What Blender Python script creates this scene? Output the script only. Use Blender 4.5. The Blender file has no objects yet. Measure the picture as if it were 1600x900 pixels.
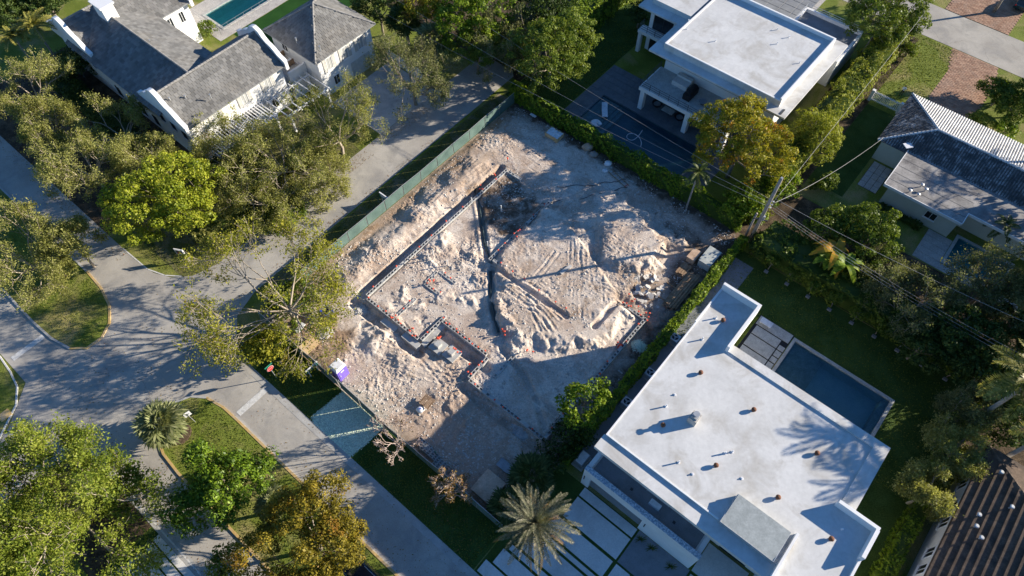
import bpy, bmesh, math, random
import numpy as np
from mathutils import Vector, Matrix, Euler
from mathutils.geometry import delaunay_2d_cdt

scene = bpy.context.scene
R = math.radians
# ------------------------------------------------------------------ camera
CAM_H = 64.0
FOC = 1067.0                       # focal length in pixels of a 1600 px wide frame
TILT = math.atan(665.0 / 1067.0)   # angle away from straight down
cam_d = bpy.data.cameras.new('camera')
cam_d.sensor_fit = 'HORIZONTAL'
cam_d.sensor_width = 36.0
cam_d.lens = 36.0 * FOC / 1600.0
cam_d.clip_start = 1.0
cam_d.clip_end = 6000.0
cam = bpy.data.objects.new('camera', cam_d)
scene.collection.objects.link(cam)
cam.location = (0, 0, CAM_H)
cam.rotation_euler = (TILT, 0, 0)
scene.camera = cam

# ------------------------------------------------------------------ sky and sun
SUN_AZ, SUN_EL = R(12.5), R(17.5)   # azimuth counted from +X
world = bpy.data.worlds.new('World')
scene.world = world
world.use_nodes = True
wn = world.node_tree
wn.nodes.clear()
sky = wn.nodes.new('ShaderNodeTexSky')
sky.sky_type = 'NISHITA'
sky.sun_disc = False
sky.sun_elevation = SUN_EL
sky.sun_rotation = R(90) - SUN_AZ
sky.altitude = 10
sky.air_density = 1.2
sky.dust_density = 0.0
sky.ozone_density = 8.0
bg = wn.nodes.new('ShaderNodeBackground')
bg.inputs['Strength'].default_value = 0.079
wo = wn.nodes.new('ShaderNodeOutputWorld')
wn.links.new(sky.outputs[0], bg.inputs[0])
wn.links.new(bg.outputs[0], wo.inputs[0])

sun_d = bpy.data.lights.new('sun', 'SUN')
sun_d.energy = 5.0
sun_d.angle = R(0.5)
sun_d.color = (1.0, 0.90, 0.745)
sun = bpy.data.objects.new('sun', sun_d)
scene.collection.objects.link(sun)
sdir = Vector((math.cos(SUN_EL) * math.cos(SUN_AZ), math.cos(SUN_EL) * math.sin(SUN_AZ), math.sin(SUN_EL)))
sun.rotation_euler = sdir.to_track_quat('Z', 'Y').to_euler()
sun.location = (60, 20, 60)

vs = scene.view_settings
vs.view_transform = 'Standard'
vs.look = 'None'
vs.exposure = 1.10
vs.gamma = 1.0
vs.use_curve_mapping = False
scene.cycles.max_bounces = 6
scene.cycles.transparent_max_bounces = 8

# ------------------------------------------------------------------ surveying helpers
CT, ST = math.cos(TILT), math.sin(TILT)
def survey(u, v, z=0.0):
    """ground (or height z) point of the plan seen at a photo coordinate"""
    x, y = u - 800.0, 450.0 - v
    d = (x, y * CT + FOC * ST, y * ST - FOC * CT)
    s = (z - CAM_H) / d[2]
    return (d[0] * s, d[1] * s, z)
def mpp(u, v, z=0.0):
    """metres per photo pixel at that point"""
    p = survey(u, v, z)
    depth = p[1] * ST + (CAM_H - z) * CT
    return depth / FOC
G50 = R(50)
UX, UY = math.cos(G50), math.sin(G50)       # block grid, axis a
VX, VY = math.sin(G50), -math.cos(G50)      # block grid, axis b
def W(a, b, z=0.0):
    return (a * UX + b * VX, a * UY + b * VY, z)
def AB(x, y):
    return (x * UX + y * UY, x * VX + y * VY)
def sab(u, v, z=0.0):
    p = survey(u, v, z)
    return AB(p[0], p[1])

col = scene.collection
ROOT = {}
def link(o):
    col.objects.link(o)
    return o
def thing(name, label, cat, loc, group=None):
    o = bpy.data.objects.new(name, None)
    o.empty_display_size = 0.3
    link(o)
    o.location = loc
    o['label'] = label
    o['category'] = cat
    if group: o['group'] = group
    ROOT[o.name] = Vector(loc)
    return o
def tag(o, label, cat, group=None):
    o['label'] = label
    o['category'] = cat
    if group: o['group'] = group
    return o

class MB:
    def __init__(s):
        s.v = []; s.f = []; s.m = []
    def add(s, vs, fs, m=0):
        n = len(s.v)
        s.v.extend(vs)
        for f in fs:
            s.f.append([i + n for i in f]); s.m.append(m)
        return s
    def prism(s, pts, z0, z1, m=0, bottom=False):
        """pts: world xy polygon, any winding"""
        ar = sum(pts[i][0] * pts[(i + 1) % len(pts)][1] - pts[(i + 1) % len(pts)][0] * pts[i][1] for i in range(len(pts)))
        if ar < 0: pts = pts[::-1]
        n = len(pts)
        vs = [(p[0], p[1], z0) for p in pts] + [(p[0], p[1], z1) for p in pts]
        fs = [[n + i for i in range(n)]]
        if bottom: fs.append([n - 1 - i for i in range(n)])
        for i in range(n):
            j = (i + 1) % n
            fs.append([i, j, n + j, n + i])
        return s.add(vs, fs, m)
    def box(s, a0, a1, b0, b1, z0, z1, m=0):
        """box on the block grid"""
        return s.prism([W(a0, b0), W(a1, b0), W(a1, b1), W(a0, b1)], z0, z1, m, True)
    def sheet(s, pts, z, m=0):
        pts = [(p[0], p[1]) for p in pts]
        ar = sum(pts[i][0] * pts[(i + 1) % len(pts)][1] - pts[(i + 1) % len(pts)][0] * pts[i][1] for i in range(len(pts)))
        if ar < 0: pts = pts[::-1]
        return s.add([(p[0], p[1], z) for p in pts], [list(range(len(pts)))], m)
    def face(s, pts, m=0):
        return s.add([tuple(p) for p in pts], [list(range(len(pts)))], m)
    def hexa(s, b, t, m=0):
        """b, t: 4 bottom and 4 top points, counter-clockwise from above"""
        return s.add([tuple(p) for p in b] + [tuple(p) for p in t],
                     [[3, 2, 1, 0], [4, 5, 6, 7], [0, 1, 5, 4], [1, 2, 6, 5], [2, 3, 7, 6], [3, 0, 4, 7]], m)
    def obox(s, c, ax, ay, az, m=0):
        """oriented box: centre and three half-axis vectors"""
        c, ax, ay, az = Vector(c), Vector(ax), Vector(ay), Vector(az)
        b = [c - ax - ay - az, c + ax - ay - az, c + ax + ay - az, c - ax + ay - az]
        t = [p + 2 * az for p in b]
        return s.hexa(b, t, m)
    def tube(s, pts, rad, n=6, m=0, cap=True):
        pts = [Vector(p) for p in pts]
        if not hasattr(rad, '__len__'): rad = [rad] * len(pts)
        base = len(s.v)
        prev = None
        for i, p in enumerate(pts):
            d = (pts[min(i + 1, len(pts) - 1)] - pts[max(i - 1, 0)])
            if d.length < 1e-6: d = Vector((0, 0, 1))
            d.normalize()
            if prev is None:
                x = d.orthogonal().normalized()
            else:
                x = prev - d * prev.dot(d)
                x = x.normalized() if x.length > 1e-5 else d.orthogonal().normalized()
            prev = x
            y = d.cross(x)
            for k in range(n):
                t = 2 * math.pi * k / n
                s.v.append(tuple(p + (x * math.cos(t) + y * math.sin(t)) * rad[i]))
        for i in range(len(pts) - 1):
            for k in range(n):
                k2 = (k + 1) % n
                s.f.append([base + i * n + k, base + i * n + k2, base + (i + 1) * n + k2, base + (i + 1) * n + k]); s.m.append(m)
        if cap:
            s.f.append([base + k for k in range(n)][::-1]); s.m.append(m)
            s.f.append([base + (len(pts) - 1) * n + k for k in range(n)]); s.m.append(m)
        return s
    def lathe(s, c, prof, n=12, m=0):
        """prof: (radius, z) pairs from bottom to top"""
        base = len(s.v)
        for r, z in prof:
            for k in range(n):
                t = 2 * math.pi * k / n
                s.v.append((c[0] + r * math.cos(t), c[1] + r * math.sin(t), c[2] + z))
        for i in range(len(prof) - 1):
            for k in range(n):
                k2 = (k + 1) % n
                s.f.append([base + i * n + k, base + i * n + k2, base + (i + 1) * n + k2, base + (i + 1) * n + k]); s.m.append(m)
        s.f.append([base + (len(prof) - 1) * n + k for k in range(n)]); s.m.append(m)
        s.f.append([base + k for k in range(n)][::-1]); s.m.append(m)
        return s
    def build(s, name, mats, parent=None, loc=None, smooth=False, kind=None):
        if not isinstance(mats, (list, tuple)): mats = [mats]
        root = parent
        while root is not None and root.parent is not None: root = root.parent
        off = Vector((0, 0, 0))
        if root is not None: off = ROOT[root.name]
        elif loc is not None: off = Vector(loc)
        me = bpy.data.meshes.new(name)
        ox, oy, oz = off
        me.from_pydata([(x - ox, y - oy, z - oz) for x, y, z in s.v], [], s.f)
        for mm in mats: me.materials.append(mm)
        if len(mats) > 1: me.polygons.foreach_set('material_index', s.m)
        if smooth: me.polygons.foreach_set('use_smooth', [True] * len(me.polygons))
        o = bpy.data.objects.new(name, me)
        link(o)
        if parent is not None: o.parent = parent
        else:
            o.location = off
            ROOT[o.name] = off
        if kind: o['kind'] = kind
        return o
def struct(name, mb, mats, **k):
    o = mb.build(name, mats, **k)
    o['kind'] = 'structure'
    return o
def copy_tree(o, loc=None, rotz=None, scale=None, label=None, parent=None):
    c = o.copy(); link(c); c.parent = parent
    if parent is None:
        if loc is not None: c.location = loc
        if rotz is not None: c.rotation_euler = (0, 0, rotz)
        if scale is not None: c.scale = (scale,) * 3 if not hasattr(scale, '__len__') else scale
        if label: c['label'] = label
    for ch in list(o.children): copy_tree(ch, parent=c)
    return c

# ------------------------------------------------------------------ materials
def rgb(h):
    h = h.lstrip('#')
    f = lambda x: x / 12.92 if x <= 0.04045 else ((x + 0.055) / 1.055) ** 2.4
    return tuple(f(int(h[i:i + 2], 16) / 255) for i in (0, 2, 4))
def new_mat(name):
    m = bpy.data.materials.new(name)
    m.use_nodes = True
    nt = m.node_tree
    nt.nodes.clear()
    out = nt.nodes.new('ShaderNodeOutputMaterial')
    p = nt.nodes.new('ShaderNodeBsdfPrincipled')
    nt.links.new(p.outputs[0], out.inputs[0])
    return m, nt, p, out
def coords(nt, obj=False, rot=None):
    if obj:
        t = nt.nodes.new('ShaderNodeTexCoord').outputs['Object']
    else:
        t = nt.nodes.new('ShaderNodeNewGeometry').outputs['Position']
    if rot is not None:
        mp = nt.nodes.new('ShaderNodeMapping'); mp.inputs['Rotation'].default_value = (0, 0, rot)
        nt.links.new(t, mp.inputs[0]); t = mp.outputs[0]
    return t
def noise(nt, co, scale, detail=4, rough=0.6, dist=0.0):
    n = nt.nodes.new('ShaderNodeTexNoise')
    n.inputs['Scale'].default_value = scale
    n.inputs['Detail'].default_value = detail
    n.inputs['Roughness'].default_value = rough
    n.inputs['Distortion'].default_value = dist
    nt.links.new(co, n.inputs['Vector'])
    return n.outputs['Fac']
def remap(nt, f, a, b, lo=0.0, hi=1.0):
    r = nt.nodes.new('ShaderNodeMapRange')
    r.inputs['From Min'].default_value = a; r.inputs['From Max'].default_value = b
    r.inputs['To Min'].default_value = lo; r.inputs['To Max'].default_value = hi
    nt.links.new(f, r.inputs['Value'])
    return r.outputs[0]
def mixc(nt, f, a, b, mode='MIX'):
    m = nt.nodes.new('ShaderNodeMix'); m.data_type = 'RGBA'; m.blend_type = mode
    for sock, val in ((m.inputs[0], f), (m.inputs[6], a), (m.inputs[7], b)):
        if isinstance(val, (int, float)): sock.default_value = val
        elif isinstance(val, tuple): sock.default_value = (*val[:3], 1)
        else: nt.links.new(val, sock)
    return m.outputs[2]
def mathn(nt, op, a, b=None):
    m = nt.nodes.new('ShaderNodeMath'); m.operation = op
    for i, val in enumerate((a, b)):
        if val is None: continue
        if isinstance(val, (int, float)): m.inputs[i].default_value = val
        else: nt.links.new(val, m.inputs[i])
    return m.outputs[0]
def bump(nt, p, h, strength=0.5, dist=0.05):
    b = nt.nodes.new('ShaderNodeBump')
    b.inputs['Strength'].default_value = strength
    b.inputs['Distance'].default_value = dist
    nt.links.new(h, b.inputs['Height'])
    nt.links.new(b.outputs[0], p.inputs['Normal'])
def surf(name, c1, c2, scale=1.0, fine=20.0, fine_amt=0.25, rough=0.85, bmp=0.2, bdist=0.02, spec=0.3, c3=None, s3=0.2, lo=0.35, hi=0.65, obj=False, metallic=0.0, island=0.0):
    """two-tone procedural surface: broad patches, fine speckle, optional third tone, bump"""
    m, nt, p, out = new_mat(name)
    co = coords(nt, obj)
    n1 = remap(nt, noise(nt, co, scale, 5), lo, hi)
    c = mixc(nt, n1, c1, c2)
    if c3 is not None:
        n3 = remap(nt, noise(nt, co, s3, 4, 0.65, 0.6), 0.48, 0.68)
        c = mixc(nt, n3, c, c3)
    nf = noise(nt, co, fine, 4, 0.7)
    k = remap(nt, nf, 0.3, 0.7, 1 - fine_amt, 1 + fine_amt)
    if island:
        g = nt.nodes.new('ShaderNodeNewGeometry').outputs['Random Per Island']
        k = mathn(nt, 'MULTIPLY', k, remap(nt, g, 0, 1, 1 - island, 1 + island))
    cmb = nt.nodes.new('ShaderNodeCombineColor')
    for i in range(3): nt.links.new(k, cmb.inputs[i])
    c = mixc(nt, 1.0, c, cmb.outputs[0], 'MULTIPLY')
    nt.links.new(c, p.inputs['Base Color'])
    p.inputs['Roughness'].default_value = rough
    p.inputs['Specular IOR Level'].default_value = spec
    p.inputs['Metallic'].default_value = metallic
    if bmp: bump(nt, p, nf, bmp, bdist)
    return m
def leafmat(name, dark, mid, light, rough=0.5, trans=0.35, clump=0.9, spec=0.2, accent=None, acc_amt=0.0):
    m, nt, p, out = new_mat(name)
    co = coords(nt, True)
    rnd = nt.nodes.new('ShaderNodeNewGeometry').outputs['Random Per Island']
    nz = noise(nt, co, clump, 3, 0.6)
    oi = nt.nodes.new('ShaderNodeObjectInfo').outputs['Random']
    f = mathn(nt, 'ADD', mathn(nt, 'MULTIPLY', rnd, 0.55), mathn(nt, 'MULTIPLY', remap(nt, nz, 0.3, 0.7), 0.45))
    f = mathn(nt, 'ADD', f, remap(nt, oi, 0, 1, -0.08, 0.08))
    r = nt.nodes.new('ShaderNodeValToRGB')
    r.color_ramp.elements[0].position = 0.1; r.color_ramp.elements[0].color = (*dark, 1)
    r.color_ramp.elements[1].position = 0.9; r.color_ramp.elements[1].color = (*light, 1)
    e = r.color_ramp.elements.new(0.5); e.color = (*mid, 1)
    nt.links.new(f, r.inputs[0])
    c = r.outputs[0]
    if accent is not None:
        n2 = noise(nt, co, clump * 0.7, 3, 0.6, 0.3)
        a = mathn(nt, 'ADD', remap(nt, n2, 0.45, 0.7), mathn(nt, 'MULTIPLY', rnd, 0.35))
        a = remap(nt, a, 1.0 - acc_amt, 1.35 - acc_amt)
        c = mixc(nt, a, c, accent)
    nt.links.new(c, p.inputs['Base Color'])
    p.inputs['Roughness'].default_value = rough
    p.inputs['Specular IOR Level'].default_value = spec
    if trans:
        t = nt.nodes.new('ShaderNodeBsdfTranslucent')
        c2 = mixc(nt, 1.0, c, (1.0, 1.0, 0.55), 'MULTIPLY')
        nt.links.new(c2, t.inputs[0])
        ms = nt.nodes.new('ShaderNodeMixShader'); ms.inputs[0].default_value = trans
        nt.links.new(p.outputs[0], ms.inputs[1]); nt.links.new(t.outputs[0], ms.inputs[2])
        nt.links.new(ms.outputs[0], out.inputs[0])
    return m
def plain(name, c, rough=0.6, spec=0.4, metallic=0.0, var=0.12, scale=3.0):
    return surf(name, tuple(x * (1 - var) for x in c), tuple(min(1, x * (1 + var)) for x in c), scale, 25, var * 0.5, rough, 0.08, 0.01, spec, metallic=metallic, obj=False)

M = {}
M['asphalt'] = surf('asphalt', (0.35, 0.322, 0.285), (0.46, 0.43, 0.385), 0.22, 14, 0.16, 0.9, 0.25, 0.01, 0.25, c3=(0.30, 0.285, 0.265), s3=0.35)
def add_cracks(m, scale=0.16, width=0.012, amt=0.35):
    nt = m.node_tree
    p = next(n for n in nt.nodes if n.type == 'BSDF_PRINCIPLED')
    src = p.inputs['Base Color'].links[0].from_socket
    co = coords(nt)
    w = nt.nodes.new('ShaderNodeVectorMath'); w.operation = 'MULTIPLY_ADD'
    nz = nt.nodes.new('ShaderNodeTexNoise'); nz.inputs['Scale'].default_value = 0.9; nz.inputs['Detail'].default_value = 4
    nt.links.new(co, nz.inputs['Vector'])
    nt.links.new(nz.outputs['Color'], w.inputs[0]); w.inputs[1].default_value = (1.6, 1.6, 0); nt.links.new(co, w.inputs[2])
    v = nt.nodes.new('ShaderNodeTexVoronoi'); v.feature = 'DISTANCE_TO_EDGE'; v.inputs['Scale'].default_value = scale
    nt.links.new(w.outputs[0], v.inputs['Vector'])
    k = remap(nt, v.outputs['Distance'], 0.0, width, 1.0, 0.0)
    gate = remap(nt, noise(nt, co, 0.12, 3), 0.45, 0.6)
    f = mathn(nt, 'MULTIPLY', mathn(nt, 'MULTIPLY', k, gate), amt)
    c = mixc(nt, f, src, (0.10, 0.095, 0.09))
    st = remap(nt, noise(nt, co, 0.9, 5, 0.7, 1.2), 0.60, 0.74, 0.0, 0.30)
    c = mixc(nt, st, c, (0.20, 0.19, 0.175))
    nt.links.new(c, p.inputs['Base Color'])
add_cracks(M['asphalt'])
M['concrete'] = surf('concrete', (0.42, 0.41, 0.39), (0.52, 0.51, 0.48), 0.5, 9, 0.14, 0.85, 0.15, 0.01, 0.3, c3=(0.34, 0.33, 0.31), s3=0.4)
M['gutter'] = surf('gutter_concrete', (0.36, 0.35, 0.33), (0.46, 0.45, 0.43), 0.8, 12, 0.14, 0.85, 0.15, 0.01, 0.3)
M['slab'] = surf('driveway_slab', (0.64, 0.62, 0.585), (0.72, 0.70, 0.665), 0.6, 8, 0.12, 0.8, 0.12, 0.01, 0.3, c3=(0.54, 0.52, 0.49), s3=0.3)
M['yellow'] = surf('yellow_kerb_paint', (0.50, 0.33, 0.12), (0.58, 0.40, 0.17), 1.5, 12, 0.2, 0.75, 0.1, 0.01, 0.3, c3=(0.42, 0.36, 0.27), s3=1.2)
M['white_paint'] = surf('white_road_paint', (0.58, 0.57, 0.54), (0.72, 0.71, 0.69), 1.5, 10, 0.15, 0.75, 0.05, 0.01, 0.3, c3=(0.42, 0.41, 0.39), s3=1.5)
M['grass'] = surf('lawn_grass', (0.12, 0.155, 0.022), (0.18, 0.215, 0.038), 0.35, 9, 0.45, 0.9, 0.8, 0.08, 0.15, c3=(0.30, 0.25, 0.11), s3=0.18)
M['grass_shaded'] = surf('shaded_lawn_grass', (0.035, 0.068, 0.012), (0.065, 0.10, 0.02), 0.4, 8, 0.4, 0.9, 0.8, 0.08, 0.15, c3=(0.065, 0.115, 0.028), s3=0.25)  # lawn green darkened so the colour holds the shade over these lawns
M['grass_dry'] = surf('dry_verge_grass', (0.08, 0.10, 0.025), (0.16, 0.15, 0.06), 0.35, 8, 0.4, 0.95, 0.8, 0.08, 0.15, c3=(0.26, 0.22, 0.16), s3=0.22)
M['turf'] = surf('artificial_turf', (0.016, 0.06, 0.010), (0.022, 0.075, 0.013), 0.6, 14, 0.25, 0.9, 0.4, 0.02, 0.15)
M['mulch'] = surf('leaf_mulch', (0.045, 0.032, 0.022), (0.09, 0.065, 0.042), 1.2, 7, 0.5, 0.95, 1.0, 0.06, 0.15, c3=(0.16, 0.115, 0.075), s3=0.7)
M['tuft'] = leafmat('grass_blades', (0.09, 0.13, 0.016), (0.17, 0.20, 0.03), (0.30, 0.28, 0.085), 0.8, 0.4, 0.3, 0.1)
M['gravel'] = surf('crushed_stone', (0.60, 0.69, 0.54), (0.76, 0.83, 0.67), 4.0, 12, 0.55, 0.9, 1.0, 0.08, 0.3)
M['brick'] = surf('brick_paver', (0.30, 0.17, 0.115), (0.42, 0.27, 0.19), 1.4, 7, 0.3, 0.85, 0.4, 0.02, 0.25, c3=(0.36, 0.24, 0.18), s3=0.5, island=0.18)
M['white_wall'] = surf('white_stucco', (0.74, 0.735, 0.72), (0.80, 0.795, 0.785), 0.6, 12, 0.05, 0.85, 0.12, 0.01, 0.3)
M['white_roof'] = surf('white_roof_coating', (0.55, 0.545, 0.53), (0.65, 0.645, 0.63), 0.28, 2.5, 0.07, 0.8, 0.08, 0.01, 0.3, c3=(0.47, 0.45, 0.415), s3=0.34)
M['white_trim'] = plain('white_trim', (0.78, 0.78, 0.78), 0.6, 0.4, 0, 0.03)
M['grey_roof'] = surf('grey_roof_membrane', (0.38, 0.40, 0.375), (0.47, 0.49, 0.46), 1.5, 6, 0.1, 0.85, 0.1, 0.01, 0.3)
M['terr_roof'] = surf('grey_terrace_membrane', (0.19, 0.20, 0.215), (0.25, 0.26, 0.275), 0.8, 18, 0.18, 0.85, 0.1, 0.01, 0.3)
M['tile_grey'] = surf('grey_cement_tile', (0.15, 0.147, 0.142), (0.215, 0.21, 0.20), 0.5, 9, 0.10, 0.85, 0.2, 0.01, 0.3, c3=(0.19, 0.18, 0.165), s3=0.25, island=0.24)
M['tile_under'] = plain('roof_underlay', (0.12, 0.118, 0.112), 0.9, 0.2)
M['tile_cap'] = surf('ridge_cap_tile', (0.22, 0.21, 0.20), (0.30, 0.29, 0.275), 1.5, 9, 0.15, 0.85, 0.2, 0.01, 0.3, island=0.1)
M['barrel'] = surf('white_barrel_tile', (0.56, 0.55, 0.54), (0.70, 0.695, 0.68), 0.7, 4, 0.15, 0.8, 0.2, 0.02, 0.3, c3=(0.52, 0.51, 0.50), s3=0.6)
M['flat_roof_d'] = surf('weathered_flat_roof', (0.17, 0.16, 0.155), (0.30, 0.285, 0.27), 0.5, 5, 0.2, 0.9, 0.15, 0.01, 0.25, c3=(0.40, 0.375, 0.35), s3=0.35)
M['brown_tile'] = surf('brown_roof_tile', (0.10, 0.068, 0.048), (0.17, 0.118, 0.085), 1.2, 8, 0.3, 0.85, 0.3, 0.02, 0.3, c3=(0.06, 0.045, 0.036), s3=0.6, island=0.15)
M['barrel_dark'] = surf('dark_barrel_tile', (0.07, 0.07, 0.07), (0.15, 0.148, 0.145), 0.8, 3.5, 0.6, 0.8, 0.2, 0.02, 0.3, c3=(0.42, 0.41, 0.40), s3=0.9)  # darker speckled tile for the south-west and hip slopes
M['cream_wall'] = surf('cream_stucco', (0.52, 0.54, 0.48), (0.58, 0.60, 0.54), 0.7, 10, 0.06, 0.85, 0.1, 0.01, 0.3)
M['dark_deck'] = surf('dark_deck_tile', (0.095, 0.11, 0.125), (0.14, 0.155, 0.17), 0.8, 8, 0.2, 0.6, 0.1, 0.01, 0.4)
M['pale_deck'] = surf('pale_stone_deck', (0.40, 0.37, 0.34), (0.50, 0.47, 0.43), 0.8, 6, 0.25, 0.8, 0.15, 0.01, 0.3)  # pale stone in its own colour
M['coping'] = surf('stone_coping', (0.36, 0.36, 0.34), (0.48, 0.48, 0.45), 2.0, 10, 0.25, 0.8, 0.2, 0.01, 0.3)
M['dark_metal'] = plain('dark_metal', (0.045, 0.048, 0.052), 0.5, 0.5)
M['grey_metal'] = plain('grey_metal', (0.32, 0.33, 0.34), 0.45, 0.5, 0.4)
M['black'] = plain('black_rubber', (0.02, 0.02, 0.022), 0.7, 0.3)
M['glass'] = plain('dark_window_glass', (0.022, 0.027, 0.032), 0.08, 0.6)
M['curtain'] = plain('curtained_window_glass', (0.42, 0.43, 0.42), 0.12, 0.6)
M['shutter'] = plain('grey_shutter', (0.52, 0.51, 0.48), 0.7, 0.3)
M['wood'] = surf('weathered_lumber', (0.22, 0.135, 0.075), (0.36, 0.24, 0.15), 2.2, 12, 0.3, 0.85, 0.3, 0.01, 0.25, island=0.3)
M['plywood'] = surf('brown_plywood', (0.50, 0.35, 0.245), (0.60, 0.44, 0.32), 0.8, 5, 0.18, 0.85, 0.1, 0.01, 0.25, c3=(0.40, 0.27, 0.18), s3=0.5)
M['plywood_new'] = surf('new_plywood', (0.50, 0.33, 0.16), (0.58, 0.42, 0.25), 1.2, 8, 0.15, 0.8, 0.1, 0.01, 0.25)
M['pole_wood'] = surf('grey_pole_wood', (0.25, 0.22, 0.19), (0.36, 0.32, 0.28), 2.0, 14, 0.25, 0.9, 0.3, 0.01, 0.2)
M['bark'] = surf('grey_bark', (0.20, 0.165, 0.13), (0.33, 0.285, 0.235), 2.5, 14, 0.3, 0.9, 0.5, 0.02, 0.2)
M['bark_pale'] = surf('pale_bark', (0.30, 0.25, 0.195), (0.43, 0.365, 0.29), 1.5, 10, 0.25, 0.9, 0.4, 0.02, 0.2)
M['bark_pink'] = surf('pinkish_twig_bark', (0.46, 0.36, 0.30), (0.60, 0.49, 0.43), 1.5, 10, 0.25, 0.9, 0.4, 0.02, 0.2)
M['cmu'] = surf('concrete_block', (0.36, 0.36, 0.35), (0.48, 0.475, 0.46), 1.5, 12, 0.2, 0.9, 0.25, 0.01, 0.25, c3=(0.54, 0.51, 0.46), s3=0.7)
M['orange'] = plain('orange_safety_cap', (0.80, 0.10, 0.045), 0.5, 0.4)
M['rebar'] = plain('rusty_rebar', (0.16, 0.075, 0.04), 0.8, 0.3)
M['green_mesh'] = surf('green_windscreen', (0.08, 0.135, 0.118), (0.125, 0.19, 0.17), 0.5, 9, 0.2, 0.75, 0.2, 0.01, 0.3)
M['galv'] = plain('galvanised_steel', (0.50, 0.51, 0.52), 0.4, 0.5, 0.5)
M['blue_plastic'] = plain('blue_plastic', (0.03, 0.06, 0.30), 0.4, 0.5)
M['violet'] = plain('violet_plastic', (0.20, 0.13, 0.62), 0.45, 0.5)
M['white_plastic'] = plain('white_plastic', (0.74, 0.74, 0.75), 0.4, 0.5)
M['red'] = plain('red_sign', (0.62, 0.035, 0.04), 0.5, 0.5)
M['green_sign'] = plain('green_sign', (0.03, 0.22, 0.15), 0.5, 0.5)
M['rust'] = surf('rusty_metal', (0.13, 0.055, 0.03), (0.22, 0.10, 0.055), 8, 30, 0.3, 0.8, 0.3, 0.01, 0.3)
M['rock'] = surf('broken_concrete', (0.42, 0.39, 0.36), (0.58, 0.55, 0.51), 1.5, 9, 0.2, 0.9, 0.5, 0.03, 0.25, island=0.2)
M['pipe_dark'] = plain('dark_drain_pipe', (0.035, 0.055, 0.055), 0.45, 0.5)
M['pipe_white'] = plain('white_pvc', (0.74, 0.73, 0.70), 0.4, 0.5)
M['wire'] = plain('weathered_cable', (0.30, 0.29, 0.28), 0.6, 0.4)
M['wire_dark'] = plain('dark_cable', (0.05, 0.05, 0.055), 0.6, 0.4)
M['lounge'] = plain('white_mesh_fabric', (0.66, 0.68, 0.70), 0.8, 0.3)
M['car_blue'] = plain('dark_blue_car_paint', (0.012, 0.020, 0.034), 0.25, 0.6, 0.2, 0.05)
M['car_teal'] = plain('dark_teal_car_paint', (0.01, 0.05, 0.06), 0.25, 0.6, 0.2, 0.05)
M['skin'] = plain('skin', (0.45, 0.27, 0.19), 0.6, 0.3)
M['shirt'] = plain('white_shirt', (0.78, 0.78, 0.80), 0.85, 0.2, 0, 0.03)
M['trousers'] = plain('dark_trousers', (0.015, 0.018, 0.03), 0.9, 0.2)
M['hair'] = plain('dark_hair', (0.02, 0.014, 0.012), 0.7, 0.3)
M['mosaic'] = surf('speckled_stone_cap', (0.30, 0.38, 0.46), (0.62, 0.66, 0.70), 6.0, 10, 0.4, 0.6, 0.2, 0.01, 0.4, lo=0.45, hi=0.55)

def water_mat(name, tint, depth_col):
    m, nt, p, out = new_mat(name)
    nt.nodes.remove(p)
    co = coords(nt)
    t = nt.nodes.new('ShaderNodeBsdfTransparent'); t.inputs[0].default_value = (*tint, 1)
    g = nt.nodes.new('ShaderNodeBsdfGlossy'); g.inputs['Roughness'].default_value = 0.03
    d = nt.nodes.new('ShaderNodeBsdfDiffuse'); d.inputs[0].default_value = (*depth_col, 1)
    b = nt.nodes.new('ShaderNodeBump'); b.inputs['Strength'].default_value = 0.12; b.inputs['Distance'].default_value = 0.05
    nt.links.new(noise(nt, co, 1.6, 3, 0.5, 0.4), b.inputs['Height'])
    fr = nt.nodes.new('ShaderNodeFresnel'); fr.inputs['IOR'].default_value = 1.33
    nt.links.new(b.outputs[0], g.inputs['Normal']); nt.links.new(b.outputs[0], fr.inputs['Normal'])
    m1 = nt.nodes.new('ShaderNodeMixShader'); m1.inputs[0].default_value = 0.25
    nt.links.new(t.outputs[0], m1.inputs[1]); nt.links.new(d.outputs[0], m1.inputs[2])
    m2 = nt.nodes.new('ShaderNodeMixShader')
    nt.links.new(fr.outputs[0], m2.inputs[0]); nt.links.new(m1.outputs[0], m2.inputs[1]); nt.links.new(g.outputs[0], m2.inputs[2])
    nt.links.new(m2.outputs[0], out.inputs[0])
    return m
M['water'] = water_mat('pool_water', (0.55, 0.86, 0.86), (0.02, 0.20, 0.22))
M['water_dark'] = water_mat('dark_pool_water', (0.60, 0.80, 0.84), (0.03, 0.10, 0.13))
M['pool_teal'] = surf('teal_pool_plaster', (0.11, 0.42, 0.44), (0.15, 0.50, 0.52), 0.6, 6, 0.1, 0.7, 0.05, 0.01, 0.3)
M['pool_navy'] = surf('navy_pool_plaster', (0.15, 0.22, 0.26), (0.20, 0.28, 0.32), 0.6, 8, 0.12, 0.7, 0.05, 0.01, 0.3)
M['pool_dark'] = surf('dark_pool_plaster', (0.46, 0.58, 0.60), (0.56, 0.67, 0.69), 0.6, 8, 0.12, 0.7, 0.05, 0.01, 0.3)

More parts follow.
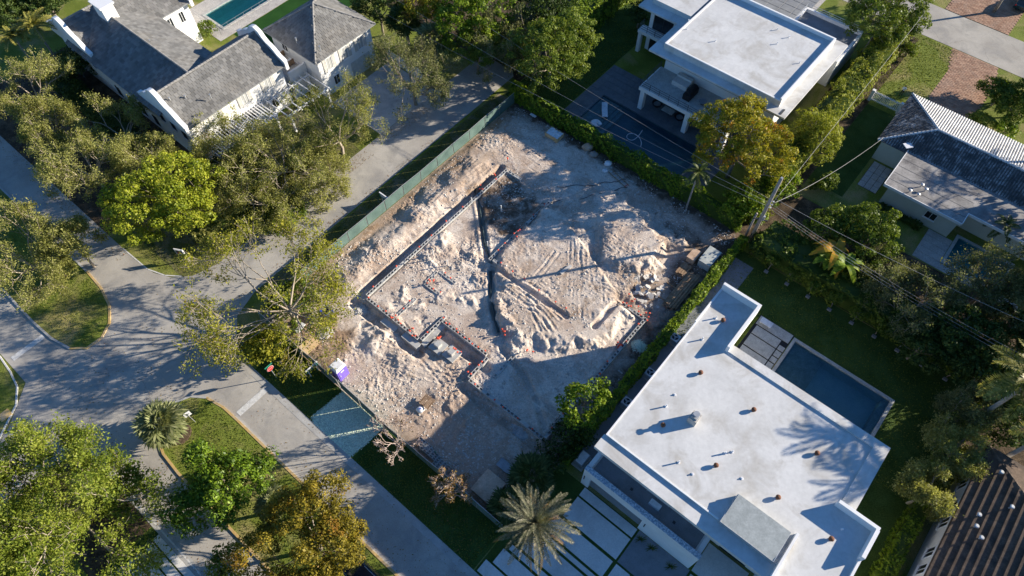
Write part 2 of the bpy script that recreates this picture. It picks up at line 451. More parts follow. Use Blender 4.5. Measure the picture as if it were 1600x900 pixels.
# foliage
L = {}
L['olive'] = leafmat('olive_oak_leaves', (0.145, 0.155, 0.034), (0.31, 0.315, 0.085), (0.50, 0.48, 0.18), 0.6, 0.45, 0.5)
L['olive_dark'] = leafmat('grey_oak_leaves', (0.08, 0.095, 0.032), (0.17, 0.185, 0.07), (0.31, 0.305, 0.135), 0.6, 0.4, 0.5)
L['lime'] = leafmat('lime_green_leaves', (0.085, 0.13, 0.010), (0.25, 0.30, 0.022), (0.45, 0.45, 0.05), 0.45, 0.35, 0.5)
L['sparse'] = leafmat('yellow_green_leaves', (0.10, 0.13, 0.012), (0.25, 0.26, 0.024), (0.43, 0.40, 0.05), 0.55, 0.42, 0.4, accent=(0.26, 0.15, 0.02), acc_amt=0.12)
L['sparse2'] = leafmat('fresh_yellow_green_leaves', (0.085, 0.135, 0.014), (0.23, 0.285, 0.032), (0.42, 0.44, 0.08), 0.55, 0.42, 0.35)
L['mango'] = leafmat('glossy_dark_green_leaves', (0.03, 0.065, 0.007), (0.10, 0.175, 0.012), (0.27, 0.37, 0.03), 0.45, 0.28, 0.5, 0.25)
L['rust'] = leafmat('olive_rust_leaves', (0.07, 0.064, 0.008), (0.20, 0.165, 0.016), (0.36, 0.27, 0.03), 0.5, 0.3, 0.5, accent=(0.27, 0.135, 0.02), acc_amt=0.25)
L['gold'] = leafmat('golden_green_leaves', (0.11, 0.125, 0.010), (0.29, 0.275, 0.020), (0.50, 0.42, 0.04), 0.5, 0.35, 0.45, accent=(0.38, 0.17, 0.015), acc_amt=0.4)
L['green'] = leafmat('mid_green_leaves', (0.05, 0.088, 0.012), (0.13, 0.185, 0.022), (0.27, 0.31, 0.05), 0.5, 0.38, 0.5)
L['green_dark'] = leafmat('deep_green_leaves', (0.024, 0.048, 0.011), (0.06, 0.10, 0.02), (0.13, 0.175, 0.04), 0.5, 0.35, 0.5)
L['hedge'] = leafmat('bright_hedge_leaves', (0.06, 0.12, 0.010), (0.16, 0.24, 0.016), (0.31, 0.38, 0.03), 0.5, 0.35, 0.8)
L['bamboo'] = leafmat('bamboo_leaves', (0.11, 0.15, 0.014), (0.27, 0.30, 0.03), (0.44, 0.42, 0.07), 0.6, 0.4, 0.5)
L['bare'] = leafmat('few_reddish_leaves', (0.16, 0.12, 0.03), (0.26, 0.17, 0.05), (0.34, 0.16, 0.10), 0.6, 0.25, 0.8)
L['palm'] = leafmat('palm_fronds', (0.035, 0.060, 0.014), (0.085, 0.115, 0.028), (0.18, 0.20, 0.06), 0.45, 0.25, 0.5)
L['date'] = leafmat('date_palm_fronds', (0.075, 0.085, 0.045), (0.17, 0.17, 0.10), (0.33, 0.29, 0.20), 0.5, 0.25, 0.4)
L['palm_y'] = leafmat('yellowing_palm_fronds', (0.10, 0.12, 0.02), (0.24, 0.235, 0.05), (0.44, 0.37, 0.10), 0.45, 0.3, 0.4)
L['fan'] = leafmat('pale_fan_palm_leaves', (0.11, 0.135, 0.05), (0.25, 0.275, 0.115), (0.45, 0.45, 0.24), 0.5, 0.3, 0.4)
L['banana'] = leafmat('banana_leaves', (0.20, 0.20, 0.02), (0.46, 0.30, 0.03), (0.60, 0.26, 0.03), 0.4, 0.35, 0.5)
# ------------------------------------------------------------------ numpy noise
def _hash(ix, iy, seed):
    h = (ix.astype(np.int64) * 374761393 + iy.astype(np.int64) * 668265263 + seed * 1442695041) & 0xFFFFFFFF
    h = ((h ^ (h >> 13)) * 1274126177) & 0xFFFFFFFF
    return ((h ^ (h >> 16)) & 0xFFFF) / 65535.0
def vnoise(x, y, seed=0):
    ix, iy = np.floor(x), np.floor(y)
    fx, fy = x - ix, y - iy
    fx = fx * fx * (3 - 2 * fx); fy = fy * fy * (3 - 2 * fy)
    a = _hash(ix, iy, seed); b = _hash(ix + 1, iy, seed)
    c = _hash(ix, iy + 1, seed); d = _hash(ix + 1, iy + 1, seed)
    return (a * (1 - fx) + b * fx) * (1 - fy) + (c * (1 - fx) + d * fx) * fy
def fbm(x, y, sc, oct=4, seed=0, gain=0.5):
    s = np.zeros_like(x); amp = 1.0; tot = 0.0
    for i in range(oct):
        s += amp * (vnoise(x * sc, y * sc, seed + i * 17) - 0.5); tot += amp
        amp *= gain; sc *= 2.03
    return s / tot * 2
def sstep(x, a, b):
    t = np.clip((x - a) / (b - a), 0, 1)
    return t * t * (3 - 2 * t)
def sdist(poly, A, B):
    """signed distance to polygon, negative inside"""
    d = np.full_like(A, 1e9); ins = np.zeros(A.shape, bool)
    n = len(poly)
    for i in range(n):
        x0, y0 = poly[i]; x1, y1 = poly[(i + 1) % n]
        ex, ey = x1 - x0, y1 - y0
        t = np.clip(((A - x0) * ex + (B - y0) * ey) / (ex * ex + ey * ey + 1e-9), 0, 1)
        d = np.minimum(d, np.hypot(A - x0 - t * ex, B - y0 - t * ey))
        c = ((y0 > B) != (y1 > B)) & (A < (x1 - x0) * (B - y0) / (y1 - y0 + 1e-12) + x0)
        ins ^= c
    return np.where(ins, -d, d)
def ldist(line, A, B):
    d = np.full_like(A, 1e9)
    for (x0, y0), (x1, y1) in zip(line[:-1], line[1:]):
        ex, ey = x1 - x0, y1 - y0
        t = np.clip(((A - x0) * ex + (B - y0) * ey) / (ex * ex + ey * ey + 1e-9), 0, 1)
        d = np.minimum(d, np.hypot(A - x0 - t * ex, B - y0 - t * ey))
    return d

# ------------------------------------------------------------------ plan outlines (block grid a, b)
LOT = (10.2, 53.3, -44.0, -9.5)
POOL_A = (37.8, 52.0, -90.6, -86.2)
POOL_B = (55.9, 61.8, -35.8, -20.2)
POOL_C = (37.6, 44.65, 1.5, 11.95)
POOL_D = (64.6, 69.0, 9.6, 15.5)
def rect_xy(r):
    return [W(r[0], r[2])[:2], W(r[1], r[2])[:2], W(r[1], r[3])[:2], W(r[0], r[3])[:2]]
def ground_sheet():
    holes = [LOT, POOL_A, POOL_B, POOL_C, POOL_D]
    S = 2500
    pts = [(-S, -S), (S, -S), (S, S), (-S, S)]
    edges = [(0, 1), (1, 2), (2, 3), (3, 0)]
    for h in holes:
        n = len(pts)
        pts += rect_xy(h)
        edges += [(n, n + 1), (n + 1, n + 2), (n + 2, n + 3), (n + 3, n)]
    v, e, f, *_ = delaunay_2d_cdt([Vector(p) for p in pts], edges, [], 1, 1e-5)
    keep = []
    for t in f:
        c = sum((Vector(v[i]) for i in t), Vector((0, 0))) / len(t)
        a, b = AB(c.x, c.y)
        if any(h[0] < a < h[1] and h[2] < b < h[3] for h in holes): continue
        keep.append(list(t))
    mb = MB()
    mb.add([(p.x, p.y, 0.0) for p in v], keep)
    return struct('ground', mb, M['grass'])
ground_sheet()

def ab_sheet(name, pts, z, mat):
    mb = MB(); mb.sheet([W(a, b) for a, b in pts], z)
    return struct(name, mb, mat, loc=W(*pts[0]))
def rectp(a0, a1, b0, b1): return [(a0, b0), (a1, b0), (a1, b1), (a0, b1)]

def fillet(c, r, t0, t1, n=8):
    return [(c[0] + r * math.cos(t0 + (t1 - t0) * i / n), c[1] + r * math.sin(t0 + (t1 - t0) * i / n)) for i in range(n + 1)]

# ------------------------------------------------------------------ streets
def streets():
    # boulevard with both carriageways, then the side street with rounded corners
    ab_sheet('boulevard_road', rectp(-9.9, 6.0, -240, 160), 0.020, M['asphalt'])
    pts = [(5.0, -60.5)] + [(6.0, -60.0), (6.3, -57.6), (7.2, -55.6), (8.8, -54.0), (11.5, -53.2), (56.8, -53.6), (57.6, -52.8), (57.6, -48.2), (56.8, -47.4), (12.0, -47.0), (8.8, -46.0), (6.9, -43.6), (6.1, -40.5), (6.0, -39.5), (5.0, -39.0)]
    ab_sheet('side_street_road', pts, 0.025, M['asphalt'])
    ab_sheet('side_street_road', [(-200, -52.2), (-16, -52.2), (-13.5, -53), (-9.0, -57), (-9.0, -44), (-10.6, -45.4), (-13, -46.4), (-200, -46.4)], 0.0255, M['asphalt'])
    # concrete gutter strips
    mb = MB()
    mb.sheet([W(a, b) for a, b in rectp(5.35, 6.02, -39.4, 160)], 0.030)
    mb.sheet([W(a, b) for a, b in rectp(1.45, 1.75, -37, 160)], 0.030)
    mb.sheet([W(a, b) for a, b in rectp(-9.95, -9.35, -46, 160)], 0.030)
    struct('gutter', mb, M['gutter'])
    mb = MB()
    def band(pts, w, z):
        for (p, q) in zip(pts[:-1], pts[1:]):
            d = Vector((q[0] - p[0], q[1] - p[1])); L_ = d.length; d /= L_; n = Vector((-d.y, d.x)) * w / 2
            e = d * (w * 0.25)
            mb.sheet([W(p[0] - e.x + n.x, p[1] - e.y + n.y), W(q[0] + e.x + n.x, q[1] + e.y + n.y), W(q[0] + e.x - n.x, q[1] + e.y - n.y), W(p[0] - e.x - n.x, p[1] - e.y - n.y)], z)
    # stop bars
    mb.sheet([W(a, b) for a, b in rectp(1.85, 5.3, -37.25, -36.6)], 0.036)
    mb.sheet([W(a, b) for a, b in rectp(-9.4, -5.9, -60.05, -59.4)], 0.036)
    # edge lines
    band([(-9.62, -37.5), (-9.62, 60)], 0.14, 0.036)
    band([(6.0, -63.2), (6.15, -58.6), (6.9, -56.4), (8.0, -54.9)], 0.14, 0.036)
    mb2 = mb
    struct('road_marking', mb2, M['white_paint'])
streets()

def kerbed_island(name, outline, kerb_mat, grass_mat, kw=0.22, h=0.13, paint=None):
    """raised planted island: kerb ring with a lawn inside; outline in grid coords, CCW or CW"""
    n = len(outline)
    ar = sum(outline[i][0] * outline[(i + 1) % n][1] - outline[(i + 1) % n][0] * outline[i][1] for i in range(n))
    if ar > 0: outline = outline[::-1]     # W() mirrors the grid, so this comes out CCW in the world
    P = [Vector(W(a, b)[:2]) for a, b in outline]
    inn = []
    for i in range(n):
        d0 = (P[i] - P[i - 1]).normalized(); d1 = (P[(i + 1) % n] - P[i]).normalized()
        nn = Vector((-d0.y - d1.y, d0.x + d1.x)); l = nn.length
        nn = nn / l if l > 1e-6 else Vector((-d0.y, d0.x))
        c = max(0.5, nn.dot(Vector((-d0.y, d0.x))))
        inn.append(P[i] + nn * (kw / c))
    mb = MB()
    for i in range(n):
        j = (i + 1) % n
        A, B, C, D = P[i], P[j], inn[j], inn[i]
        mb.add([(A.x, A.y, 0), (B.x, B.y, 0), (B.x, B.y, h), (A.x, A.y, h), (C.x, C.y, h), (D.x, D.y, h), (C.x, C.y, 0), (D.x, D.y, 0)],
               [[0, 1, 2, 3], [3, 2, 4, 5], [5, 4, 6, 7]], 1 if (paint and paint(*AB(*((A + B) / 2)))) else 0)
    struct('kerb', mb, [kerb_mat, M['yellow']])
    mb = MB(); mb.prism([(p.x, p.y) for p in inn], 0, h - 0.03)
    o = struct(name, mb, grass_mat)
    return inn

ISL = {}
ISL['median'] = kerbed_island('median_lawn',
    [(-5.6, 150), (-5.6, -36.5), (-5.4, -39.2), (-4.7, -41.2), (-3.4, -42.6), (-1.6, -42.9), (0.0, -42.2), (1.0, -40.8), (1.45, -38.6), (1.5, -36.5), (1.5, 150)], M['gutter'], M['grass'],
    paint=lambda a, b: b > -41.5)
ISL['tear'] = kerbed_island('teardrop_lawn',
    [(1.7, -230), (1.7, -63.5), (1.5, -60.4), (0.8, -57.6), (-0.4, -55.7), (-2.0, -54.7), (-3.8, -54.8), (-5.0, -56.2), (-5.6, -58.8), (-5.8, -62), (-5.8, -230)], M['gutter'], M['grass'],
    paint=lambda a, b: a > -5 and b > -63)
ISL['left'] = kerbed_island('corner_lawn',
    [(-10.1, -230), (-10.0, -61), (-10.2, -58.5), (-10.6, -56.4), (-11.7, -54.6), (-14.7, -52.5), (-40, -50), (-40, -230)], M['white_paint'], M['grass'], kw=0.15)
# concrete pad with a painted patch on the corner
mb = MB(); mb.box(-13.6, -12.5, -54.9, -54.0, 0.0, 0.16); struct('kerb_ramp', mb, M['yellow'])

# verges, mulch beds and lawns of the block
ab_sheet('verge_strip', rectp(6.02, 10.2, -39.5, -30.6), 0.012, M['grass_shaded'])
ab_sheet('verge_strip', rectp(6.02, 10.2, -25.0, -9.5), 0.012, M['grass_shaded'])
ab_sheet('street_verge', rectp(12, 53.0, -46.9, -44.05), 0.010, M['grass_dry'])
ab_sheet('front_yard', rectp(8.0, 34.0, -66, -53.4), 0.008, M['grass_dry'])
ab_sheet('hedge_bed', rectp(6.0, 24, -100, -66.2), 0.010, M['mulch'])
ab_sheet('back_lawn', rectp(53.35, 80, -46, -38.3), 0.012, M['grass_shaded'])
ab_sheet('back_lawn', rectp(44.8, 51.4, -9.0, 18.5), 0.012, M['grass_shaded'])
ab_sheet('side_lawn', rectp(24, 45, 12.3, 18), 0.015, M['grass_shaded'])
ab_sheet('shaded_shrub_bed', rectp(51.5, 63.0, -8, 60), 0.010, M['mulch'])
ab_sheet('shaded_shrub_bed', rectp(44.5, 51.4, 18.6, 60), 0.011, M['mulch'])  # dark sheet over the grass, painting in the deep shade of this corner
ab_sheet('east_lawn', rectp(83, 101, -9.2, -2.3), 0.012, M['grass'])
ab_sheet('hedge_bed', rectp(53.4, 100, -13.2, -8.0), 0.016, M['mulch'])
ab_sheet('side_lawn', rectp(66, 83, -8, -3.5), 0.012, M['grass_shaded'])
ab_sheet('street_garden', rectp(56.5, 80, -75, -46.1), 0.009, M['mulch'])

# east street with brick driveways
ab_sheet('east_street_road', [(101.3, -60), (101.3, 60), (109.0, 60), (109.0, -60)], 0.020, M['asphalt'])

def paver_field(name, outline, pa, pb, z0, z1, mat, gap=0.02, seed=3, inside=None, maxn=290):
    """separate pavers laid on the grid inside an outline; the biggest in view are objects of their own"""
    rnd = random.Random(seed)
    A = [p[0] for p in outline]; B = [p[1] for p in outline]
    cells = []
    a = min(A); r = 0
    while a < max(A):
        b = min(B) - (pb / 2 if r % 2 else 0)
        while b < max(B):
            c = np.array([[a + pa / 2]]), np.array([[b + pb / 2]])
            if sdist(outline, *c)[0, 0] < -0.04: cells.append((a, b))
            b += pb
        a += pa; r += 1
    base = MB(); base.sheet([W(*p) for p in outline], z0 * 0.5)
    ob = struct(name, base, mat)
    rest = MB()
    for (a, b) in cells:
        dz = rnd.uniform(-0.004, 0.006)
        rest.prism([W(a + gap, b + gap)[:2], W(a + pa - gap, b + gap)[:2], W(a + pa - gap, b + pb - gap)[:2], W(a + gap, b + pb - gap)[:2]], z0 * 0.6, z1 + dz)
    o = rest.build('paver', mat, parent=ob, kind='stuff')
    return ob
paver_field('brick_driveway', [(101.2, -3.6), (101.2, 2.7), (98, 3.6), (91.4, 3.6), (88.0, 2.8), (87.0, -1.0), (89.5, -2.3), (96.2, -2.3)], 0.32, 0.62, 0.03, 0.045, M['brick'])
paver_field('brick_driveway', [(109.1, -7.8), (109.1, 1.4), (122, 1.3), (122, -7.8)], 0.32, 0.62, 0.03, 0.045, M['brick'], seed=5)
# ------------------------------------------------------------------ construction lot terrain
def lot_terrain():
    a0, a1, b0, b1 = LOT
    st = 0.105
    na, nb = int((a1 - a0) / st) + 1, int((b1 - b0) / st) + 1
    aa = np.linspace(a0, a1, na); bb = np.linspace(b0, b1, nb)
    A, B = np.meshgrid(aa, bb, indexing='ij')
    wa = fbm(A, B, 0.55, 4, 5) * 0.9; wb = fbm(A, B, 0.55, 4, 9) * 0.9
    A2, B2 = A + wa, B + wb
    z = fbm(A, B, 0.12, 3, 1) * 0.18 + 0.05
    PX = lambda pts, zz=0.3: [sab(u, v, zz) for u, v in pts]
    foot = [(19.2, -36.8), (42.8, -37), (43, -30.2), (36.5, -15), (36.5, -12.3), (19, -12.1), (19, -22), (22.3, -22), (22.5, -28.8), (19.0, -28.8)]
    dfoot = sdist(foot, A, B)
    z += 0.34 * sstep(-dfoot, -0.1, 0.35)
    rough = np.full_like(A, 0.10)
    def raise_(poly, h, soft, warp=1.0):
        d = sdist(poly, A + wa * warp, B + wb * warp)
        return h * sstep(-d, -soft, soft)
    # bank along the street fence
    bank = np.exp(-((B2 + 40.3) / 1.15) ** 2) * sstep(A, 17, 21) * (1 - sstep(A, 40, 45))
    z += 0.95 * bank * (0.8 + 0.5 * fbm(A, B, 0.25, 3, 4))
    z -= 0.28 * np.exp(-((B2 + 42.9) / 0.7) ** 2) * sstep(A, 18, 22) * (1 - sstep(A, 40, 44))
    # trenches outside the footing
    for line, w, dep in [([(19.5, -37.75), (43.0, -37.75)], 0.55, 0.75), ([(18.1, -37.4), (18.1, -28.0)], 0.75, 0.6), ([(18.1, -28.0), (22.0, -28.0)], 0.5, 0.4),
                         ([(21.3, -27.5), (21.3, -21.4)], 0.6, 0.55), ([(18.2, -21.6), (18.2, -12)], 0.55, 0.4), ([(19, -11.4), (36, -11.5)], 0.6, 0.3),
                         ([(31.0, -29), (31.0, -18.5)], 0.35, 0.35), ([(36.0, -15.5), (32.0, -15.6)], 0.4, 0.5)]:
        d = ldist(line, A + wa * 0.12, B + wb * 0.12)
        z -= dep * (1 - sstep(d, w * 0.55, w * 1.15))
    # plateau with wheel tracks, dropping to the lower basin in the south-east
    pl = PX([(775, 415), (850, 318), (960, 300), (1060, 375), (1010, 425), (965, 470), (985, 490), (935, 540), (880, 545), (842, 530), (800, 545), (785, 520), (778, 470)], 0.8)
    z += raise_(pl, 0.95, 0.75, 1.6)
    z += raise_(PX([(930, 335), (985, 328), (1040, 372), (1038, 408), (992, 422), (945, 402)], 1.5), 0.95, 0.9, 1.0)
    # grey fill slope in the north corner and brow
    z += raise_(PX([(790, 180), (880, 200), (1000, 290), (900, 330), (840, 300), (760, 230)]), 0.35, 1.4, 1.0)
    z += raise_(PX([(690, 235), (760, 230), (795, 262), (700, 330), (640, 340)]), 0.25, 0.9, 1.5)
    # spoil heaps: (u, v, radius m, height, flatness)
    heaps = [(595, 520, 2.3, 1.25), (578, 545, 1.4, 0.7), (640, 560, 2.4, 0.55), (690, 385, 1.9, 0.95), (672, 398, 1.1, 0.5), (735, 400, 1.4, 0.85), (755, 440, 1.2, 0.6), (715, 415, 0.9, 0.45),
             (700, 470, 1.2, 0.5), (735, 475, 1.0, 0.45), (655, 480, 1.2, 0.5), (625, 465, 1.0, 0.4), (790, 500, 1.1, 0.7), (812, 525, 0.9, 0.5), (690, 545, 1.1, 0.75), (705, 550, 0.8, 0.5),
             (715, 630, 1.6, 0.7), (730, 660, 1.0, 0.55), (690, 615, 1.3, 0.45), (600, 480, 1.2, 0.4), (555, 520, 1.0, 0.3), (985, 470, 1.2, 0.4), (930, 500, 1.3, 0.35), (665, 655, 0.9, 0.35),
             (860, 545, 0.8, 0.4), (900, 535, 0.8, 0.4), (1060, 380, 1.5, 0.4), (1080, 400, 1.2, 0.35)]
    for u, v, r, h in heaps:
        ca, cb = sab(u, v, h * 0.5)
        d = np.hypot(A + wa * 1.5 - ca, B + wb * 1.5 - cb) / r
        z += h * 0.75 * np.clip(1 - d, 0, None) ** 1.15 * (1 + 0.5 * fbm(A, B, 0.9, 3, 21))
        rough += 0.12 * np.exp(-d * d)
    # scoop marks / holes
    for u, v, r, h in [(725, 395, 0.8, 0.5), (745, 415, 0.7, 0.5), (795, 480, 0.7, 0.4), (880, 372, 0.5, 0.25), (700, 640, 0.9, 0.35), (575, 512, 1.0, 0.35), (652, 468, 0.8, 0.4), (655, 505, 0.8, 0.4), (860, 590, 1.6, 0.3), (920, 590, 1.6, 0.35)]:
        ca, cb = sab(u, v, 0.3)
        d = np.hypot(A + wa * 1.6 - ca, B + wb * 1.6 - cb) / r
        z -= h * 0.55 * (1 - sstep(d, 0.2, 1.1))
    # wheel and digger tracks
    def track(line, gap, w, dep, rib=0.0):
        nonlocal z
        P = np.array(line); dv = np.gradient(P, axis=0); dv /= np.linalg.norm(dv, axis=1, keepdims=True) + 1e-9
        nv = np.stack([-dv[:, 1], dv[:, 0]], 1)
        fade = np.clip(0.55 + fbm(A, B, 0.5, 3, 91) * 1.4, 0.0, 1.2)
        for sd in (-1, 1):
            d = ldist([tuple(q) for q in P + nv * gap * sd], A + wa * 0.10, B + wb * 0.10)
            g = np.exp(-(d / w) ** 2)
            z += dep * 0.5 * fade * (-g + 0.8 * np.exp(-((d - w * 1.8) / (w * 0.8)) ** 2)) * (1 + rib * 0.5 * np.sin((A * 0.8 + B * 0.6) * 31))
    for pts, gap, w, dep in [([(912, 320), (915, 500)], 0.55, 0.16, 0.15), ([(932, 330), (936, 500)], 0.35, 0.12, 0.12), ([(895, 330), (890, 470)], 0.25, 0.10, 0.10),
                       ([(830, 230), (960, 320)], 0.5, 0.13, 0.10), ([(820, 250), (900, 310)], 0.5, 0.12, 0.09), ([(800, 440), (850, 470), (880, 500)], 0.5, 0.16, 0.14),
                       ([(790, 450), (830, 480), (850, 520)], 0.45, 0.15, 0.15), ([(800, 480), (840, 490), (870, 530)], 0.3, 0.14, 0.15), ([(700, 310), (760, 262)], 0.5, 0.13, 0.10),
                       ([(660, 330), (740, 250)], 0.4, 0.13, 0.09), ([(625, 510), (700, 600)], 0.5, 0.13, 0.10), ([(600, 560), (720, 600)], 0.5, 0.13, 0.09), ([(600, 530), (660, 545)], 0.4, 0.12, 0.1),
                       ([(870, 400), (830, 450)], 0.3, 0.12, 0.1), ([(640, 395), (668, 388)], 0.3, 0.1, 0.12), ([(650, 405), (680, 400)], 0.3, 0.1, 0.12), ([(960, 400), (880, 440)], 0.45, 0.13, 0.10), ([(900, 430), (960, 460)], 0.4, 0.12, 0.10)]:
        track(PX(pts), gap, w, dep, 0.5)
    # shallow pipe trenches
    for pts in ([(745, 296), (752, 340), (760, 400), (768, 408)], [(768, 425), (768, 470), (778, 520)], [(785, 545), (820, 590), (838, 630), (850, 668), (856, 690)], [(838, 622), (868, 645)]):
        d = ldist(PX(pts), A, B)
        z -= 0.35 * (1 - sstep(d, 0.2, 0.5))
        z += 0.12 * np.exp(-((d - 0.6) / 0.22) ** 2)
    # churned surface
    churn = np.clip(fbm(A, B, 0.22, 3, 33) * 2.4 + 0.38, 0.06, 1.0)
    rid = 1 - np.abs(fbm(A, B, 0.8, 4, 43, 0.6)) * 2.2
    z += np.clip(rid, 0, 1) ** 2 * 0.06 * churn
    z += fbm(A, B, 1.3, 4, 41, 0.6) * 0.07 * churn + fbm(A, B, 3.4, 3, 51, 0.7) * (0.07 + rough * 0.30) * churn
    z = 0.34 + (z - 0.34) * 0.72
    clod = np.clip(fbm(A, B, 2.1, 3, 141, 0.75) - 0.12, 0, 1); z += clod * 0.15 * np.clip(churn, 0.1, 1) ** 1.5
    # keep the rim level with its surroundings
    rim = np.minimum(np.minimum(A - a0, a1 - A), np.minimum(B - b0, b1 - B))
    z = z * sstep(rim, 0.0, 1.2) + 0.004
    # soil kind: pale sand against brown earth
    sand = 0.55 + fbm(A, B, 0.3, 4, 61) * 0.5
    sand += 0.30 * sstep(-dfoot, 0, 1)
    sand += raise_(PX([(735, 593), (755, 560), (800, 560), (990, 500), (1000, 500), (850, 690)]), 0.9, 0.4, 0.5)
    sand += raise_(PX([(790, 175), (860, 195), (990, 280), (1060, 375), (990, 420), (930, 390), (900, 320), (800, 240)]), 0.35, 1.5, 1.5)
    sand -= raise_(PX([(610, 660), (700, 600), (840, 690), (760, 790), (640, 740)]), 0.35, 1.5, 1.5)
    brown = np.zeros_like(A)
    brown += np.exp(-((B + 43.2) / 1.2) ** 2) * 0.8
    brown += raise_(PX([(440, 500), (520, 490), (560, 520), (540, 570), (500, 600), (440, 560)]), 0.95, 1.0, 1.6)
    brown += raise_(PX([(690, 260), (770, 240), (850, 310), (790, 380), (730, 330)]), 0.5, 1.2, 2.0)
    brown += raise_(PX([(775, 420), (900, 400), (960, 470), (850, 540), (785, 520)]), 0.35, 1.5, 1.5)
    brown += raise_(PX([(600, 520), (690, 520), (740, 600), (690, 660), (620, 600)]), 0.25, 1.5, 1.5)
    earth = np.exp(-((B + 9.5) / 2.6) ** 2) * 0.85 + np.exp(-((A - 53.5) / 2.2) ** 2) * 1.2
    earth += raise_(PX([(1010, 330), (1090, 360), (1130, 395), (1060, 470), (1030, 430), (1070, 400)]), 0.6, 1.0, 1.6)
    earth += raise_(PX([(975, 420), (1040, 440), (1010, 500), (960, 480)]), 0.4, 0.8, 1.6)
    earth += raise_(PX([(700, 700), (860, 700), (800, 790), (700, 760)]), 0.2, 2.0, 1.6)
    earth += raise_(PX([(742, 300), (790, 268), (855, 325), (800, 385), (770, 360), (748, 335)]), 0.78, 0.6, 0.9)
    X = A * UX + B * VX; Y = A * UY + B * VY
    V = np.stack([X, Y, z], -1).reshape(-1, 3)
    i, j = np.meshgrid(np.arange(na - 1), np.arange(nb - 1), indexing='ij')
    q = (i * nb + j)
    F = np.stack([q, q + 1, q + nb + 1, q + nb], -1).reshape(-1, 4)   # mirrored grid
    # make faces look up
    p0, p1, p2 = V[F[0, 0]], V[F[0, 1]], V[F[0, 2]]
    if np.cross(p1 - p0, p2 - p0)[2] < 0: F = F[:, ::-1]
    me = bpy.data.meshes.new('dirt_lot')
    me.vertices.add(len(V)); me.vertices.foreach_set('co', V.ravel())
    me.loops.add(F.size); me.loops.foreach_set('vertex_index', F.ravel())
    me.polygons.add(len(F)); me.polygons.foreach_set('loop_start', np.arange(len(F)) * 4); me.polygons.foreach_set('loop_total', np.full(len(F), 4))
    me.polygons.foreach_set('use_smooth', np.zeros(len(F), bool))
    me.update(); me.validate()
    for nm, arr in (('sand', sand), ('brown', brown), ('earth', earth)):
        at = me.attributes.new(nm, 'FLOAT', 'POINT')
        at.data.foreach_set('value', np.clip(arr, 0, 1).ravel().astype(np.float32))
    m, nt, p, out = new_mat('construction_soil')
    co = coords(nt)
    def attr(nm):
        n = nt.nodes.new('ShaderNodeAttribute'); n.attribute_name = nm; return n.outputs['Fac']
    nz = noise(nt, co, 0.8, 6, 0.65, 0.4)
    wob = remap(nt, nz, 0.3, 0.7, -0.5, 0.5)
    fs = remap(nt, mathn(nt, 'ADD', attr('sand'), wob), 0.25, 0.9)
    c = mixc(nt, fs, (0.42, 0.315, 0.24), (0.68, 0.585, 0.495))
    rn = noise(nt, co, 1.7, 6, 0.7, 1.6)
    wr = remap(nt, rn, 0.55, 0.68, 0.0, 0.7)
    c = mixc(nt, wr, c, (0.76, 0.69, 0.625))
    bt = remap(nt, noise(nt, co, 0.28, 5, 0.6, 0.8), 0.46, 0.62, 0.0, 0.65)
    c = mixc(nt, bt, c, (0.41, 0.305, 0.235))
    dk = remap(nt, noise(nt, co, 2.6, 6, 0.75, 0.8), 0.58, 0.70, 0.0, 0.6)
    c = mixc(nt, dk, c, (0.25, 0.175, 0.12))
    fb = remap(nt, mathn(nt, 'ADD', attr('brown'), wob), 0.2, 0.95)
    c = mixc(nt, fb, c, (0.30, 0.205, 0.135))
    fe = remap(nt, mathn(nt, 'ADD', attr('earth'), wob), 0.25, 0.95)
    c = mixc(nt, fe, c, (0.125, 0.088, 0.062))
    nf = noise(nt, co, 7.0, 5, 0.75)
    k = remap(nt, nf, 0.28, 0.72, 0.66, 1.30)
    cmb = nt.nodes.new('ShaderNodeCombineColor')
    for q_ in range(3): nt.links.new(k, cmb.inputs[q_])
    c = mixc(nt, 1.0, c, cmb.outputs[0], 'MULTIPLY')
    nt.links.new(c, p.inputs['Base Color'])
    p.inputs['Roughness'].default_value = 0.95
    p.inputs['Specular IOR Level'].default_value = 0.15
    bump(nt, p, mathn(nt, 'ADD', nf, noise(nt, co, 22, 3, 0.7)), 0.7, 0.06)
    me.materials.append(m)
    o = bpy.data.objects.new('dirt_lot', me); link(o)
    o['kind'] = 'structure'
    def hz(a, b):
        ia = int(round((a - a0) / (a1 - a0) * (na - 1))); ib = int(round((b - b0) / (b1 - b0) * (nb - 1)))
        return float(z[min(max(ia, 0), na - 1), min(max(ib, 0), nb - 1)])
    return hz
LOTZ = lot_terrain()
def lotp(u, v, dz=0.0):
    """a point standing on the lot terrain at a photo coordinate"""
    a, b = sab(u, v, 0.3)
    z = LOTZ(a, b)
    a, b = sab(u, v, z + dz)
    x, y, _ = W(a, b)
    return (x, y, z)

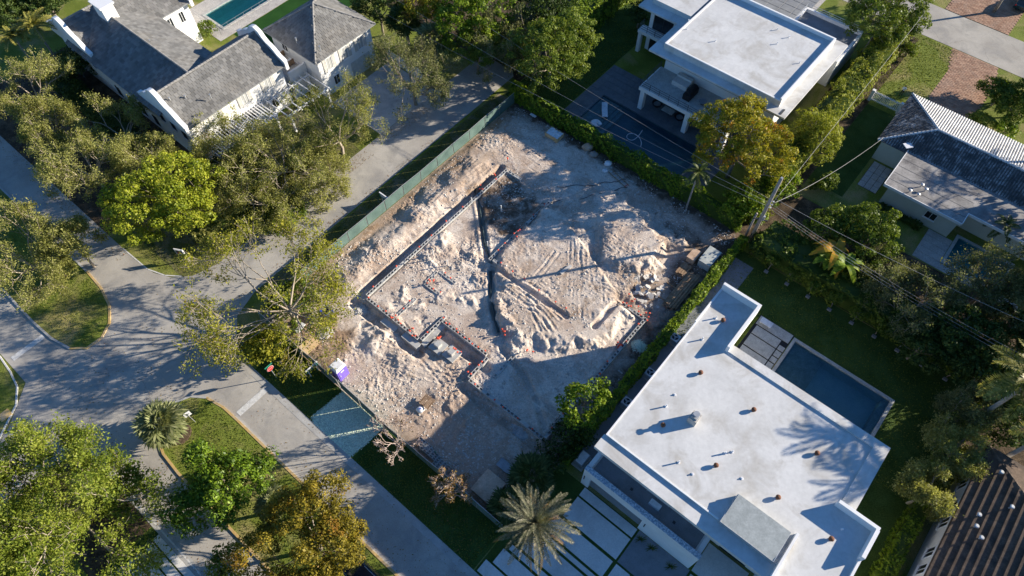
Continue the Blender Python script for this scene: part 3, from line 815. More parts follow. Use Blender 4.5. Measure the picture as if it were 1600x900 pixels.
# pebbles and clods strewn on the lot
def ico_chunk(mb, c, r, rnd, flat=0.7, m=0):
    v = [(0, 0, 1), (0.894, 0, 0.447), (0.276, 0.851, 0.447), (-0.724, 0.526, 0.447), (-0.724, -0.526, 0.447), (0.276, -0.851, 0.447),
         (0.724, 0.526, -0.447), (-0.276, 0.851, -0.447), (-0.894, 0, -0.447), (-0.276, -0.851, -0.447), (0.724, -0.526, -0.447), (0, 0, -1)]
    f = [(0, 1, 2), (0, 2, 3), (0, 3, 4), (0, 4, 5), (0, 5, 1), (1, 6, 2), (2, 7, 3), (3, 8, 4), (4, 9, 5), (5, 10, 1), (6, 7, 2), (7, 8, 3), (8, 9, 4), (9, 10, 5), (10, 6, 1), (6, 11, 7), (7, 11, 8), (8, 11, 9), (9, 11, 10), (10, 11, 6)]
    rot = Euler((rnd.uniform(0, 6), rnd.uniform(0, 6), rnd.uniform(0, 6))).to_matrix()
    sx, sy, sz = rnd.uniform(0.7, 1.3), rnd.uniform(0.6, 1.1), flat * rnd.uniform(0.6, 1.1)
    vs = []
    for p in v:
        q = Vector((p[0] * sx, p[1] * sy, p[2] * sz)) * r * rnd.uniform(0.75, 1.2)
        q = rot @ q
        vs.append((c[0] + q.x, c[1] + q.y, c[2] + q.z))
    mb.add(vs, f, m)
def oct_chunk(mb, c, r, rnd):
    a = rnd.uniform(0, 3)
    ca, sa = math.cos(a) * r, math.sin(a) * r
    h = r * rnd.uniform(0.5, 0.9)
    k = rnd.uniform(0.6, 1)
    mb.add([(c[0] + ca, c[1] + sa, c[2]), (c[0] - sa * k, c[1] + ca * k, c[2]), (c[0] - ca, c[1] - sa, c[2]), (c[0] + sa * k, c[1] - ca * k, c[2]), (c[0] + ca * 0.2, c[1] + sa * .2, c[2] + h)],
           [(0, 1, 4), (1, 2, 4), (2, 3, 4), (3, 0, 4)])
def lot_stones():
    rnd = random.Random(11)
    mb = MB()
    n = 0
    while n < 17000:
        a = rnd.uniform(LOT[0] + 0.5, LOT[1] - 0.5); b = rnd.uniform(LOT[2] + 0.5, LOT[3] - 0.5)
        dens = vnoise(np.array([a * 0.35]), np.array([b * 0.35]), 77)[0]
        if rnd.random() > dens ** 2.2 * 1.5: continue
        r = 0.035 + 0.15 * rnd.random() ** 5
        x, y, _ = W(a, b)
        oct_chunk(mb, (x, y, LOTZ(a, b) - r * 0.15), r, rnd); n += 1
    o = mb.build('rubble_stones', M['rock'], kind='stuff')
    o['label'] = 'pale stones and clods strewn over the dirt lot'; o['category'] = 'stones'
lot_stones()
# coarse stone apron at the site entrance
def stone_apron():
    rnd = random.Random(12)
    out = [(6.02, -30.4), (6.3, -31.2), (8.2, -31.0), (10.15, -30.8), (10.15, -24.9), (8.0, -25.0), (6.02, -25.3)]
    mb = MB(); mb.sheet([W(*p) for p in out], 0.028)
    struct('gravel_apron', mb, M['gravel'])
    mb = MB(); n = 0
    while n < 4200:
        a, b = rnd.uniform(6, 10.2), rnd.uniform(-31.2, -24.9)
        if sdist(out, np.array([[a]]), np.array([[b]]))[0, 0] > -0.05 + 0.2 * rnd.random(): continue
        x, y, _ = W(a, b)
        oct_chunk(mb, (x, y, 0.02), rnd.uniform(0.04, 0.09), rnd); n += 1
    o = mb.build('crushed_stones', M['gravel'], kind='stuff')
    o['label'] = 'grey green crushed stones of the site entrance apron'; o['category'] = 'gravel'
stone_apron()
# ------------------------------------------------------------------ concrete block foundation
def block_wall(mb, p, q, z0, z1, th=0.34, pitch=0.45, rnd=None, jit=0.0):
    """wall of open-cell blocks from p to q (grid coords); each block has a recessed cell"""
    P, Q = Vector(p), Vector(q)
    L_ = (Q - P).length; d = (Q - P) / L_; n = Vector((-d.y, d.x))
    k = max(1, int(round(L_ / pitch))); w = L_ / k
    for i in range(k):
        zt = z1 + (rnd.uniform(-jit, jit) if rnd else 0)
        filled = rnd is not None and rnd.random() < 0.2
        e0, e1 = i * w + 0.008, (i + 1) * w - 0.008
        def pt(s, t, z):
            c = P + d * s + n * t
            return W(c.x, c.y, z)
        h = th / 2
        o = [(e0, -h), (e1, -h), (e1, h), (e0, h)]
        ci = [(e0 + w * 0.14, -h * 0.66), (e1 - w * 0.14, -h * 0.66), (e1 - w * 0.14, h * 0.66), (e0 + w * 0.14, h * 0.66)]
        vs = [pt(s, t, z0) for s, t in o] + [pt(s, t, zt) for s, t in o] + [pt(s, t, zt) for s, t in ci] + [pt(s, t, zt - (0.03 if filled else 0.30)) for s, t in ci]
        fs = []
        for a in range(4):
            b = (a + 1) % 4
            fs += [[a, b, 4 + b, 4 + a][::-1], [4 + a, 4 + b, 8 + b, 8 + a][::-1], [8 + a, 8 + b, 12 + b, 12 + a][::-1]]
        fs.append([12, 13, 14, 15][::-1])
        mb.add(vs, fs)
FW = [((19.4, -36.9), (43.0, -36.9)), ((19.2, -36.6), (19.2, -28.9)), ((19.3, -28.6), (23.0, -28.6)), ((22.4, -28.4), (22.4, -22.2)), ((22.2, -21.9), (19.3, -21.9)),
      ((19.15, -21.7), (19.15, -12.2)), ((19.3, -12.05), (36.6, -12.05)), ((36.4, -12.3), (36.4, -15.0)), ((36.3, -15.15), (31.8, -15.15)), ((31.65, -18.0), (31.65, -29.3)),
      ((31.5, -29.75), (42.8, -29.75)), ((42.9, -36.6), (42.9, -34.6)), ((21.0, -20.0), (24.2, -20.0)), ((19.7, -32.6), (22.6, -32.6)), ((24.6, -30.6), (24.6, -33.2)), ((24.8, -33.2), (26.6, -33.2)), ((26.8, -33.0), (26.8, -30.6))]
def foundation():
    rnd = random.Random(5)
    c = W(28, -24, 0)
    t = thing('house_foundation', 'grey open cell concrete block foundation outline set in the sandy lot', 'foundation', c)
    for i, (p, q) in enumerate(FW):
        mb = MB()
        top = 0.60 if i < 12 else 0.52
        if i == 9: top = 0.88
        if i == 10: top = 0.66
        block_wall(mb, p, q, -0.6, top, rnd=rnd, jit=0.006)
        mb.build('wall_segment', M['cmu'], parent=t)
    mb = MB()   # wide smooth footing pads showing on the south-west side
    mb.box(18.15, 18.95, -33.6, -31.6, -0.6, 0.28); mb.build('footing_pad', M['concrete'], parent=t)
    mb = MB(); mb.box(18.3, 19.0, -30.6, -28.35, -0.6, 0.34); mb.build('footing_pad', M['concrete'], parent=t)
    mb = MB(); mb.box(19.05, 23.0, -28.4, -27.85, -0.6, 0.30); mb.build('footing_pad', M['concrete'], parent=t)
foundation()
def footings():
    labs = ['square concrete column footing with orange capped rebar nearest the inner corner', 'square concrete column footing beside the pale spoil between the walls']
    for k, (u, v) in enumerate([(685, 541), (706, 553)]):
        x, y, z = lotp(u, v)
        t = thing('column_footing', labs[k], 'footing', (x, y, z), 'column footings')
        a, b = AB(x, y)
        mb = MB(); mb.box(a - 0.75, a + 0.75, b - 0.75, b + 0.75, z - 0.5, z + 0.10); mb.build('pad', M['concrete'], parent=t)
        mb = MB(); mb.box(a - 0.3, a + 0.3, b - 0.3, b + 0.3, z + 0.10, z + 0.62); mb.build('pier', M['cmu'], parent=t)
footings()

# capped rebar stakes
def stakes():
    rnd = random.Random(8)
    proto = None
    WL = {0: 'on the long wall facing the green street fence', 1: 'on the short wall near the blue bin', 2: 'on the inner return wall by the footings', 3: 'on the wall above the two column footings', 4: 'on the step wall below the footings',
          5: 'on the shaded front wall above the dark dirt', 6: 'on the long wall facing the low hedge', 7: 'on the end wall beside the rubble heap', 9: 'on the cross wall below the wheel tracks', 10: 'on the wall right of the upper drain pipe',
          13: 'on the stub wall inside the left room', 14: 'on the small square pit wall', 16: 'on the far side of the small square pit'}
    SL = {(619, 500): 'clustered at the left footing pad', (643, 520): 'clustered at the lower left wall corner', (682, 524): 'beside the upper column footing', (710, 548): 'beside the lower column footing', (983, 470): 'clustered just left of the rubble heap',
          (1010, 492): 'clustered at the outer corner near the hedge', (966, 540): 'beside the small red steel mat', (790, 519): 'clustered at the lower end of the drain pipe', (830, 548): 'on the brow of the sunlit plateau', (735, 575): 'outside the step wall corner',
          (672, 441): 'beside the small square pit', (988, 478): 'in the dark soil below the rubble heap', (793, 245): 'at the top end of the long wall', (770, 268): 'on the bank near the top of the long wall', (745, 290): 'on the bank above the upper drain pipe', (805, 372): 'in the dark brown earth patch'}
    spots = []
    def along(i, n, off=0.0):
        p, q = Vector(FW[i][0]), Vector(FW[i][1])
        for k in range(n):
            t = (k + rnd.uniform(0.2, 0.8)) / n
            c = p + (q - p) * t
            spots.append((c.x + rnd.uniform(-0.15, 0.15), c.y + rnd.uniform(-0.15, 0.15), 'wall', WL[i]))
    for i, n in [(0, 8), (1, 7), (3, 9), (5, 5), (6, 7), (7, 4), (9, 6), (10, 5), (2, 2), (4, 3), (13, 2), (14, 3), (16, 2)]: along(i, n)
    for u, v, n in [(619, 500, 4), (643, 520, 4), (682, 524, 5), (710, 548, 4), (983, 470, 5), (1010, 492, 4), (966, 540, 3), (790, 519, 4), (830, 548, 3), (735, 575, 2), (672, 441, 4), (988, 478, 3), (793, 245, 2), (770, 268, 2), (745, 290, 2), (805, 372, 3)]:
        for k in range(n):
            a, b = sab(u, v, 0.7)
            spots.append((a + rnd.uniform(-0.5, 0.5), b + rnd.uniform(-0.5, 0.5), 'soil', SL[(u, v)]))
    for a, b, kind, where in spots:
        zb = LOTZ(a, b)
        ht = (0.92 if kind == 'wall' else zb + rnd.uniform(0.45, 0.7))
        h = max(0.35, ht - zb)
        x, y, _ = W(a, b)
        if proto is None:
            t = thing('rebar_stake', 'orange capped rebar stake ' + where, 'rebar stake', (x, y, zb), 'capped rebar stakes')
            mb = MB(); mb.tube([(x, y, zb - 0.2), (x, y, zb + 0.6)], 0.018, 5); mb.build('rod', M['rebar'], parent=t)
            mb = MB(); mb.lathe((x, y, zb + 0.55), [(0.05, 0), (0.05, 0.07), (0.10, 0.08), (0.105, 0.11), (0.08, 0.14), (0.03, 0.15)], 8); mb.build('cap', M['orange'], parent=t)
            proto = t
            t.scale = (1, 1, h / 0.65)
        else:
            copy_tree(proto, (x, y, zb), rnd.uniform(0, 6), (1, 1, h / 0.65), 'orange capped rebar stake ' + where)
stakes()

# drain pipes laid in the trenches
def pipes():
    defs = [('black plastic drain pipe running from the back wall to the cross wall', [(745, 296), (750, 330), (757, 380), (766, 408)], 0.13, 'pipe_dark'),
            ('black plastic drain pipe running down the middle of the dig', [(767, 425), (767, 465), (773, 500), (779, 520)], 0.13, 'pipe_dark')]
    for lab, px, r, mt in defs:
        pts = []
        for (u0, v0), (u1, v1) in zip(px[:-1], px[1:]):
            for k in range(4):
                pts.append(lotp(u0 + (u1 - u0) * k / 4, v0 + (v1 - v0) * k / 4))
        pts.append(lotp(*px[-1]))
        zz = [p[2] for p in pts]
        zz = [sum(zz[max(0, i - 2):i + 3]) / len(zz[max(0, i - 2):i + 3]) for i in range(len(zz))]
        pts = [(p[0], p[1], z_ + r * 0.9) for p, z_ in zip(pts, zz)]
        mb = MB(); mb.tube(pts, r, 8)
        tag(mb.build('drain_pipe', M[mt], loc=pts[0], smooth=True), lab, 'pipe', 'drain pipes')
    st = [(737, 318), (670, 405), (677, 398), (700, 415), (762, 386), (783, 330)]
    labs = ['white plastic riser pipe standing against the long back wall', 'white plastic riser pipe standing left of the shaded scoop', 'white plastic riser pipe upper of the pair left of the scoop', 'white plastic riser pipe at the foot of the scooped spoil heap', 'white plastic riser pipe close beside the upper drain pipe', 'white plastic riser pipe in the brown earth right of the drain pipe']
    for (u, v), lab in zip(st, labs):
        x, y, z = lotp(u, v)
        mb = MB(); mb.tube([(x, y, z - 0.2), (x, y, z + 1.0)], 0.055, 8); mb.tube([(x, y, z + 1.0), (x, y, z + 1.06)], 0.07, 8)
        tag(mb.build('riser_pipe', M['pipe_white'], loc=(x, y, z)), lab, 'pipe', 'white riser pipes')
    # loose cables lying on the spoil
    for lab, px in [('thin black cable trailing over the shaded upper spoil', [(845, 318), (900, 312), (950, 300), (985, 292)]), ('thin black cable crossing the upper spoil nearer the hedge', [(870, 292), (920, 290), (960, 284), (980, 280)])]:
        pts = []
        for (u0, v0), (u1, v1) in zip(px[:-1], px[1:]):
            for k in range(8):
                p = lotp(u0 + (u1 - u0) * k / 8, v0 + (v1 - v0) * k / 8 + 1.5 * math.sin(k)); pts.append((p[0], p[1], p[2] + 0.06))
        mb = MB(); mb.tube(pts, 0.035, 5)
        tag(mb.build('cable', M['wire_dark'], loc=pts[0]), lab, 'cable')
pipes()

# heaps of loose material
def rubble_pile():
    rnd = random.Random(21)
    x0, y0, z0 = lotp(1003, 446)
    t = thing('rubble_pile', 'heap of broken pale concrete slabs by the lumber stack', 'rubble', (x0, y0, z0 - 0.2))
    shapes = []
    for k in range(6):
        mb = MB()
        n = rnd.randint(5, 7); ang = sorted(rnd.uniform(0, 6.28) for _ in range(n))
        pts = [(rnd.uniform(0.75, 1.1) * math.cos(2 * math.pi * i / n), rnd.uniform(0.5, 0.9) * math.sin(2 * math.pi * i / n)) for i in range(n)]
        mb.prism(pts, -0.18, 0.18, 0, True)
        me = bpy.data.meshes.new('chunk'); me.from_pydata(mb.v, [], mb.f); me.materials.append(M['rock']); shapes.append(me)
    for k in range(110):
        r = 2.35 * math.sqrt(rnd.random()); th = rnd.uniform(0, 6.28)
        dx, dy = r * math.cos(th) * 1.0, r * math.sin(th) * 1.25
        h = max(0, 1.0 * (1 - r / 2.4)) * rnd.uniform(0.5, 1.0)
        o = bpy.data.objects.new('chunk', rnd.choice(shapes)); link(o); o.parent = t
        s = rnd.uniform(0.14, 0.26) if rnd.random() < 0.6 else rnd.uniform(0.26, 0.52)
        o.location = (dx, dy, h + 0.15); o.scale = (s, s, s * rnd.uniform(0.6, 1.2)); o.rotation_euler = (rnd.uniform(-0.6, 0.6), rnd.uniform(-0.6, 0.6), rnd.uniform(0, 6))
rubble_pile()
def small_heap(u, v, r, h, mat, name, label, cat, seed):
    rnd = random.Random(seed)
    x, y, z = lotp(u, v)
    n, k = 26, 9
    V = [(x, y, z + h)]; F = []
    for i in range(1, k + 1):
        for j in range(n):
            t = 2 * math.pi * j / n
            rr = r * i / k * (1 + 0.16 * math.sin(2 * t + seed) + rnd.uniform(-0.05, 0.05))
            V.append((x + rr * math.cos(t), y + rr * math.sin(t), z - 0.15 + (h + 0.15) * (1 - (i / k) ** 1.4) + rnd.uniform(-0.04, 0.04)))
    for j in range(n): F.append([0, 1 + j, 1 + (j + 1) % n])
    for i in range(k - 1):
        for j in range(n):
            a, b = 1 + i * n + j, 1 + i * n + (j + 1) % n
            F.append([a, a + n, b + n, b])
    mb = MB(); mb.add(V, F)
    t = thing(name, label, cat, (x, y, z))
    mb.build('mound', mat, parent=t, smooth=False)
    mb = MB()
    for q in range(170):
        rr = r * math.sqrt(rnd.random()) * 1.1; th = rnd.uniform(0, 6.28)
        oct_chunk(mb, (x + rr * math.cos(th), y + rr * math.sin(th), z - 0.1 + (h + 0.1) * max(0, 1 - (rr / r) ** 1.4)), rnd.uniform(0.04, 0.13), rnd)
    mb.build('stones', mat, parent=t, kind='stuff')
small_heap(1000, 541, 0.85, 0.4, M['gravel'], 'gravel_pile', 'round little pile of pale gravel beside the hedge', 'gravel pile', 3)
small_heap(815, 672, 1.2, 0.25, M['cmu'], 'rubble_heap', 'low scatter of broken grey mortar outside the lowest foundation corner', 'rubble', 4)
small_heap(560, 487, 1.0, 0.3, M['rock'], 'stone_heap', 'low heap of pink white stones near the blue bin', 'rubble', 6)
small_heap(508, 520, 1.0, 0.3, M['rock'], 'stone_heap', 'pale broken stones heaped beside the plywood sheet', 'rubble', 7)

# site furniture
def portable_toilet():
    a0, a1, b0, b1 = 10.75, 11.95, -32.9, -31.7
    c = W((a0 + a1) / 2, (b0 + b1) / 2, 0.05)
    t = thing('portable_toilet', 'purple portable toilet with a white roof just inside the site fence', 'portable toilet', c)
    z0 = 0.08
    mb = MB(); mb.box(a0, a1, b0, b1, z0, 2.05); mb.build('cabin', M['violet'], parent=t)
    mb = MB()
    b = [W(a0 - 0.04, b0 - 0.04, 2.05), W(a0 - 0.04, b1 + 0.04, 2.05), W(a1 + 0.04, b1 + 0.04, 2.05), W(a1 + 0.04, b0 - 0.04, 2.05)][::-1]
    tp = [W(a0 + 0.14, b0 + 0.14, 2.3), W(a0 + 0.14, b1 - 0.14, 2.3), W(a1 - 0.14, b1 - 0.14, 2.3), W(a1 - 0.14, b0 + 0.14, 2.3)][::-1]
    mb.hexa(b, tp); roof = mb.build('roof', M['white_plastic'], parent=t)
    p = W(a1 - 0.3, b0 + 0.3, 2.2); mb = MB(); mb.tube([p, (p[0], p[1], 2.55)], 0.05, 8); mb.build('vent_pipe', M['black'], parent=roof)
    mb = MB(); mb.box(a0 + 0.12, a1 - 0.12, b1, b1 + 0.03, 0.2, 1.95); d = mb.build('door', M['violet'], parent=t)
    mb = MB(); mb.box(a0 + 0.2, a0 + 0.26, b1 + 0.03, b1 + 0.07, 1.0, 1.2); mb.build('handle', M['white_plastic'], parent=d)
    mb = MB(); mb.box(a0 + 0.4, a1 - 0.4, b1 + 0.03, b1 + 0.045, 1.55, 1.75); mb.build('sign', M['white_plastic'], parent=d)
    mb = MB(); mb.box(a0 - 0.05, a1 + 0.05, b0 - 0.05, b1 + 0.1, 0.0, z0); mb.build('skid', M['black'], parent=t)
portable_toilet()
def wheelie_bin():
    x, y, z = lotp(512, 492)
    t = thing('wheeled_bin', 'blue plastic bin standing open on bare earth under the sparse tree', 'bin', (x, y, z))
    a, b = AB(x, y)
    def ring(h, s): return [W(a - s, b - s, z + h), W(a - s, b + s, z + h), W(a + s, b + s, z + h), W(a + s, b - s, z + h)][::-1]
    mb = MB()
    lo, hi, ii, il = ring(0.05, 0.32), ring(1.0, 0.46), ring(1.0, 0.40), ring(0.2, 0.29)
    mb.add(lo + hi + ii + il, [[i, (i + 1) % 4, 4 + (i + 1) % 4, 4 + i] for i in range(4)] + [[4 + i, 4 + (i + 1) % 4, 8 + (i + 1) % 4, 8 + i] for i in range(4)] + [[8 + i, 8 + (i + 1) % 4, 12 + (i + 1) % 4, 12 + i] for i in range(4)] + [[12, 13, 14, 15], [3, 2, 1, 0]])
    mb.build('body', M['blue_plastic'], parent=t)
    mb = MB(); mb.obox(W(a + 0.55, b, z + 0.62), [0.04 * UX, 0.04 * UY, 0], [0.44 * VX, 0.44 * VY, 0], [0, 0, 0.4]); mb.build('lid', M['blue_plastic'], parent=t)
    for s in (-1, 1):
        p0, p1 = W(a + 0.36, b + s * 0.30, z + 0.12), W(a + 0.36, b + s * 0.38, z + 0.12)
        mb = MB(); mb.tube([p0, p1], 0.12, 10); mb.build('wheel', M['black'], parent=t)
    p0, p1 = W(a + 0.52, b - 0.36, z + 1.0), W(a + 0.52, b + 0.36, z + 1.0)
    mb = MB(); mb.tube([p0, p1], 0.025, 6); mb.build('handle', M['blue_plastic'], parent=t)
wheelie_bin()
def plank_stack(name, label, cat, rows, mat, parts='plank'):
    pass
def lumber_stack():
    rnd = random.Random(31)
    c = W(42.1, -10.9, LOTZ(42.1, -10.9))
    t = thing('lumber_stack', 'long stack of weathered brown planks against the low hedge', 'lumber', c)
    z0 = c[2] + 0.05
    for s in (39.9, 42.0, 44.1):
        mb = MB(); mb.box(s, s + 0.12, -12.9, -10.2, z0 - 0.1, z0 + 0.06); mb.build('bearer', M['wood'], parent=t)
    for lay in range(3):
        for k in range(6):
            o0 = rnd.uniform(-0.25, 0.25); o1 = rnd.uniform(-0.25, 0.25)
            b = -11.75 + k * 0.26 + rnd.uniform(-0.03, 0.03)
            if lay == 2 and k in (0, 5): continue
            mb = MB(); mb.box(39.4 + o0, 44.7 + o1, b, b + 0.22, z0 + 0.07 + lay * 0.13, z0 + 0.07 + lay * 0.13 + 0.10)
            mb.build('plank', M['wood'], parent=t)
lumber_stack()
def short_lumber():
    rnd = random.Random(32)
    c = W(44.6, -12.2, LOTZ(44.6, -12.2))
    t = thing('timber_bundle', 'short bundle of brown timbers beside the long plank stack', 'lumber', c)
    for lay in range(3):
        for k in range(4):
            b = -12.9 + k * 0.28
            mb = MB(); mb.box(43.7 + rnd.uniform(-.1, .1), 45.4 + rnd.uniform(-.1, .1), b, b + 0.24, c[2] + 0.05 + lay * 0.14, c[2] + 0.16 + lay * 0.14); mb.build('timber', M['wood'], parent=t)
short_lumber()
def site_box(name, label, cat, a0, a1, b0, b1, h, mat, lidmat):
    z = LOTZ((a0 + a1) / 2, (b0 + b1) / 2)
    t = thing(name, label, cat, W((a0 + a1) / 2, (b0 + b1) / 2, z))
    mb = MB(); mb.box(a0, a1, b0, b1, z - 0.1, z + h); mb.build('body', mat, parent=t)
    mb = MB(); mb.box(a0 - 0.05, a1 + 0.05, b0 - 0.05, b1 + 0.05, z + h, z + h + 0.06); mb.build('lid', lidmat, parent=t)
    for s in (0.25, 0.75):
        am = a0 + (a1 - a0) * s
        mb = MB(); mb.box(am - 0.05, am + 0.05, b0 - 0.08, b0 - 0.0501, z + h - 0.25, z + h - 0.02); mb.build('latch', M['dark_metal'], parent=t)
site_box('storage_box', 'large grey green storage box at the hedge corner', 'box', 46.2, 48.6, -11.6, -10.2, 1.0, M['grey_roof'], M['grey_roof'])
site_box('storage_box', 'smaller brown wooden box left of the grey green storage box', 'box', 45.9, 47.4, -12.9, -12.0, 0.7, M['plywood'], M['plywood'])
site_box('site_shed', 'low shed with a brown plywood roof behind the date palm', 'shed', 11.0, 13.35, -14.1, -12.0, 1.05, M['plywood'], M['plywood'])
def loose_sheets():
    def sheet(name, label, cat, u, v, la, lb, rot, tilt, mat, th=0.03, lift=0.25):
        x, y, z = lotp(u, v)
        d = Vector((math.cos(rot), math.sin(rot), 0)); e = Vector((-math.sin(rot), math.cos(rot), tilt)).normalized(); n = d.cross(e)
        mb = MB(); mb.obox((x, y, z + lift), d * la / 2, e * lb / 2, n * th / 2)
        mb.obox((x, y, z + lift - 0.09), d * 0.05, e * lb * 0.45, n * 0.05)
        tag(mb.build(name, mat, loc=(x, y, z)), label, cat)
    sheet('plywood_sheet', 'sheet of new orange plywood lying by the site fence', 'plywood', 484, 541, 2.0, 1.3, R(50), 0.15, M['plywood_new'])
    sheet('metal_panel', 'pale grey metal panel lying on the dirt behind the low shed', 'panel', 796, 735, 0.9, 2.6, R(50), 0.05, M['grey_metal'], lift=0.2)
    sheet('plastic_panel', 'short white green plastic panel lying under the sparse tree', 'panel', 470, 514, 0.5, 1.2, R(-30), 0.1, M['white_plastic'], 0.1)
    sheet('wooden_board', 'pale wooden board half buried in the tracks of the plateau', 'board', 884, 422, 1.6, 0.35, R(40), 0.0, M['rock'], 0.2, 0.1)
    sheet('red_rebar_mat', 'small red painted steel mat lying inside the south wall', 'mat', 967, 541, 1.0, 0.6, R(-40), 0.05, M['orange'], 0.04, 0.12)
    sheet('white_board', 'short white board dropped near the fence end', 'board', 833, 182, 0.9, 0.35, R(-40), 0.0, M['white_plastic'], 0.06, 0.2)
loose_sheets()
def pallet(x, y, z, rot, name, label, n=7, lift=0):
    t = thing(name, label, 'pallet', (x, y, z))
    d = Vector((math.cos(rot), math.sin(rot), 0)); e = Vector((-d.y, d.x, 0))
    for s in (-0.52, 0, 0.52):
        mb = MB(); mb.obox(Vector((x, y, z + 0.05)) + e * s, d * 0.55, e * 0.05, Vector((0, 0, 0.05))); mb.build('runner', M['wood'], parent=t)
    for k in range(n):
        s = -0.5 + k * 1.0 / (n - 1)
        mb = MB(); mb.obox(Vector((x, y, z + 0.115)) + d * s, d * 0.055, e * 0.6, Vector((0, 0, 0.012))); mb.build('slat', M['wood'], parent=t)
    return t
px_, py_, pz_ = lotp(668, 630)
pallet(px_, py_, pz_ + 0.35, R(55), 'wooden_pallet', 'wooden pallet lying flat on the small sand mound')
def white_sack(u, v, name, label, cat, s=0.45, mat=None, seed=1):
    rnd = random.Random(seed)
    x, y, z = lotp(u, v)
    mb = MB(); n = 10
    for i in range(5):
        zz = [0, 0.12, 0.3, 0.45, 0.5][i]; rr = [0.85, 1.0, 0.95, 0.6, 0.15][i] * s
        for j in range(n):
            t = 2 * math.pi * j / n; q = rr * rnd.uniform(0.85, 1.12)
            mb.v.append((x + q * math.cos(t), y + q * math.sin(t) * 0.8, z + 0.05 + zz * s * 1.7))
    for i in range(4):
        for j in range(n):
            mb.f.append([i * n + j, i * n + (j + 1) % n, (i + 1) * n + (j + 1) % n, (i + 1) * n + j]); mb.m.append(0)
    mb.f.append([4 * n + j for j in range(n)]); mb.m.append(0)
    t = thing(name, label, cat, (x, y, z)); mb.build('sack', mat or M['white_plastic'], parent=t, smooth=True)
    mb = MB(); mb.tube([(x, y, z + s * 0.85), (x + 0.03, y, z + s * 1.05)], [0.05, 0.1], 6); mb.build('tied_neck', mat or M['blue_plastic'], parent=t)
white_sack(657, 641, 'sack', 'white and blue sack beside the wooden pallet', 'sack')
white_sack(950, 257, 'sack', 'white sack standing near the ladder by the hedge', 'sack', 0.5, M['white_plastic'], 4)
white_sack(945, 268, 'sack', 'small pale sack slumped below the standing sack by the ladder', 'sack', 0.38, M['lounge'], 5)
white_sack(918, 232, 'debris_bag', 'brown debris bag heaped at the lot edge below the hedge', 'sack', 0.75, M['plywood'], 6)
white_sack(927, 243, 'debris_bag', 'smaller dark debris bag beside the brown debris bag', 'sack', 0.6, M['pole_wood'], 7)
def open_crate():
    x, y, z = lotp(866, 213)
    a, b = AB(x, y)
    t = thing('open_crate', 'wooden tray heaped with a pale blue tarpaulin under the hedge', 'crate', (x, y, z))
    A0, A1, B0, B1 = a - 0.7, a + 0.7, b - 1.0, b + 1.0
    for bx in ((A0, A0 + 0.06, B0, B1), (A1 - 0.06, A1, B0, B1), (A0 + 0.061, A1 - 0.061, B0, B0 + 0.06), (A0 + 0.061, A1 - 0.061, B1 - 0.06, B1)):
        mb = MB(); mb.box(*bx, z, z + 0.6); mb.build('side_board', M['plywood_new'], parent=t)
    rnd = random.Random(3); mb = MB(); n = 9
    for i in range(n):
        for j in range(n):
            mb.v.append(W(A0 + 0.07 + (A1 - A0 - 0.14) * i / (n - 1), B0 + 0.07 + (B1 - B0 - 0.14) * j / (n - 1), z + 0.5 + rnd.uniform(-0.05, 0.14)))
    for i in range(n - 1):
        for j in range(n - 1): mb.f.append([i * n + j, i * n + j + 1, (i + 1) * n + j + 1, (i + 1) * n + j]); mb.m.append(0)
    mb.build('tarpaulin', M['lounge'], parent=t)
open_crate()
def ladder():
    p0, p1 = Vector(lotp(953, 268)), Vector(lotp(980, 293))
    p0.z += 0.15; p1.z += 0.2
    d = (p1 - p0); Ln = d.length; d.normalize(); e = Vector((-d.y, d.x, 0)).normalized(); up = d.cross(e)
    t = thing('ladder', 'aluminium ladder lying on the ground below the hedge', 'ladder', tuple(p0))
    for s in (-0.22, 0.22):
        mb = MB(); mb.obox((p0 + p1) / 2 + e * s * 1.2, d * Ln / 2, e * 0.04, up * 0.045); mb.build('rail', M['wood'], parent=t)
    k = 8
    for i in range(k):
        c = p0 + d * (Ln * (i + 0.5) / k)
        mb = MB(); mb.obox(c, d * 0.035, e * 0.26, up * 0.02); mb.build('rung', M['galv'] if i < 7 else M['red'], parent=t)
ladder()
def block_pallet(u, v, nx, ny, name, label, rot=R(50), lift=0.55):
    x, y, z = lotp(u, v)
    t = thing(name, label, 'block pallet', (x, y, z), 'stacks of concrete blocks inside the fence')
    a, b = AB(x, y)
    w = 0.24
    for i in range(nx):
        mb = MB()
        for lay in range(2):
            block_wall(mb, (a - nx * w / 2 + i * w + w / 2, b - ny * 0.2), (a - nx * w / 2 + i * w + w / 2, b + ny * 0.2), z + 0.03 + lay * 0.24, z + 0.25 + lay * 0.24, 0.22, 0.4)
        mb.build('block_row', M['cmu'], parent=t)
block_pallet(663, 697, 3, 4, 'block_stack', 'small stack of hollow grey blocks nearer the bare tree')
block_pallet(672, 708, 3, 5, 'block_stack', 'middle stack of hollow grey blocks along the front fence')
block_pallet(691, 733, 5, 5, 'block_stack', 'large stack of hollow grey blocks beside the reddish twiggy tree')
def lone_post():
    x, y, z = lotp(682, 712)
    mb = MB(); mb.tube([(x, y, z - 0.2), (x, y, z + 1.3)], 0.05, 8); mb.tube([(x, y, z + 1.3), (x, y, z + 1.36)], 0.06, 8)
    tag(mb.build('marker_post', M['green_sign'], loc=(x, y, z)), 'thin green marker post by the large block stack', 'post')
lone_post()
def ring_sand():
    # pale sand mound carrying the pallet
    pass

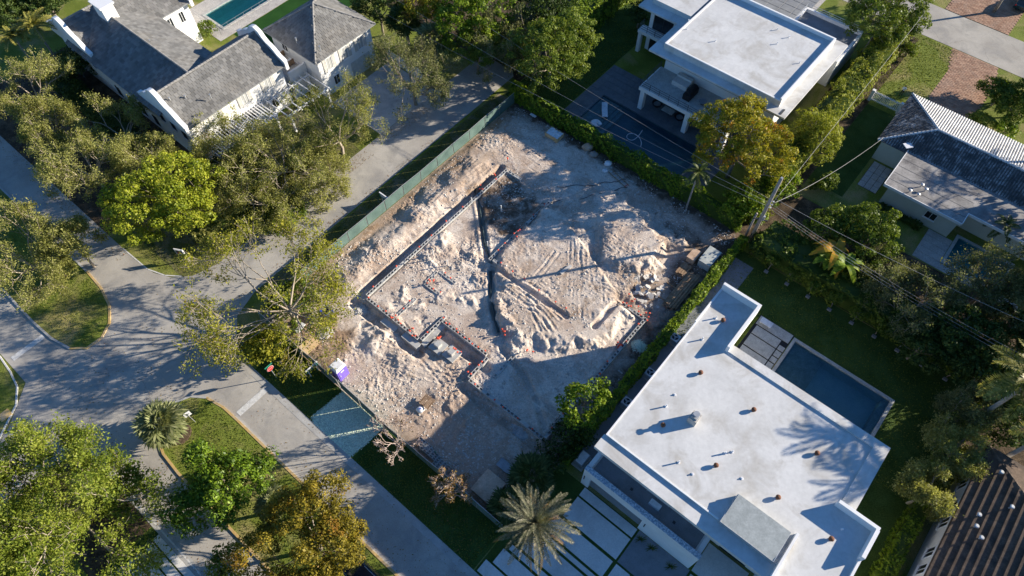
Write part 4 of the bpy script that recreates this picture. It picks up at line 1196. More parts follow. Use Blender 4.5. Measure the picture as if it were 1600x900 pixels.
# ------------------------------------------------------------------ fences
def screen_fence(name, label, path, gap, height=1.72, seed=1, open_from=None, lean=0.0):
    """chain-link construction fence clad in green windscreen: posts, top rail, one screen per bay"""
    rnd = random.Random(seed)
    t = thing(name, label, 'fence', W(path[0][0], path[0][1], 0))
    pts = []
    for (p, q) in zip(path[:-1], path[1:]):
        P, Q = Vector(p), Vector(q); n = max(1, int(round((Q - P).length / gap)))
        for i in range(n): pts.append(P + (Q - P) * (i / n))
    pts.append(Vector(path[-1]))
    tops = []
    for i, p in enumerate(pts):
        x, y, _ = W(p.x, p.y); dx, dy = rnd.uniform(-0.08, 0.08), rnd.uniform(-0.08, 0.08)
        tp = (x + dx, y + dy, height)
        mb = MB(); mb.tube([(x, y, -0.3), tp], 0.035, 6); post = mb.build('post', M['galv'], parent=t)
        mb = MB(); mb.tube([tp, (tp[0], tp[1], height + 0.05)], [0.05, 0.02], 6); mb.build('post_cap', M['galv'], parent=post)
        tops.append(((x, y, 0.06), tp))
    for i in range(len(pts) - 1):
        (b0, t0), (b1, t1) = tops[i], tops[i + 1]
        mb = MB(); mb.tube([t0, t1], 0.025, 6); mb.build('top_rail', M['galv'], parent=t)
        b0, t0, b1, t1 = map(Vector, (b0, t0, b1, t1))
        nn = (b1 - b0).cross(Vector((0, 0, 1))).normalized()
        mb = MB(); nx, nz = 10, 5
        ph = rnd.uniform(0, 6); amp = rnd.uniform(0.02, 0.07)
        V = []
        for side in (0.0, 0.012):
            for a in range(nx + 1):
                for c in range(nz + 1):
                    s, h = 0.02 + 0.96 * a / nx, c / nz
                    p = (b0 + (b1 - b0) * s) * (1 - h) + (t0 + (t1 - t0) * s) * h
                    off = 0.05 + amp * math.sin(math.pi * s) * math.sin(math.pi * h) * math.sin(ph + 5 * s) + side
                    V.append(tuple(p + nn * off))
        F = []
        N = (nx + 1) * (nz + 1)
        for a in range(nx):
            for c in range(nz):
                q = a * (nz + 1) + c
                F.append([q, q + nz + 1, q + nz + 2, q + 1]); F.append([N + q + 1, N + q + nz + 2, N + q + nz + 1, N + q])
        mb.add(V, F); mb.build('windscreen', M['green_mesh'], parent=t)
screen_fence('construction_fence', 'green screened construction fence running along the side street', [(11.5, -44.1), (53.0, -44.1)], 2.95, seed=2)
screen_fence('construction_fence', 'green screened construction fence along the boulevard verge left of the entrance', [(10.3, -43.8), (10.35, -31.4)], 2.95, seed=3, height=1.8)
screen_fence('construction_fence', 'green screened construction fence along the boulevard verge right of the entrance', [(10.25, -25.0), (10.3, -9.8)], 2.95, seed=4, height=1.8)
screen_fence('construction_fence', 'closed entrance gate of the green construction fence behind the gravel apron', [(10.35, -31.2), (10.2, -25.2)], 2.95, seed=5, height=1.75)
# ------------------------------------------------------------------ building helpers
def wall_pt(axis, sign, coord, s, z, out=0.0):
    return W(coord + sign * out, s, z) if axis == 'a' else W(s, coord + sign * out, z)
def wall_slab(mb, axis, sign, coord, s0, s1, z0, z1, o0, o1, m=0):
    """thin box standing proud of a wall between offsets o0 and o1"""
    lo, hi = coord + sign * o0, coord + sign * o1
    lo, hi = min(lo, hi), max(lo, hi)
    if axis == 'a': mb.box(lo, hi, s0, s1, z0, z1, m)
    else: mb.box(s0, s1, lo, hi, z0, z1, m)
def window(t, axis, sign, coord, s0, s1, z0, z1, fr=None, mullion=True, shutters=False, name='window', sill=True, pane='glass'):
    fr = fr or M['white_trim']
    fw = 0.07
    mb = MB()
    wall_slab(mb, axis, sign, coord, s0, s0 + fw, z0, z1, -0.05, 0.07); wall_slab(mb, axis, sign, coord, s1 - fw, s1, z0, z1, -0.05, 0.07)
    wall_slab(mb, axis, sign, coord, s0 + fw, s1 - fw, z1 - fw, z1, -0.05, 0.068); wall_slab(mb, axis, sign, coord, s0 + fw, s1 - fw, z0, z0 + fw, -0.05, 0.068)
    if mullion:
        sm = (s0 + s1) / 2; wall_slab(mb, axis, sign, coord, sm - 0.025, sm + 0.025, z0 + fw, z1 - fw, -0.05, 0.05)
    w = mb.build(name, fr, parent=t)
    mb = MB(); wall_slab(mb, axis, sign, coord, s0 + fw, s1 - fw, z0 + fw, z1 - fw, -0.05, 0.02); mb.build('pane', M[pane], parent=w)
    if sill:
        mb = MB(); wall_slab(mb, axis, sign, coord, s0 - 0.06, s1 + 0.06, z0 - 0.08, z0 - 0.002, -0.05, 0.14); mb.build('sill', M['white_trim'], parent=w)
    if shutters:
        sw = (s1 - s0) * 0.5
        for q0 in (s0 - sw - 0.03, s1 + 0.03):
            mb = MB(); wall_slab(mb, axis, sign, coord, q0, q0 + sw, z0, z1, -0.05, 0.06)
            k = 7
            for i in range(k):
                za = z0 + 0.08 + (z1 - z0 - 0.16) * i / k
                wall_slab(mb, axis, sign, coord, q0 + 0.05, q0 + sw - 0.05, za, za + (z1 - z0 - 0.16) / k * 0.6, 0.06, 0.085)
            mb.build('shutter', M['shutter'], parent=w)
    return w
def rail(t, pts, h=1.0, gap=1.2, mat=None, name='railing', bars=2, r=0.032):
    mat = mat or M['dark_metal']
    mb = MB()
    P = [Vector(p) for p in pts]
    for p, q in zip(P[:-1], P[1:]):
        n = max(1, int(round((q - p).length / gap)))
        for i in range(n + 1):
            c = p + (q - p) * (i / n); mb.tube([c, c + Vector((0, 0, h))], r * 1.15, 5)
        for k in range(bars):
            hh = h * (k + 1) / bars
            mb.tube([p + Vector((0, 0, hh)), q + Vector((0, 0, hh))], r, 5)
    return mb.build(name, mat, parent=t)
def tile_slope(poly, e0, e1, tw, tl, th, rnd, skip=0.0):
    """overlapping flat tiles on a planar roof polygon; e0-e1 is the eave"""
    P0, P1 = Vector(e0), Vector(e1)
    e = (P1 - P0).normalized()
    n = Vector((0, 0, 0))
    pp = [Vector(p) for p in poly]
    for i in range(len(pp)): n += pp[i].cross(pp[(i + 1) % len(pp)])
    n.normalize()
    if n.z < 0: n = -n
    d = n.cross(e)
    if d.z < 0: d = -d
    st = [((p - P0).dot(e), (p - P0).dot(d)) for p in pp]
    S0, S1 = min(s for s, t in st), max(s for s, t in st); T1 = max(t for s, t in st)
    mb = MB(); r = 0; t = -0.04
    while t < T1:
        ss = np.arange(S0 - (tw / 2 if r % 2 else 0), S1, tw)
        if len(ss):
            ins = sdist(st, (ss + tw / 2), np.full_like(ss, min(t + tl * 0.5, T1 - 0.02))) < 0.02
            for s, ok in zip(ss, ins):
                if not ok: continue
                a, b = max(s + 0.018, S0), min(s + tw - 0.018, S1)
                if b - a < 0.05: continue
                j = rnd.uniform(0.8, 1.35)
                lo, hi = th * 1.5 * j, th * 0.35
                t2 = min(t + tl * 1.06, T1 + 0.02)
                v = [P0 + e * a + d * t, P0 + e * b + d * t, P0 + e * b + d * t2, P0 + e * a + d * t2]
                tp = [v[0] + n * lo, v[1] + n * lo, v[2] + n * hi, v[3] + n * hi]
                mb.add([tuple(x) for x in v + tp], [[4, 5, 6, 7], [0, 1, 5, 4], [1, 2, 6, 5], [3, 0, 4, 7]])
        t += tl; r += 1
    return mb
def ridge_caps(pts, r=0.13, step=0.42, mat=None):
    mb = MB()
    for p, q in zip(pts[:-1], pts[1:]):
        p, q = Vector(p), Vector(q); n = max(1, int((q - p).length / step))
        for i in range(n):
            c0, c1 = p + (q - p) * (i / n), p + (q - p) * ((i + 1.05) / n)
            mb.tube([c0 + Vector((0, 0, 0.02)), c1 + Vector((0, 0, 0.0))], [r * 1.1, r * 0.95], 8)
    return mb
def gable_roof(t, axis, s0, s1, c0, c1, ze, zr, rnd, mats=('tile_grey', 'tile_cap'), tw=0.5, tl=0.46, caps=True):
    """ridge runs along axis from s0 to s1; c0..c1 eave to eave"""
    P = (lambda s, c, z: W(s, c, z)) if axis == 'a' else (lambda s, c, z: W(c, s, z))
    cm = (c0 + c1) / 2
    mb = MB()
    mb.add([P(s0, c0, ze), P(s0, cm, zr), P(s0, c1, ze), P(s1, c0, ze), P(s1, cm, zr), P(s1, c1, ze)], [[0, 1, 2], [5, 4, 3], [0, 3, 4, 1], [1, 4, 5, 2], [2, 5, 3, 0]])
    bm = bmesh.new(); 
    for v in mb.v: bm.verts.new(v)
    bm.verts.ensure_lookup_table()
    for f in mb.f: bm.faces.new([bm.verts[i] for i in f])
    bmesh.ops.recalc_face_normals(bm, faces=bm.faces)
    mb2 = MB(); mb2.v = [tuple(v.co) for v in bm.verts]; mb2.f = [[v.index for v in f.verts] for f in bm.faces]; mb2.m = [0] * len(mb2.f); bm.free()
    roof = mb2.build('roof', M['tile_under'], parent=t)
    for c in (c0, c1):
        poly = [P(s0, c, ze), P(s1, c, ze), P(s1, cm, zr), P(s0, cm, zr)]
        o = tile_slope(poly, P(s0, c, ze), P(s1, c, ze), tw, tl, 0.045, rnd)
        o.build('roof_tiles', M[mats[0]], parent=roof, kind='stuff')
        mb = MB()   # gutter board under the eave
        e = 0.09 if c < cm else -0.09
        if axis == 'a': mb.box(s0, s1, min(c - e, c), max(c - e, c), ze - 0.14, ze + 0.02)
        else: mb.box(min(c - e, c), max(c - e, c), s0, s1, ze - 0.14, ze + 0.02)
        mb.build('gutter', M['grey_metal'], parent=roof)
    if caps: ridge_caps([P(s0, cm, zr + 0.03), P(s1, cm, zr + 0.03)]).build('ridge_caps', M[mats[1]], parent=roof)
    return roof
def dutch_parapet(t, a0, a1, b0, b1, ze, zr):
    """curved white gable parapet standing across b0..b1, between a0 and a1"""
    bm_, hw = (b0 + b1) / 2, (b1 - b0) / 2
    prof = []
    N = 28
    for i in range(N + 1):
        s = -1 + 2 * i / N
        line = ze + (zr - ze) * (1 - abs(s))
        scal = 0.42 + 0.22 * abs(math.sin(abs(s) * math.pi * 2.5)) + (0.25 if abs(s) < 0.22 else 0)
        prof.append((bm_ + hw * s, line + scal))
    out = [(b0, ze - 0.6)] + prof + [(b1, ze - 0.6)]
    V = [W(a0, b, z) for b, z in out] + [W(a1, b, z) for b, z in out]
    n = len(out)
    F = [list(range(n)), [n + i for i in range(n)][::-1]] + [[i, n + i, n + (i + 1) % n, (i + 1) % n] for i in range(n)]
    bm = bmesh.new(); vs = [bm.verts.new(v) for v in V]
    for f in F: bm.faces.new([vs[i] for i in f])
    bmesh.ops.recalc_face_normals(bm, faces=bm.faces)
    bm.verts.index_update()
    mb = MB(); mb.v = [tuple(v.co) for v in bm.verts]; mb.f = [[v.index for v in f.verts] for f in bm.faces]; mb.m = [0] * len(mb.f); bm.free()
    par = mb.build('gable_parapet', M['white_wall'], parent=t)
    mb = MB()
    for (p, q) in zip(prof[:-1], prof[1:]):
        b, tp = [], []
        x0, x1 = a0 - 0.06, a1 + 0.06
        mb.hexa([W(x0, p[0], p[1]), W(x0, q[0], q[1]), W(x1, q[0], q[1]), W(x1, p[0], p[1])][::-1], [W(x0, p[0], p[1] + 0.08), W(x0, q[0], q[1] + 0.08), W(x1, q[0], q[1] + 0.08), W(x1, p[0], p[1] + 0.08)][::-1])
    mb.build('coping', M['white_trim'], parent=par)
def pool(name, label, r, coping, water, plaster, depth=1.5, wz=-0.12, steps=None, deck=None, cop='coping'):
    a0, a1, b0, b1 = r
    t = thing(name, label, 'swimming pool', W((a0 + a1) / 2, (b0 + b1) / 2, 0))
    mb = MB()
    c = [W(a0, b0), W(a1, b0), W(a1, b1), W(a0, b1)]
    lo = [(p[0], p[1], -depth) for p in c]; hi = [(p[0], p[1], 0.02) for p in c]
    mb.add(lo + hi, [[0, 1, 2, 3][::-1]] + [[i, 4 + i, 4 + (i + 1) % 4, (i + 1) % 4][::-1] for i in range(4)])
    bm = None
    mb.build('basin', plaster, parent=t)
    if steps:
        for (s0, s1, q0, q1, zt) in steps:
            mb = MB(); mb.box(s0, s1, q0, q1, -depth + 0.01, zt); mb.build('step', M['coping'], parent=t)
    mb = MB(); mb.sheet([W(a0, b0), W(a1, b0), W(a1, b1), W(a0, b1)], wz); mb.build('water', water, parent=t)
    w = coping
    for q in ((a0 - w, a0, b0 - w, b1 + w), (a1, a1 + w, b0 - w, b1 + w), (a0 + 0.001, a1 - 0.001, b0 - w, b0), (a0 + 0.001, a1 - 0.001, b1, b1 + w)):
        mb = MB(); mb.box(*q, -0.1, 0.09); mb.build('coping', M[cop], parent=t)
    return t

# ------------------------------------------------------------------ white house with grey tiled gables (north-west)
def spanish_house():
    rnd = random.Random(41)
    t = thing('gabled_house', 'white stucco house with grey tiled gables and curved white parapets', 'house', W(27, -78, 0))
    ze, zr = 6.2, 9.0
    for bx in ((20.0, 34.2, -74.4, -66.6), (20.0, 34.2, -95.0, -86.2), (20.0, 29.4, -86.3, -74.3)):
        mb = MB(); mb.box(*bx, 0, ze + (0.02 if bx[1] > 30 else 0)); mb.build('wall', M['white_wall'], parent=t)
    gable_roof(t, 'a', 20.0, 34.4, -74.9, -66.1, ze, zr, rnd)
    gable_roof(t, 'a', 20.0, 34.4, -95.4, -85.8, ze, zr, rnd)
    gable_roof(t, 'b', -91.0, -70.5, 19.2, 30.0, ze, zr, rnd)
    for (a0, b0, b1) in ((19.6, -75.2, -65.8), (19.6, -95.7, -85.5), (34.4, -75.2, -65.8), (34.4, -95.7, -85.5)):
        dutch_parapet(t, a0, a0 + 0.42, b0, b1, ze, zr)
    # chimney
    mb = MB(); mb.box(23.9, 25.5, -88.6, -86.4, 7.6, 10.6); ch = mb.build('chimney', M['white_wall'], parent=t)
    mb = MB(); mb.box(23.7, 25.7, -88.8, -86.2, 10.6, 10.8); mb.build('chimney_cap', M['white_trim'], parent=ch)
    # windows on the street side, with shutters
    for s in (23.4, 27.6, 31.2):
        window(t, 'b', 1, -66.6, s, s + 1.0, 4.0, 5.7, shutters=True, pane='curtain')
        window(t, 'b', 1, -66.6, s, s + 1.0, 0.9, 2.6)
    for s in (-84.5, -81.8, -79.0, -76.2):
        window(t, 'a', -1, 20.0, s, s + 0.9, 3.7, 5.4, M['dark_metal']); window(t, 'a', -1, 20.0, s, s + 0.9, 0.8, 2.4, M['dark_metal'])
    for s in (-93.6, -91.0, -88.4, -73.2, -70.9, -68.6):
        window(t, 'a', -1, 19.6 if False else 20.0, s, s + 0.8, 3.4, 5.2, M['dark_metal'])
    for s in (-93.0, -90.5, -88.0): window(t, 'b', 1, -86.2, 30.6 if s < -92 else 32.4, 31.4 if s < -92 else 33.2, 3.8, 5.4) if s < -90 else None
    # roof vents
    for (u, v, z) in ((290, 153, 7.9), (329, 151, 7.6), (266, 156, 8.3), (235, 66, 8.4), (464, 63, 8)):
        if u > 400: continue
        x, y, _ = survey(u, v, z)
        mb = MB(); mb.tube([(x, y, z - 0.3), (x, y, z + 0.3)], 0.07, 8); mb.tube([(x, y, z + 0.3), (x, y, z + 0.36)], 0.11, 8); mb.build('vent_pipe', M['galv'], parent=t)
    # upper terrace between house and tower
    mb = MB(); mb.box(34.85, 37.6, -75.0, -66.6, 0, 3.4); ter = mb.build('terrace', M['white_wall'], parent=t)
    mb = MB(); mb.box(34.9, 37.4, -74.8, -67.0, 3.4, 3.44); mb.build('terrace_floor', M['pale_deck'], parent=ter)
    mb = MB(); mb.box(34.85, 37.6, -66.9, -66.6, 3.4, 4.3); mb.build('terrace_parapet', M['white_wall'], parent=ter)
    mb = MB(); mb.box(34.85, 37.6, -75.3, -75.0, 3.4, 4.3); mb.build('terrace_parapet', M['white_wall'], parent=ter)
spanish_house()
def tower():
    rnd = random.Random(42)
    a0, a1, b0, b1 = 37.1, 47.4, -73.5, -63.3
    t = thing('hip_roof_tower', 'white square house wing under a grey pyramid tile roof above the driveway', 'house', W((a0 + a1) / 2, (b0 + b1) / 2, 0))
    ze, zr = 6.2, 9.7
    mb = MB(); mb.box(a0 + 0.55, a1 - 0.55, b0 + 0.55, b1 - 0.55, 0, ze); mb.build('wall', M['white_wall'], parent=t)
    C = [W(a0, b0, ze), W(a0, b1, ze), W(a1, b1, ze), W(a1, b0, ze)]
    top = W((a0 + a1) / 2, (b0 + b1) / 2, zr)
    mb = MB(); mb.add(C + [top], [[0, 1, 4], [1, 2, 4], [2, 3, 4], [3, 0, 4], [3, 2, 1, 0]]); roof = mb.build('roof', M['tile_under'], parent=t)
    for i in range(4):
        p, q = C[i], C[(i + 1) % 4]
        tile_slope([p, q, top], p, q, 0.5, 0.46, 0.045, rnd).build('roof_tiles', M['tile_grey'], parent=roof, kind='stuff')
        ridge_caps([p, top]).build('hip_caps', M['tile_cap'], parent=roof)
    mb = MB()
    for (q0, q1, r0, r1) in ((a0 + 0.001, a1 - 0.001, b0 - 0.08, b0), (a0 + 0.001, a1 - 0.001, b1, b1 + 0.08), (a0 - 0.08, a0, b0 - 0.08, b1 + 0.08), (a1, a1 + 0.08, b0 - 0.08, b1 + 0.08)): mb.box(q0, q1, r0, r1, ze - 0.14, ze + 0.02)
    mb.build('gutter', M['grey_metal'], parent=roof)
    for s in (38.9, 41.6, 44.3): window(t, 'b', 1, b1 - 0.55, s, s + 1.0, 3.6, 5.5, shutters=True, pane='curtain')
    mb = MB(); wall_slab(mb, 'b', 1, b1 - 0.55, 42.6, 45.9, 0.0, 2.5, -0.05, 0.06); g = mb.build('garage_door', M['shutter'], parent=t)
    for k in range(4):
        mb = MB(); wall_slab(mb, 'b', 1, b1 - 0.55, 42.75, 45.75, 0.1 + k * 0.6, 0.6 + k * 0.6, 0.06, 0.085); mb.build('panel', M['shutter'], parent=g)
    window(t, 'b', 1, b1 - 0.55, 39.4, 40.4, 0.9, 2.4)
    for (u, v) in ((500, 76), (463, 63)):
        x, y, _ = survey(u, v, 7.4); mb = MB(); mb.tube([(x, y, 7.0), (x, y, 7.75)], 0.08, 8); mb.tube([(x, y, 7.75), (x, y, 7.8)], 0.12, 8); mb.build('vent_pipe', M['galv'], parent=roof)
    window(t, 'a', -1, a0 + 0.55, -71.0, -69.8, 4.2, 5.6)
tower()
def pergola():
    t = thing('pergola', 'white wooden pergola over the entrance beside the square tower', 'pergola', W(34.5, -64.5, 0))
    for a in (30.8, 36.9):
        for b in (-62.0, -65.9):
            mb = MB(); mb.box(a - 0.14, a + 0.14, b - 0.14, b + 0.14, 0, 2.9); mb.build('post', M['white_trim'], parent=t)
    for b in (-62.0, -65.9):
        mb = MB(); mb.box(30.2, 37.3, b - 0.08, b + 0.08, 2.9, 3.12); mb.build('beam', M['white_trim'], parent=t)
    for k in range(8):
        a = 30.4 + k * 0.95
        mb = MB(); mb.box(a - 0.05, a + 0.05, -66.4, -61.4, 3.121, 3.3); mb.build('rafter', M['white_trim'], parent=t)
    t = thing('pergola', 'white slatted pergola along the house wall half under the oak', 'pergola', W(24, -64.5, 0))
    for a in (21.0, 29.6):
        mb = MB(); mb.box(a - 0.14, a + 0.14, -63.6, -63.3, 0, 2.9); mb.build('post', M['white_trim'], parent=t)
    for b in (-63.5, -66.3):
        mb = MB(); mb.box(20.6, 30.0, b - 0.08, b + 0.08, 2.9, 3.12); mb.build('beam', M['white_trim'], parent=t)
    for k in range(23):
        a = 20.8 + k * 0.4
        mb = MB(); mb.box(a - 0.06, a + 0.06, -66.6, -62.9, 3.121, 3.24); mb.build('slat', M['white_trim'], parent=t)
pergola()
def patio_chairs():
    for (u, v, lab) in ((437, 83, 'cushioned patio chair with a white seat nearer the curved parapet'), (452, 96, 'cushioned patio chair with a white seat nearer the terrace wall')):
        x, y, z = survey(u, v, 3.85); z = 3.44
        a, b = AB(x, y)
        t = thing('patio_chair', lab, 'chair', (x, y, z), 'terrace chairs')
        mb = MB(); mb.box(a - 0.45, a + 0.45, b - 0.45, b + 0.45, z + 0.1, z + 0.3); mb.build('frame', M['wood'], parent=t)
        mb = MB(); mb.box(a - 0.42, a + 0.42, b - 0.42, b + 0.36, z + 0.3, z + 0.45); mb.build('cushion', M['shirt'], parent=t)
        mb = MB(); mb.box(a - 0.45, a + 0.45, b + 0.37, b + 0.47, z + 0.3, z + 0.85); mb.build('backrest', M['wood'], parent=t)
        for i in (-1, 1):
            for j in (-1, 1):
                mb = MB(); mb.box(a + i * 0.4 - 0.03, a + i * 0.4 + 0.03, b + j * 0.4 - 0.03, b + j * 0.4 + 0.03, z, z + 0.1); mb.build('leg', M['wood'], parent=t)
patio_chairs()
def pool_a():
    ab_sheet('pool_deck', rectp(36.0, 54.0, -93.5, -84.4), 0.016, M['pale_deck']) if False else None
    for r in (rectp(35.6, 54, -93.5, -91.0), rectp(35.6, 54, -85.8, -84.0), rectp(35.6, 37.4, -90.999, -85.801)):
        ab_sheet('pool_deck', r, 0.03, M['pale_deck'])
    ab_sheet('turf_lawn', rectp(37.8, 56, -83.9, -75.8), 0.03, M['turf'])
    t = pool('swimming_pool', 'teal swimming pool behind the white gabled house', POOL_A, 0.38, M['water'], M['pool_teal'])
    f = thing('pool_fence', 'thin metal safety fence round the teal pool', 'fence', W(36.4, -84.6, 0))
    rail(f, [W(36.6, -91.6, 0.03), W(36.6, -85.2, 0.03), W(54, -85.2, 0.03)], 1.2, 1.5, M['grey_metal'], 'fence_panel', 2, 0.02)
pool_a()
mb = MB(); mb.box(48.2, 48.5, -63.0, -56.6, 0, 1.5); tag(mb.build('garden_wall', M['white_wall'], loc=W(48.3, -60, 0)), 'low white garden wall beside the driveway of the tower', 'wall')
ab_sheet('driveway', rectp(37.5, 48.0, -62.6, -53.5), 0.022, M['concrete'])

# ------------------------------------------------------------------ modern white house, north-east
def modern_house_north():
    t = thing('flat_roof_house', 'modern white two storey house with a bright flat roof and pool side balcony', 'house', W(73, -23, 0))
    mb = MB(); mb.box(67.6, 80.2, -30.8, -15.2, 0, 6.75); mb.build('wall', M['white_wall'], parent=t)
    mb = MB(); mb.box(73.2, 88, -37.0, -30.801, 0, 6.74); mb.build('wall', M['white_wall'], parent=t)
    mb = MB(); mb.box(65.4, 82.2, -32.4, -13.5, 6.75, 7.0); mb.build('eave_slab', M['white_roof'], parent=t)
    mb = MB(); mb.box(71.9, 90, -38.4, -32.401, 6.74, 6.99); mb.build('eave_slab', M['white_roof'], parent=t)
    mb = MB(); mb.box(65.38, 82.22, -32.42, -13.48, 6.72, 6.748); mb.build('eave_trim', M['dark_metal'], parent=t)
    mb = MB(); mb.box(66.6, 80.6, -31.0, -14.9, 7.0, 7.8); up = mb.build('roof', M['white_roof'], parent=t)
    mb = MB()
    mb.box(80.35, 80.6, -31.0, -14.9, 7.8, 8.3); mb.box(66.6, 80.349, -15.1, -14.9, 7.8, 8.3); mb.box(66.6, 66.8, -31.0, -15.101, 7.8, 7.92); mb.box(66.801, 80.349, -31.0, -30.8, 7.8, 7.92)
    mb.build('parapet', M['white_trim'], parent=up)
    mb = MB()
    for k in range(12):
        b = -29.6 + k * 1.25; mb.box(67, 80, b, b + 0.05, 7.8, 7.812)
    mb.build('roof_seam', M['white_roof'], parent=up)
    mb = MB(); mb.box(73.4, 90, -37.2, -31.4, 6.99, 7.7); mb.build('roof', M['white_roof'], parent=t)
    # eave strips, drains and roof vents
    for (u, v) in ((1074, 44), (1076, 32), (1118, 63), (1215, 67), (1233, 57), (1250, 97), (1215, 45)):
        x, y, _ = survey(u, v, 7.95); mb = MB(); mb.tube([(x, y, 7.8), (x, y, 8.05)], 0.055, 8); mb.tube([(x, y, 8.05), (x, y, 8.1)], 0.075, 8); mb.build('vent_pipe', M['white_plastic'], parent=up)
    for (a, b) in ((81.2, -15.6), (66.2, -14.2)):
        mb = MB(); mb.box(a - 0.5, a + 0.5, b - 0.12, b + 0.12, 7.0, 7.06); mb.build('drain_grate', M['dark_metal'], parent=t)
    # balcony over the terrace
    mb = MB(); mb.box(62.6, 67.599, -31.3, -18.5, 3.0, 3.5); bal = mb.build('balcony', M['white_wall'], parent=t)
    mb = MB(); mb.box(62.75, 67.599, -31.15, -18.6, 3.5, 3.53); mb.build('balcony_floor', M['coping'], parent=bal)
    rail(bal, [W(67.4, -31.2, 3.53), W(62.7, -31.2, 3.53), W(62.7, -18.6, 3.53)], 0.95, 1.45, None, 'railing', 3)
    for b in (-31.0, -24.3, -19.0):
        mb = MB(); mb.box(62.65, 63.35, b, b + 0.6, 0.05, 2.999); mb.build('column', M['white_wall'], parent=t)
    mb = MB(); mb.box(71.8, 73.199, -37.8, -32.6, 3.1, 3.55); b2 = mb.build('balcony', M['white_wall'], parent=t)
    rail(b2, [W(73.1, -37.7, 3.55), W(71.9, -37.7, 3.55), W(71.9, -32.7, 3.55)], 0.95, 1.3, None, 'railing', 3)
    mb = MB(); mb.box(71.9, 72.4, -37.7, -37.2, 0, 3.099); mb.build('column', M['white_wall'], parent=t)
    for (s0, s1) in ((-29.2, -27.6), (-25.6, -24.0), (-21.6, -20.0)): window(t, 'a', -1, 67.6, s0, s1, 5.4, 6.2, M['dark_metal'], sill=False)
    for (s0, s1) in ((-29.5, -26.5), (-25.8, -22.8), (-22.2, -19.2)): window(t, 'a', -1, 67.6, s0, s1, 0.1, 2.5, M['dark_metal'], name='patio_door', sill=False)
    window(t, 'a', -1, 73.2, -36.4, -33.4, 3.6, 6.2, M['dark_metal'], sill=False, name='balcony_door')
    window(t, 'a', -1, 73.2, -36.4, -33.4, 0.1, 2.5, M['dark_metal'], sill=False, name='patio_door')
    for s in (69.0, 72.5, 76.0): window(t, 'b', 1, -15.2, s, s + 1.4, 4.6, 5.9, M['dark_metal'])
    # dark roof deck on the entrance side
    mb = MB(); mb.box(82.4, 90.0, -22.2, -13.8, 0, 3.8); g = mb.build('wing', M['white_wall'], parent=t)
    mb = MB(); mb.box(82.7, 89.6, -21.9, -14.2, 3.8, 3.83); mb.build('roof_deck', M['terr_roof'], parent=g)
    mb = MB(); mb.box(89.6, 90.0, -22.2, -13.8, 3.8, 4.3); mb.box(82.4, 89.599, -22.2, -21.9, 3.8, 4.3); mb.box(82.4, 89.599, -14.1, -13.8, 3.8, 4.1); mb.build('parapet', M['white_trim'], parent=g)
    rail(g, [W(82.6, -22.05, 4.3), W(89.8, -22.05, 4.3), W(89.8, -14.0, 4.3)], 0.6, 1.6, M['galv'], 'railing', 2)
    return t
modern_house_north()
def side_equipment():
    # condensers and walls in the narrow side yard
    labs = ['white air conditioning unit in the side yard under the north house eave', 'grey air conditioning unit in the side yard by the bamboo hedge', 'white pump box in the side yard nearest the street']
    for k, (a, b) in enumerate(((69.5, -12.4), (72.2, -12.2), (77.0, -12.3))): ac_unit(W(a, b, 0), labs[k], 0.9)
def ac_unit(loc, label, s=0.9, h=0.95):
    x, y, z = loc; a, b = AB(x, y)
    t = thing('condenser_unit', label, 'air conditioner', loc, 'air conditioning condensers')
    mb = MB(); mb.box(a - s / 2, a + s / 2, b - s / 2, b + s / 2, z + 0.06, z + h); mb.build('casing', M['galv'], parent=t)
    mb = MB(); mb.box(a - s / 2 - 0.1, a + s / 2 + 0.1, b - s / 2 - 0.1, b + s / 2 + 0.1, z - 0.02, z + 0.06); mb.build('pad', M['concrete'], parent=t)
    mb = MB(); mb.lathe((x, y, z + h), [(s * 0.44, 0.0), (s * 0.44, 0.04), (s * 0.40, 0.05), (s * 0.40, 0.012)], 20); f = mb.build('fan_shroud', M['white_plastic'], parent=t)
    mb = MB(); mb.lathe((x, y, z + h + 0.013), [(s * 0.39, 0.0), (s * 0.385, 0.006)], 20); mb.build('fan_well', M['black'], parent=f)
    mb = MB()
    for k in range(3):
        q = k * 2.094; d = Vector((math.cos(q), math.sin(q), 0)); e = Vector((-d.y, d.x, 0))
        c = Vector((x, y, z + h + 0.04))
        mb.obox(c + d * s * 0.2, d * s * 0.15, e * s * 0.09 + Vector((0, 0, 0.012)), Vector((0, 0, 0.006)))
    mb.lathe((x, y, z + h + 0.02), [(s * 0.09, 0), (s * 0.09, 0.05), (s * 0.05, 0.06)], 10)
    mb.build('fan', M['grey_metal'], parent=f)
    return t
side_equipment()
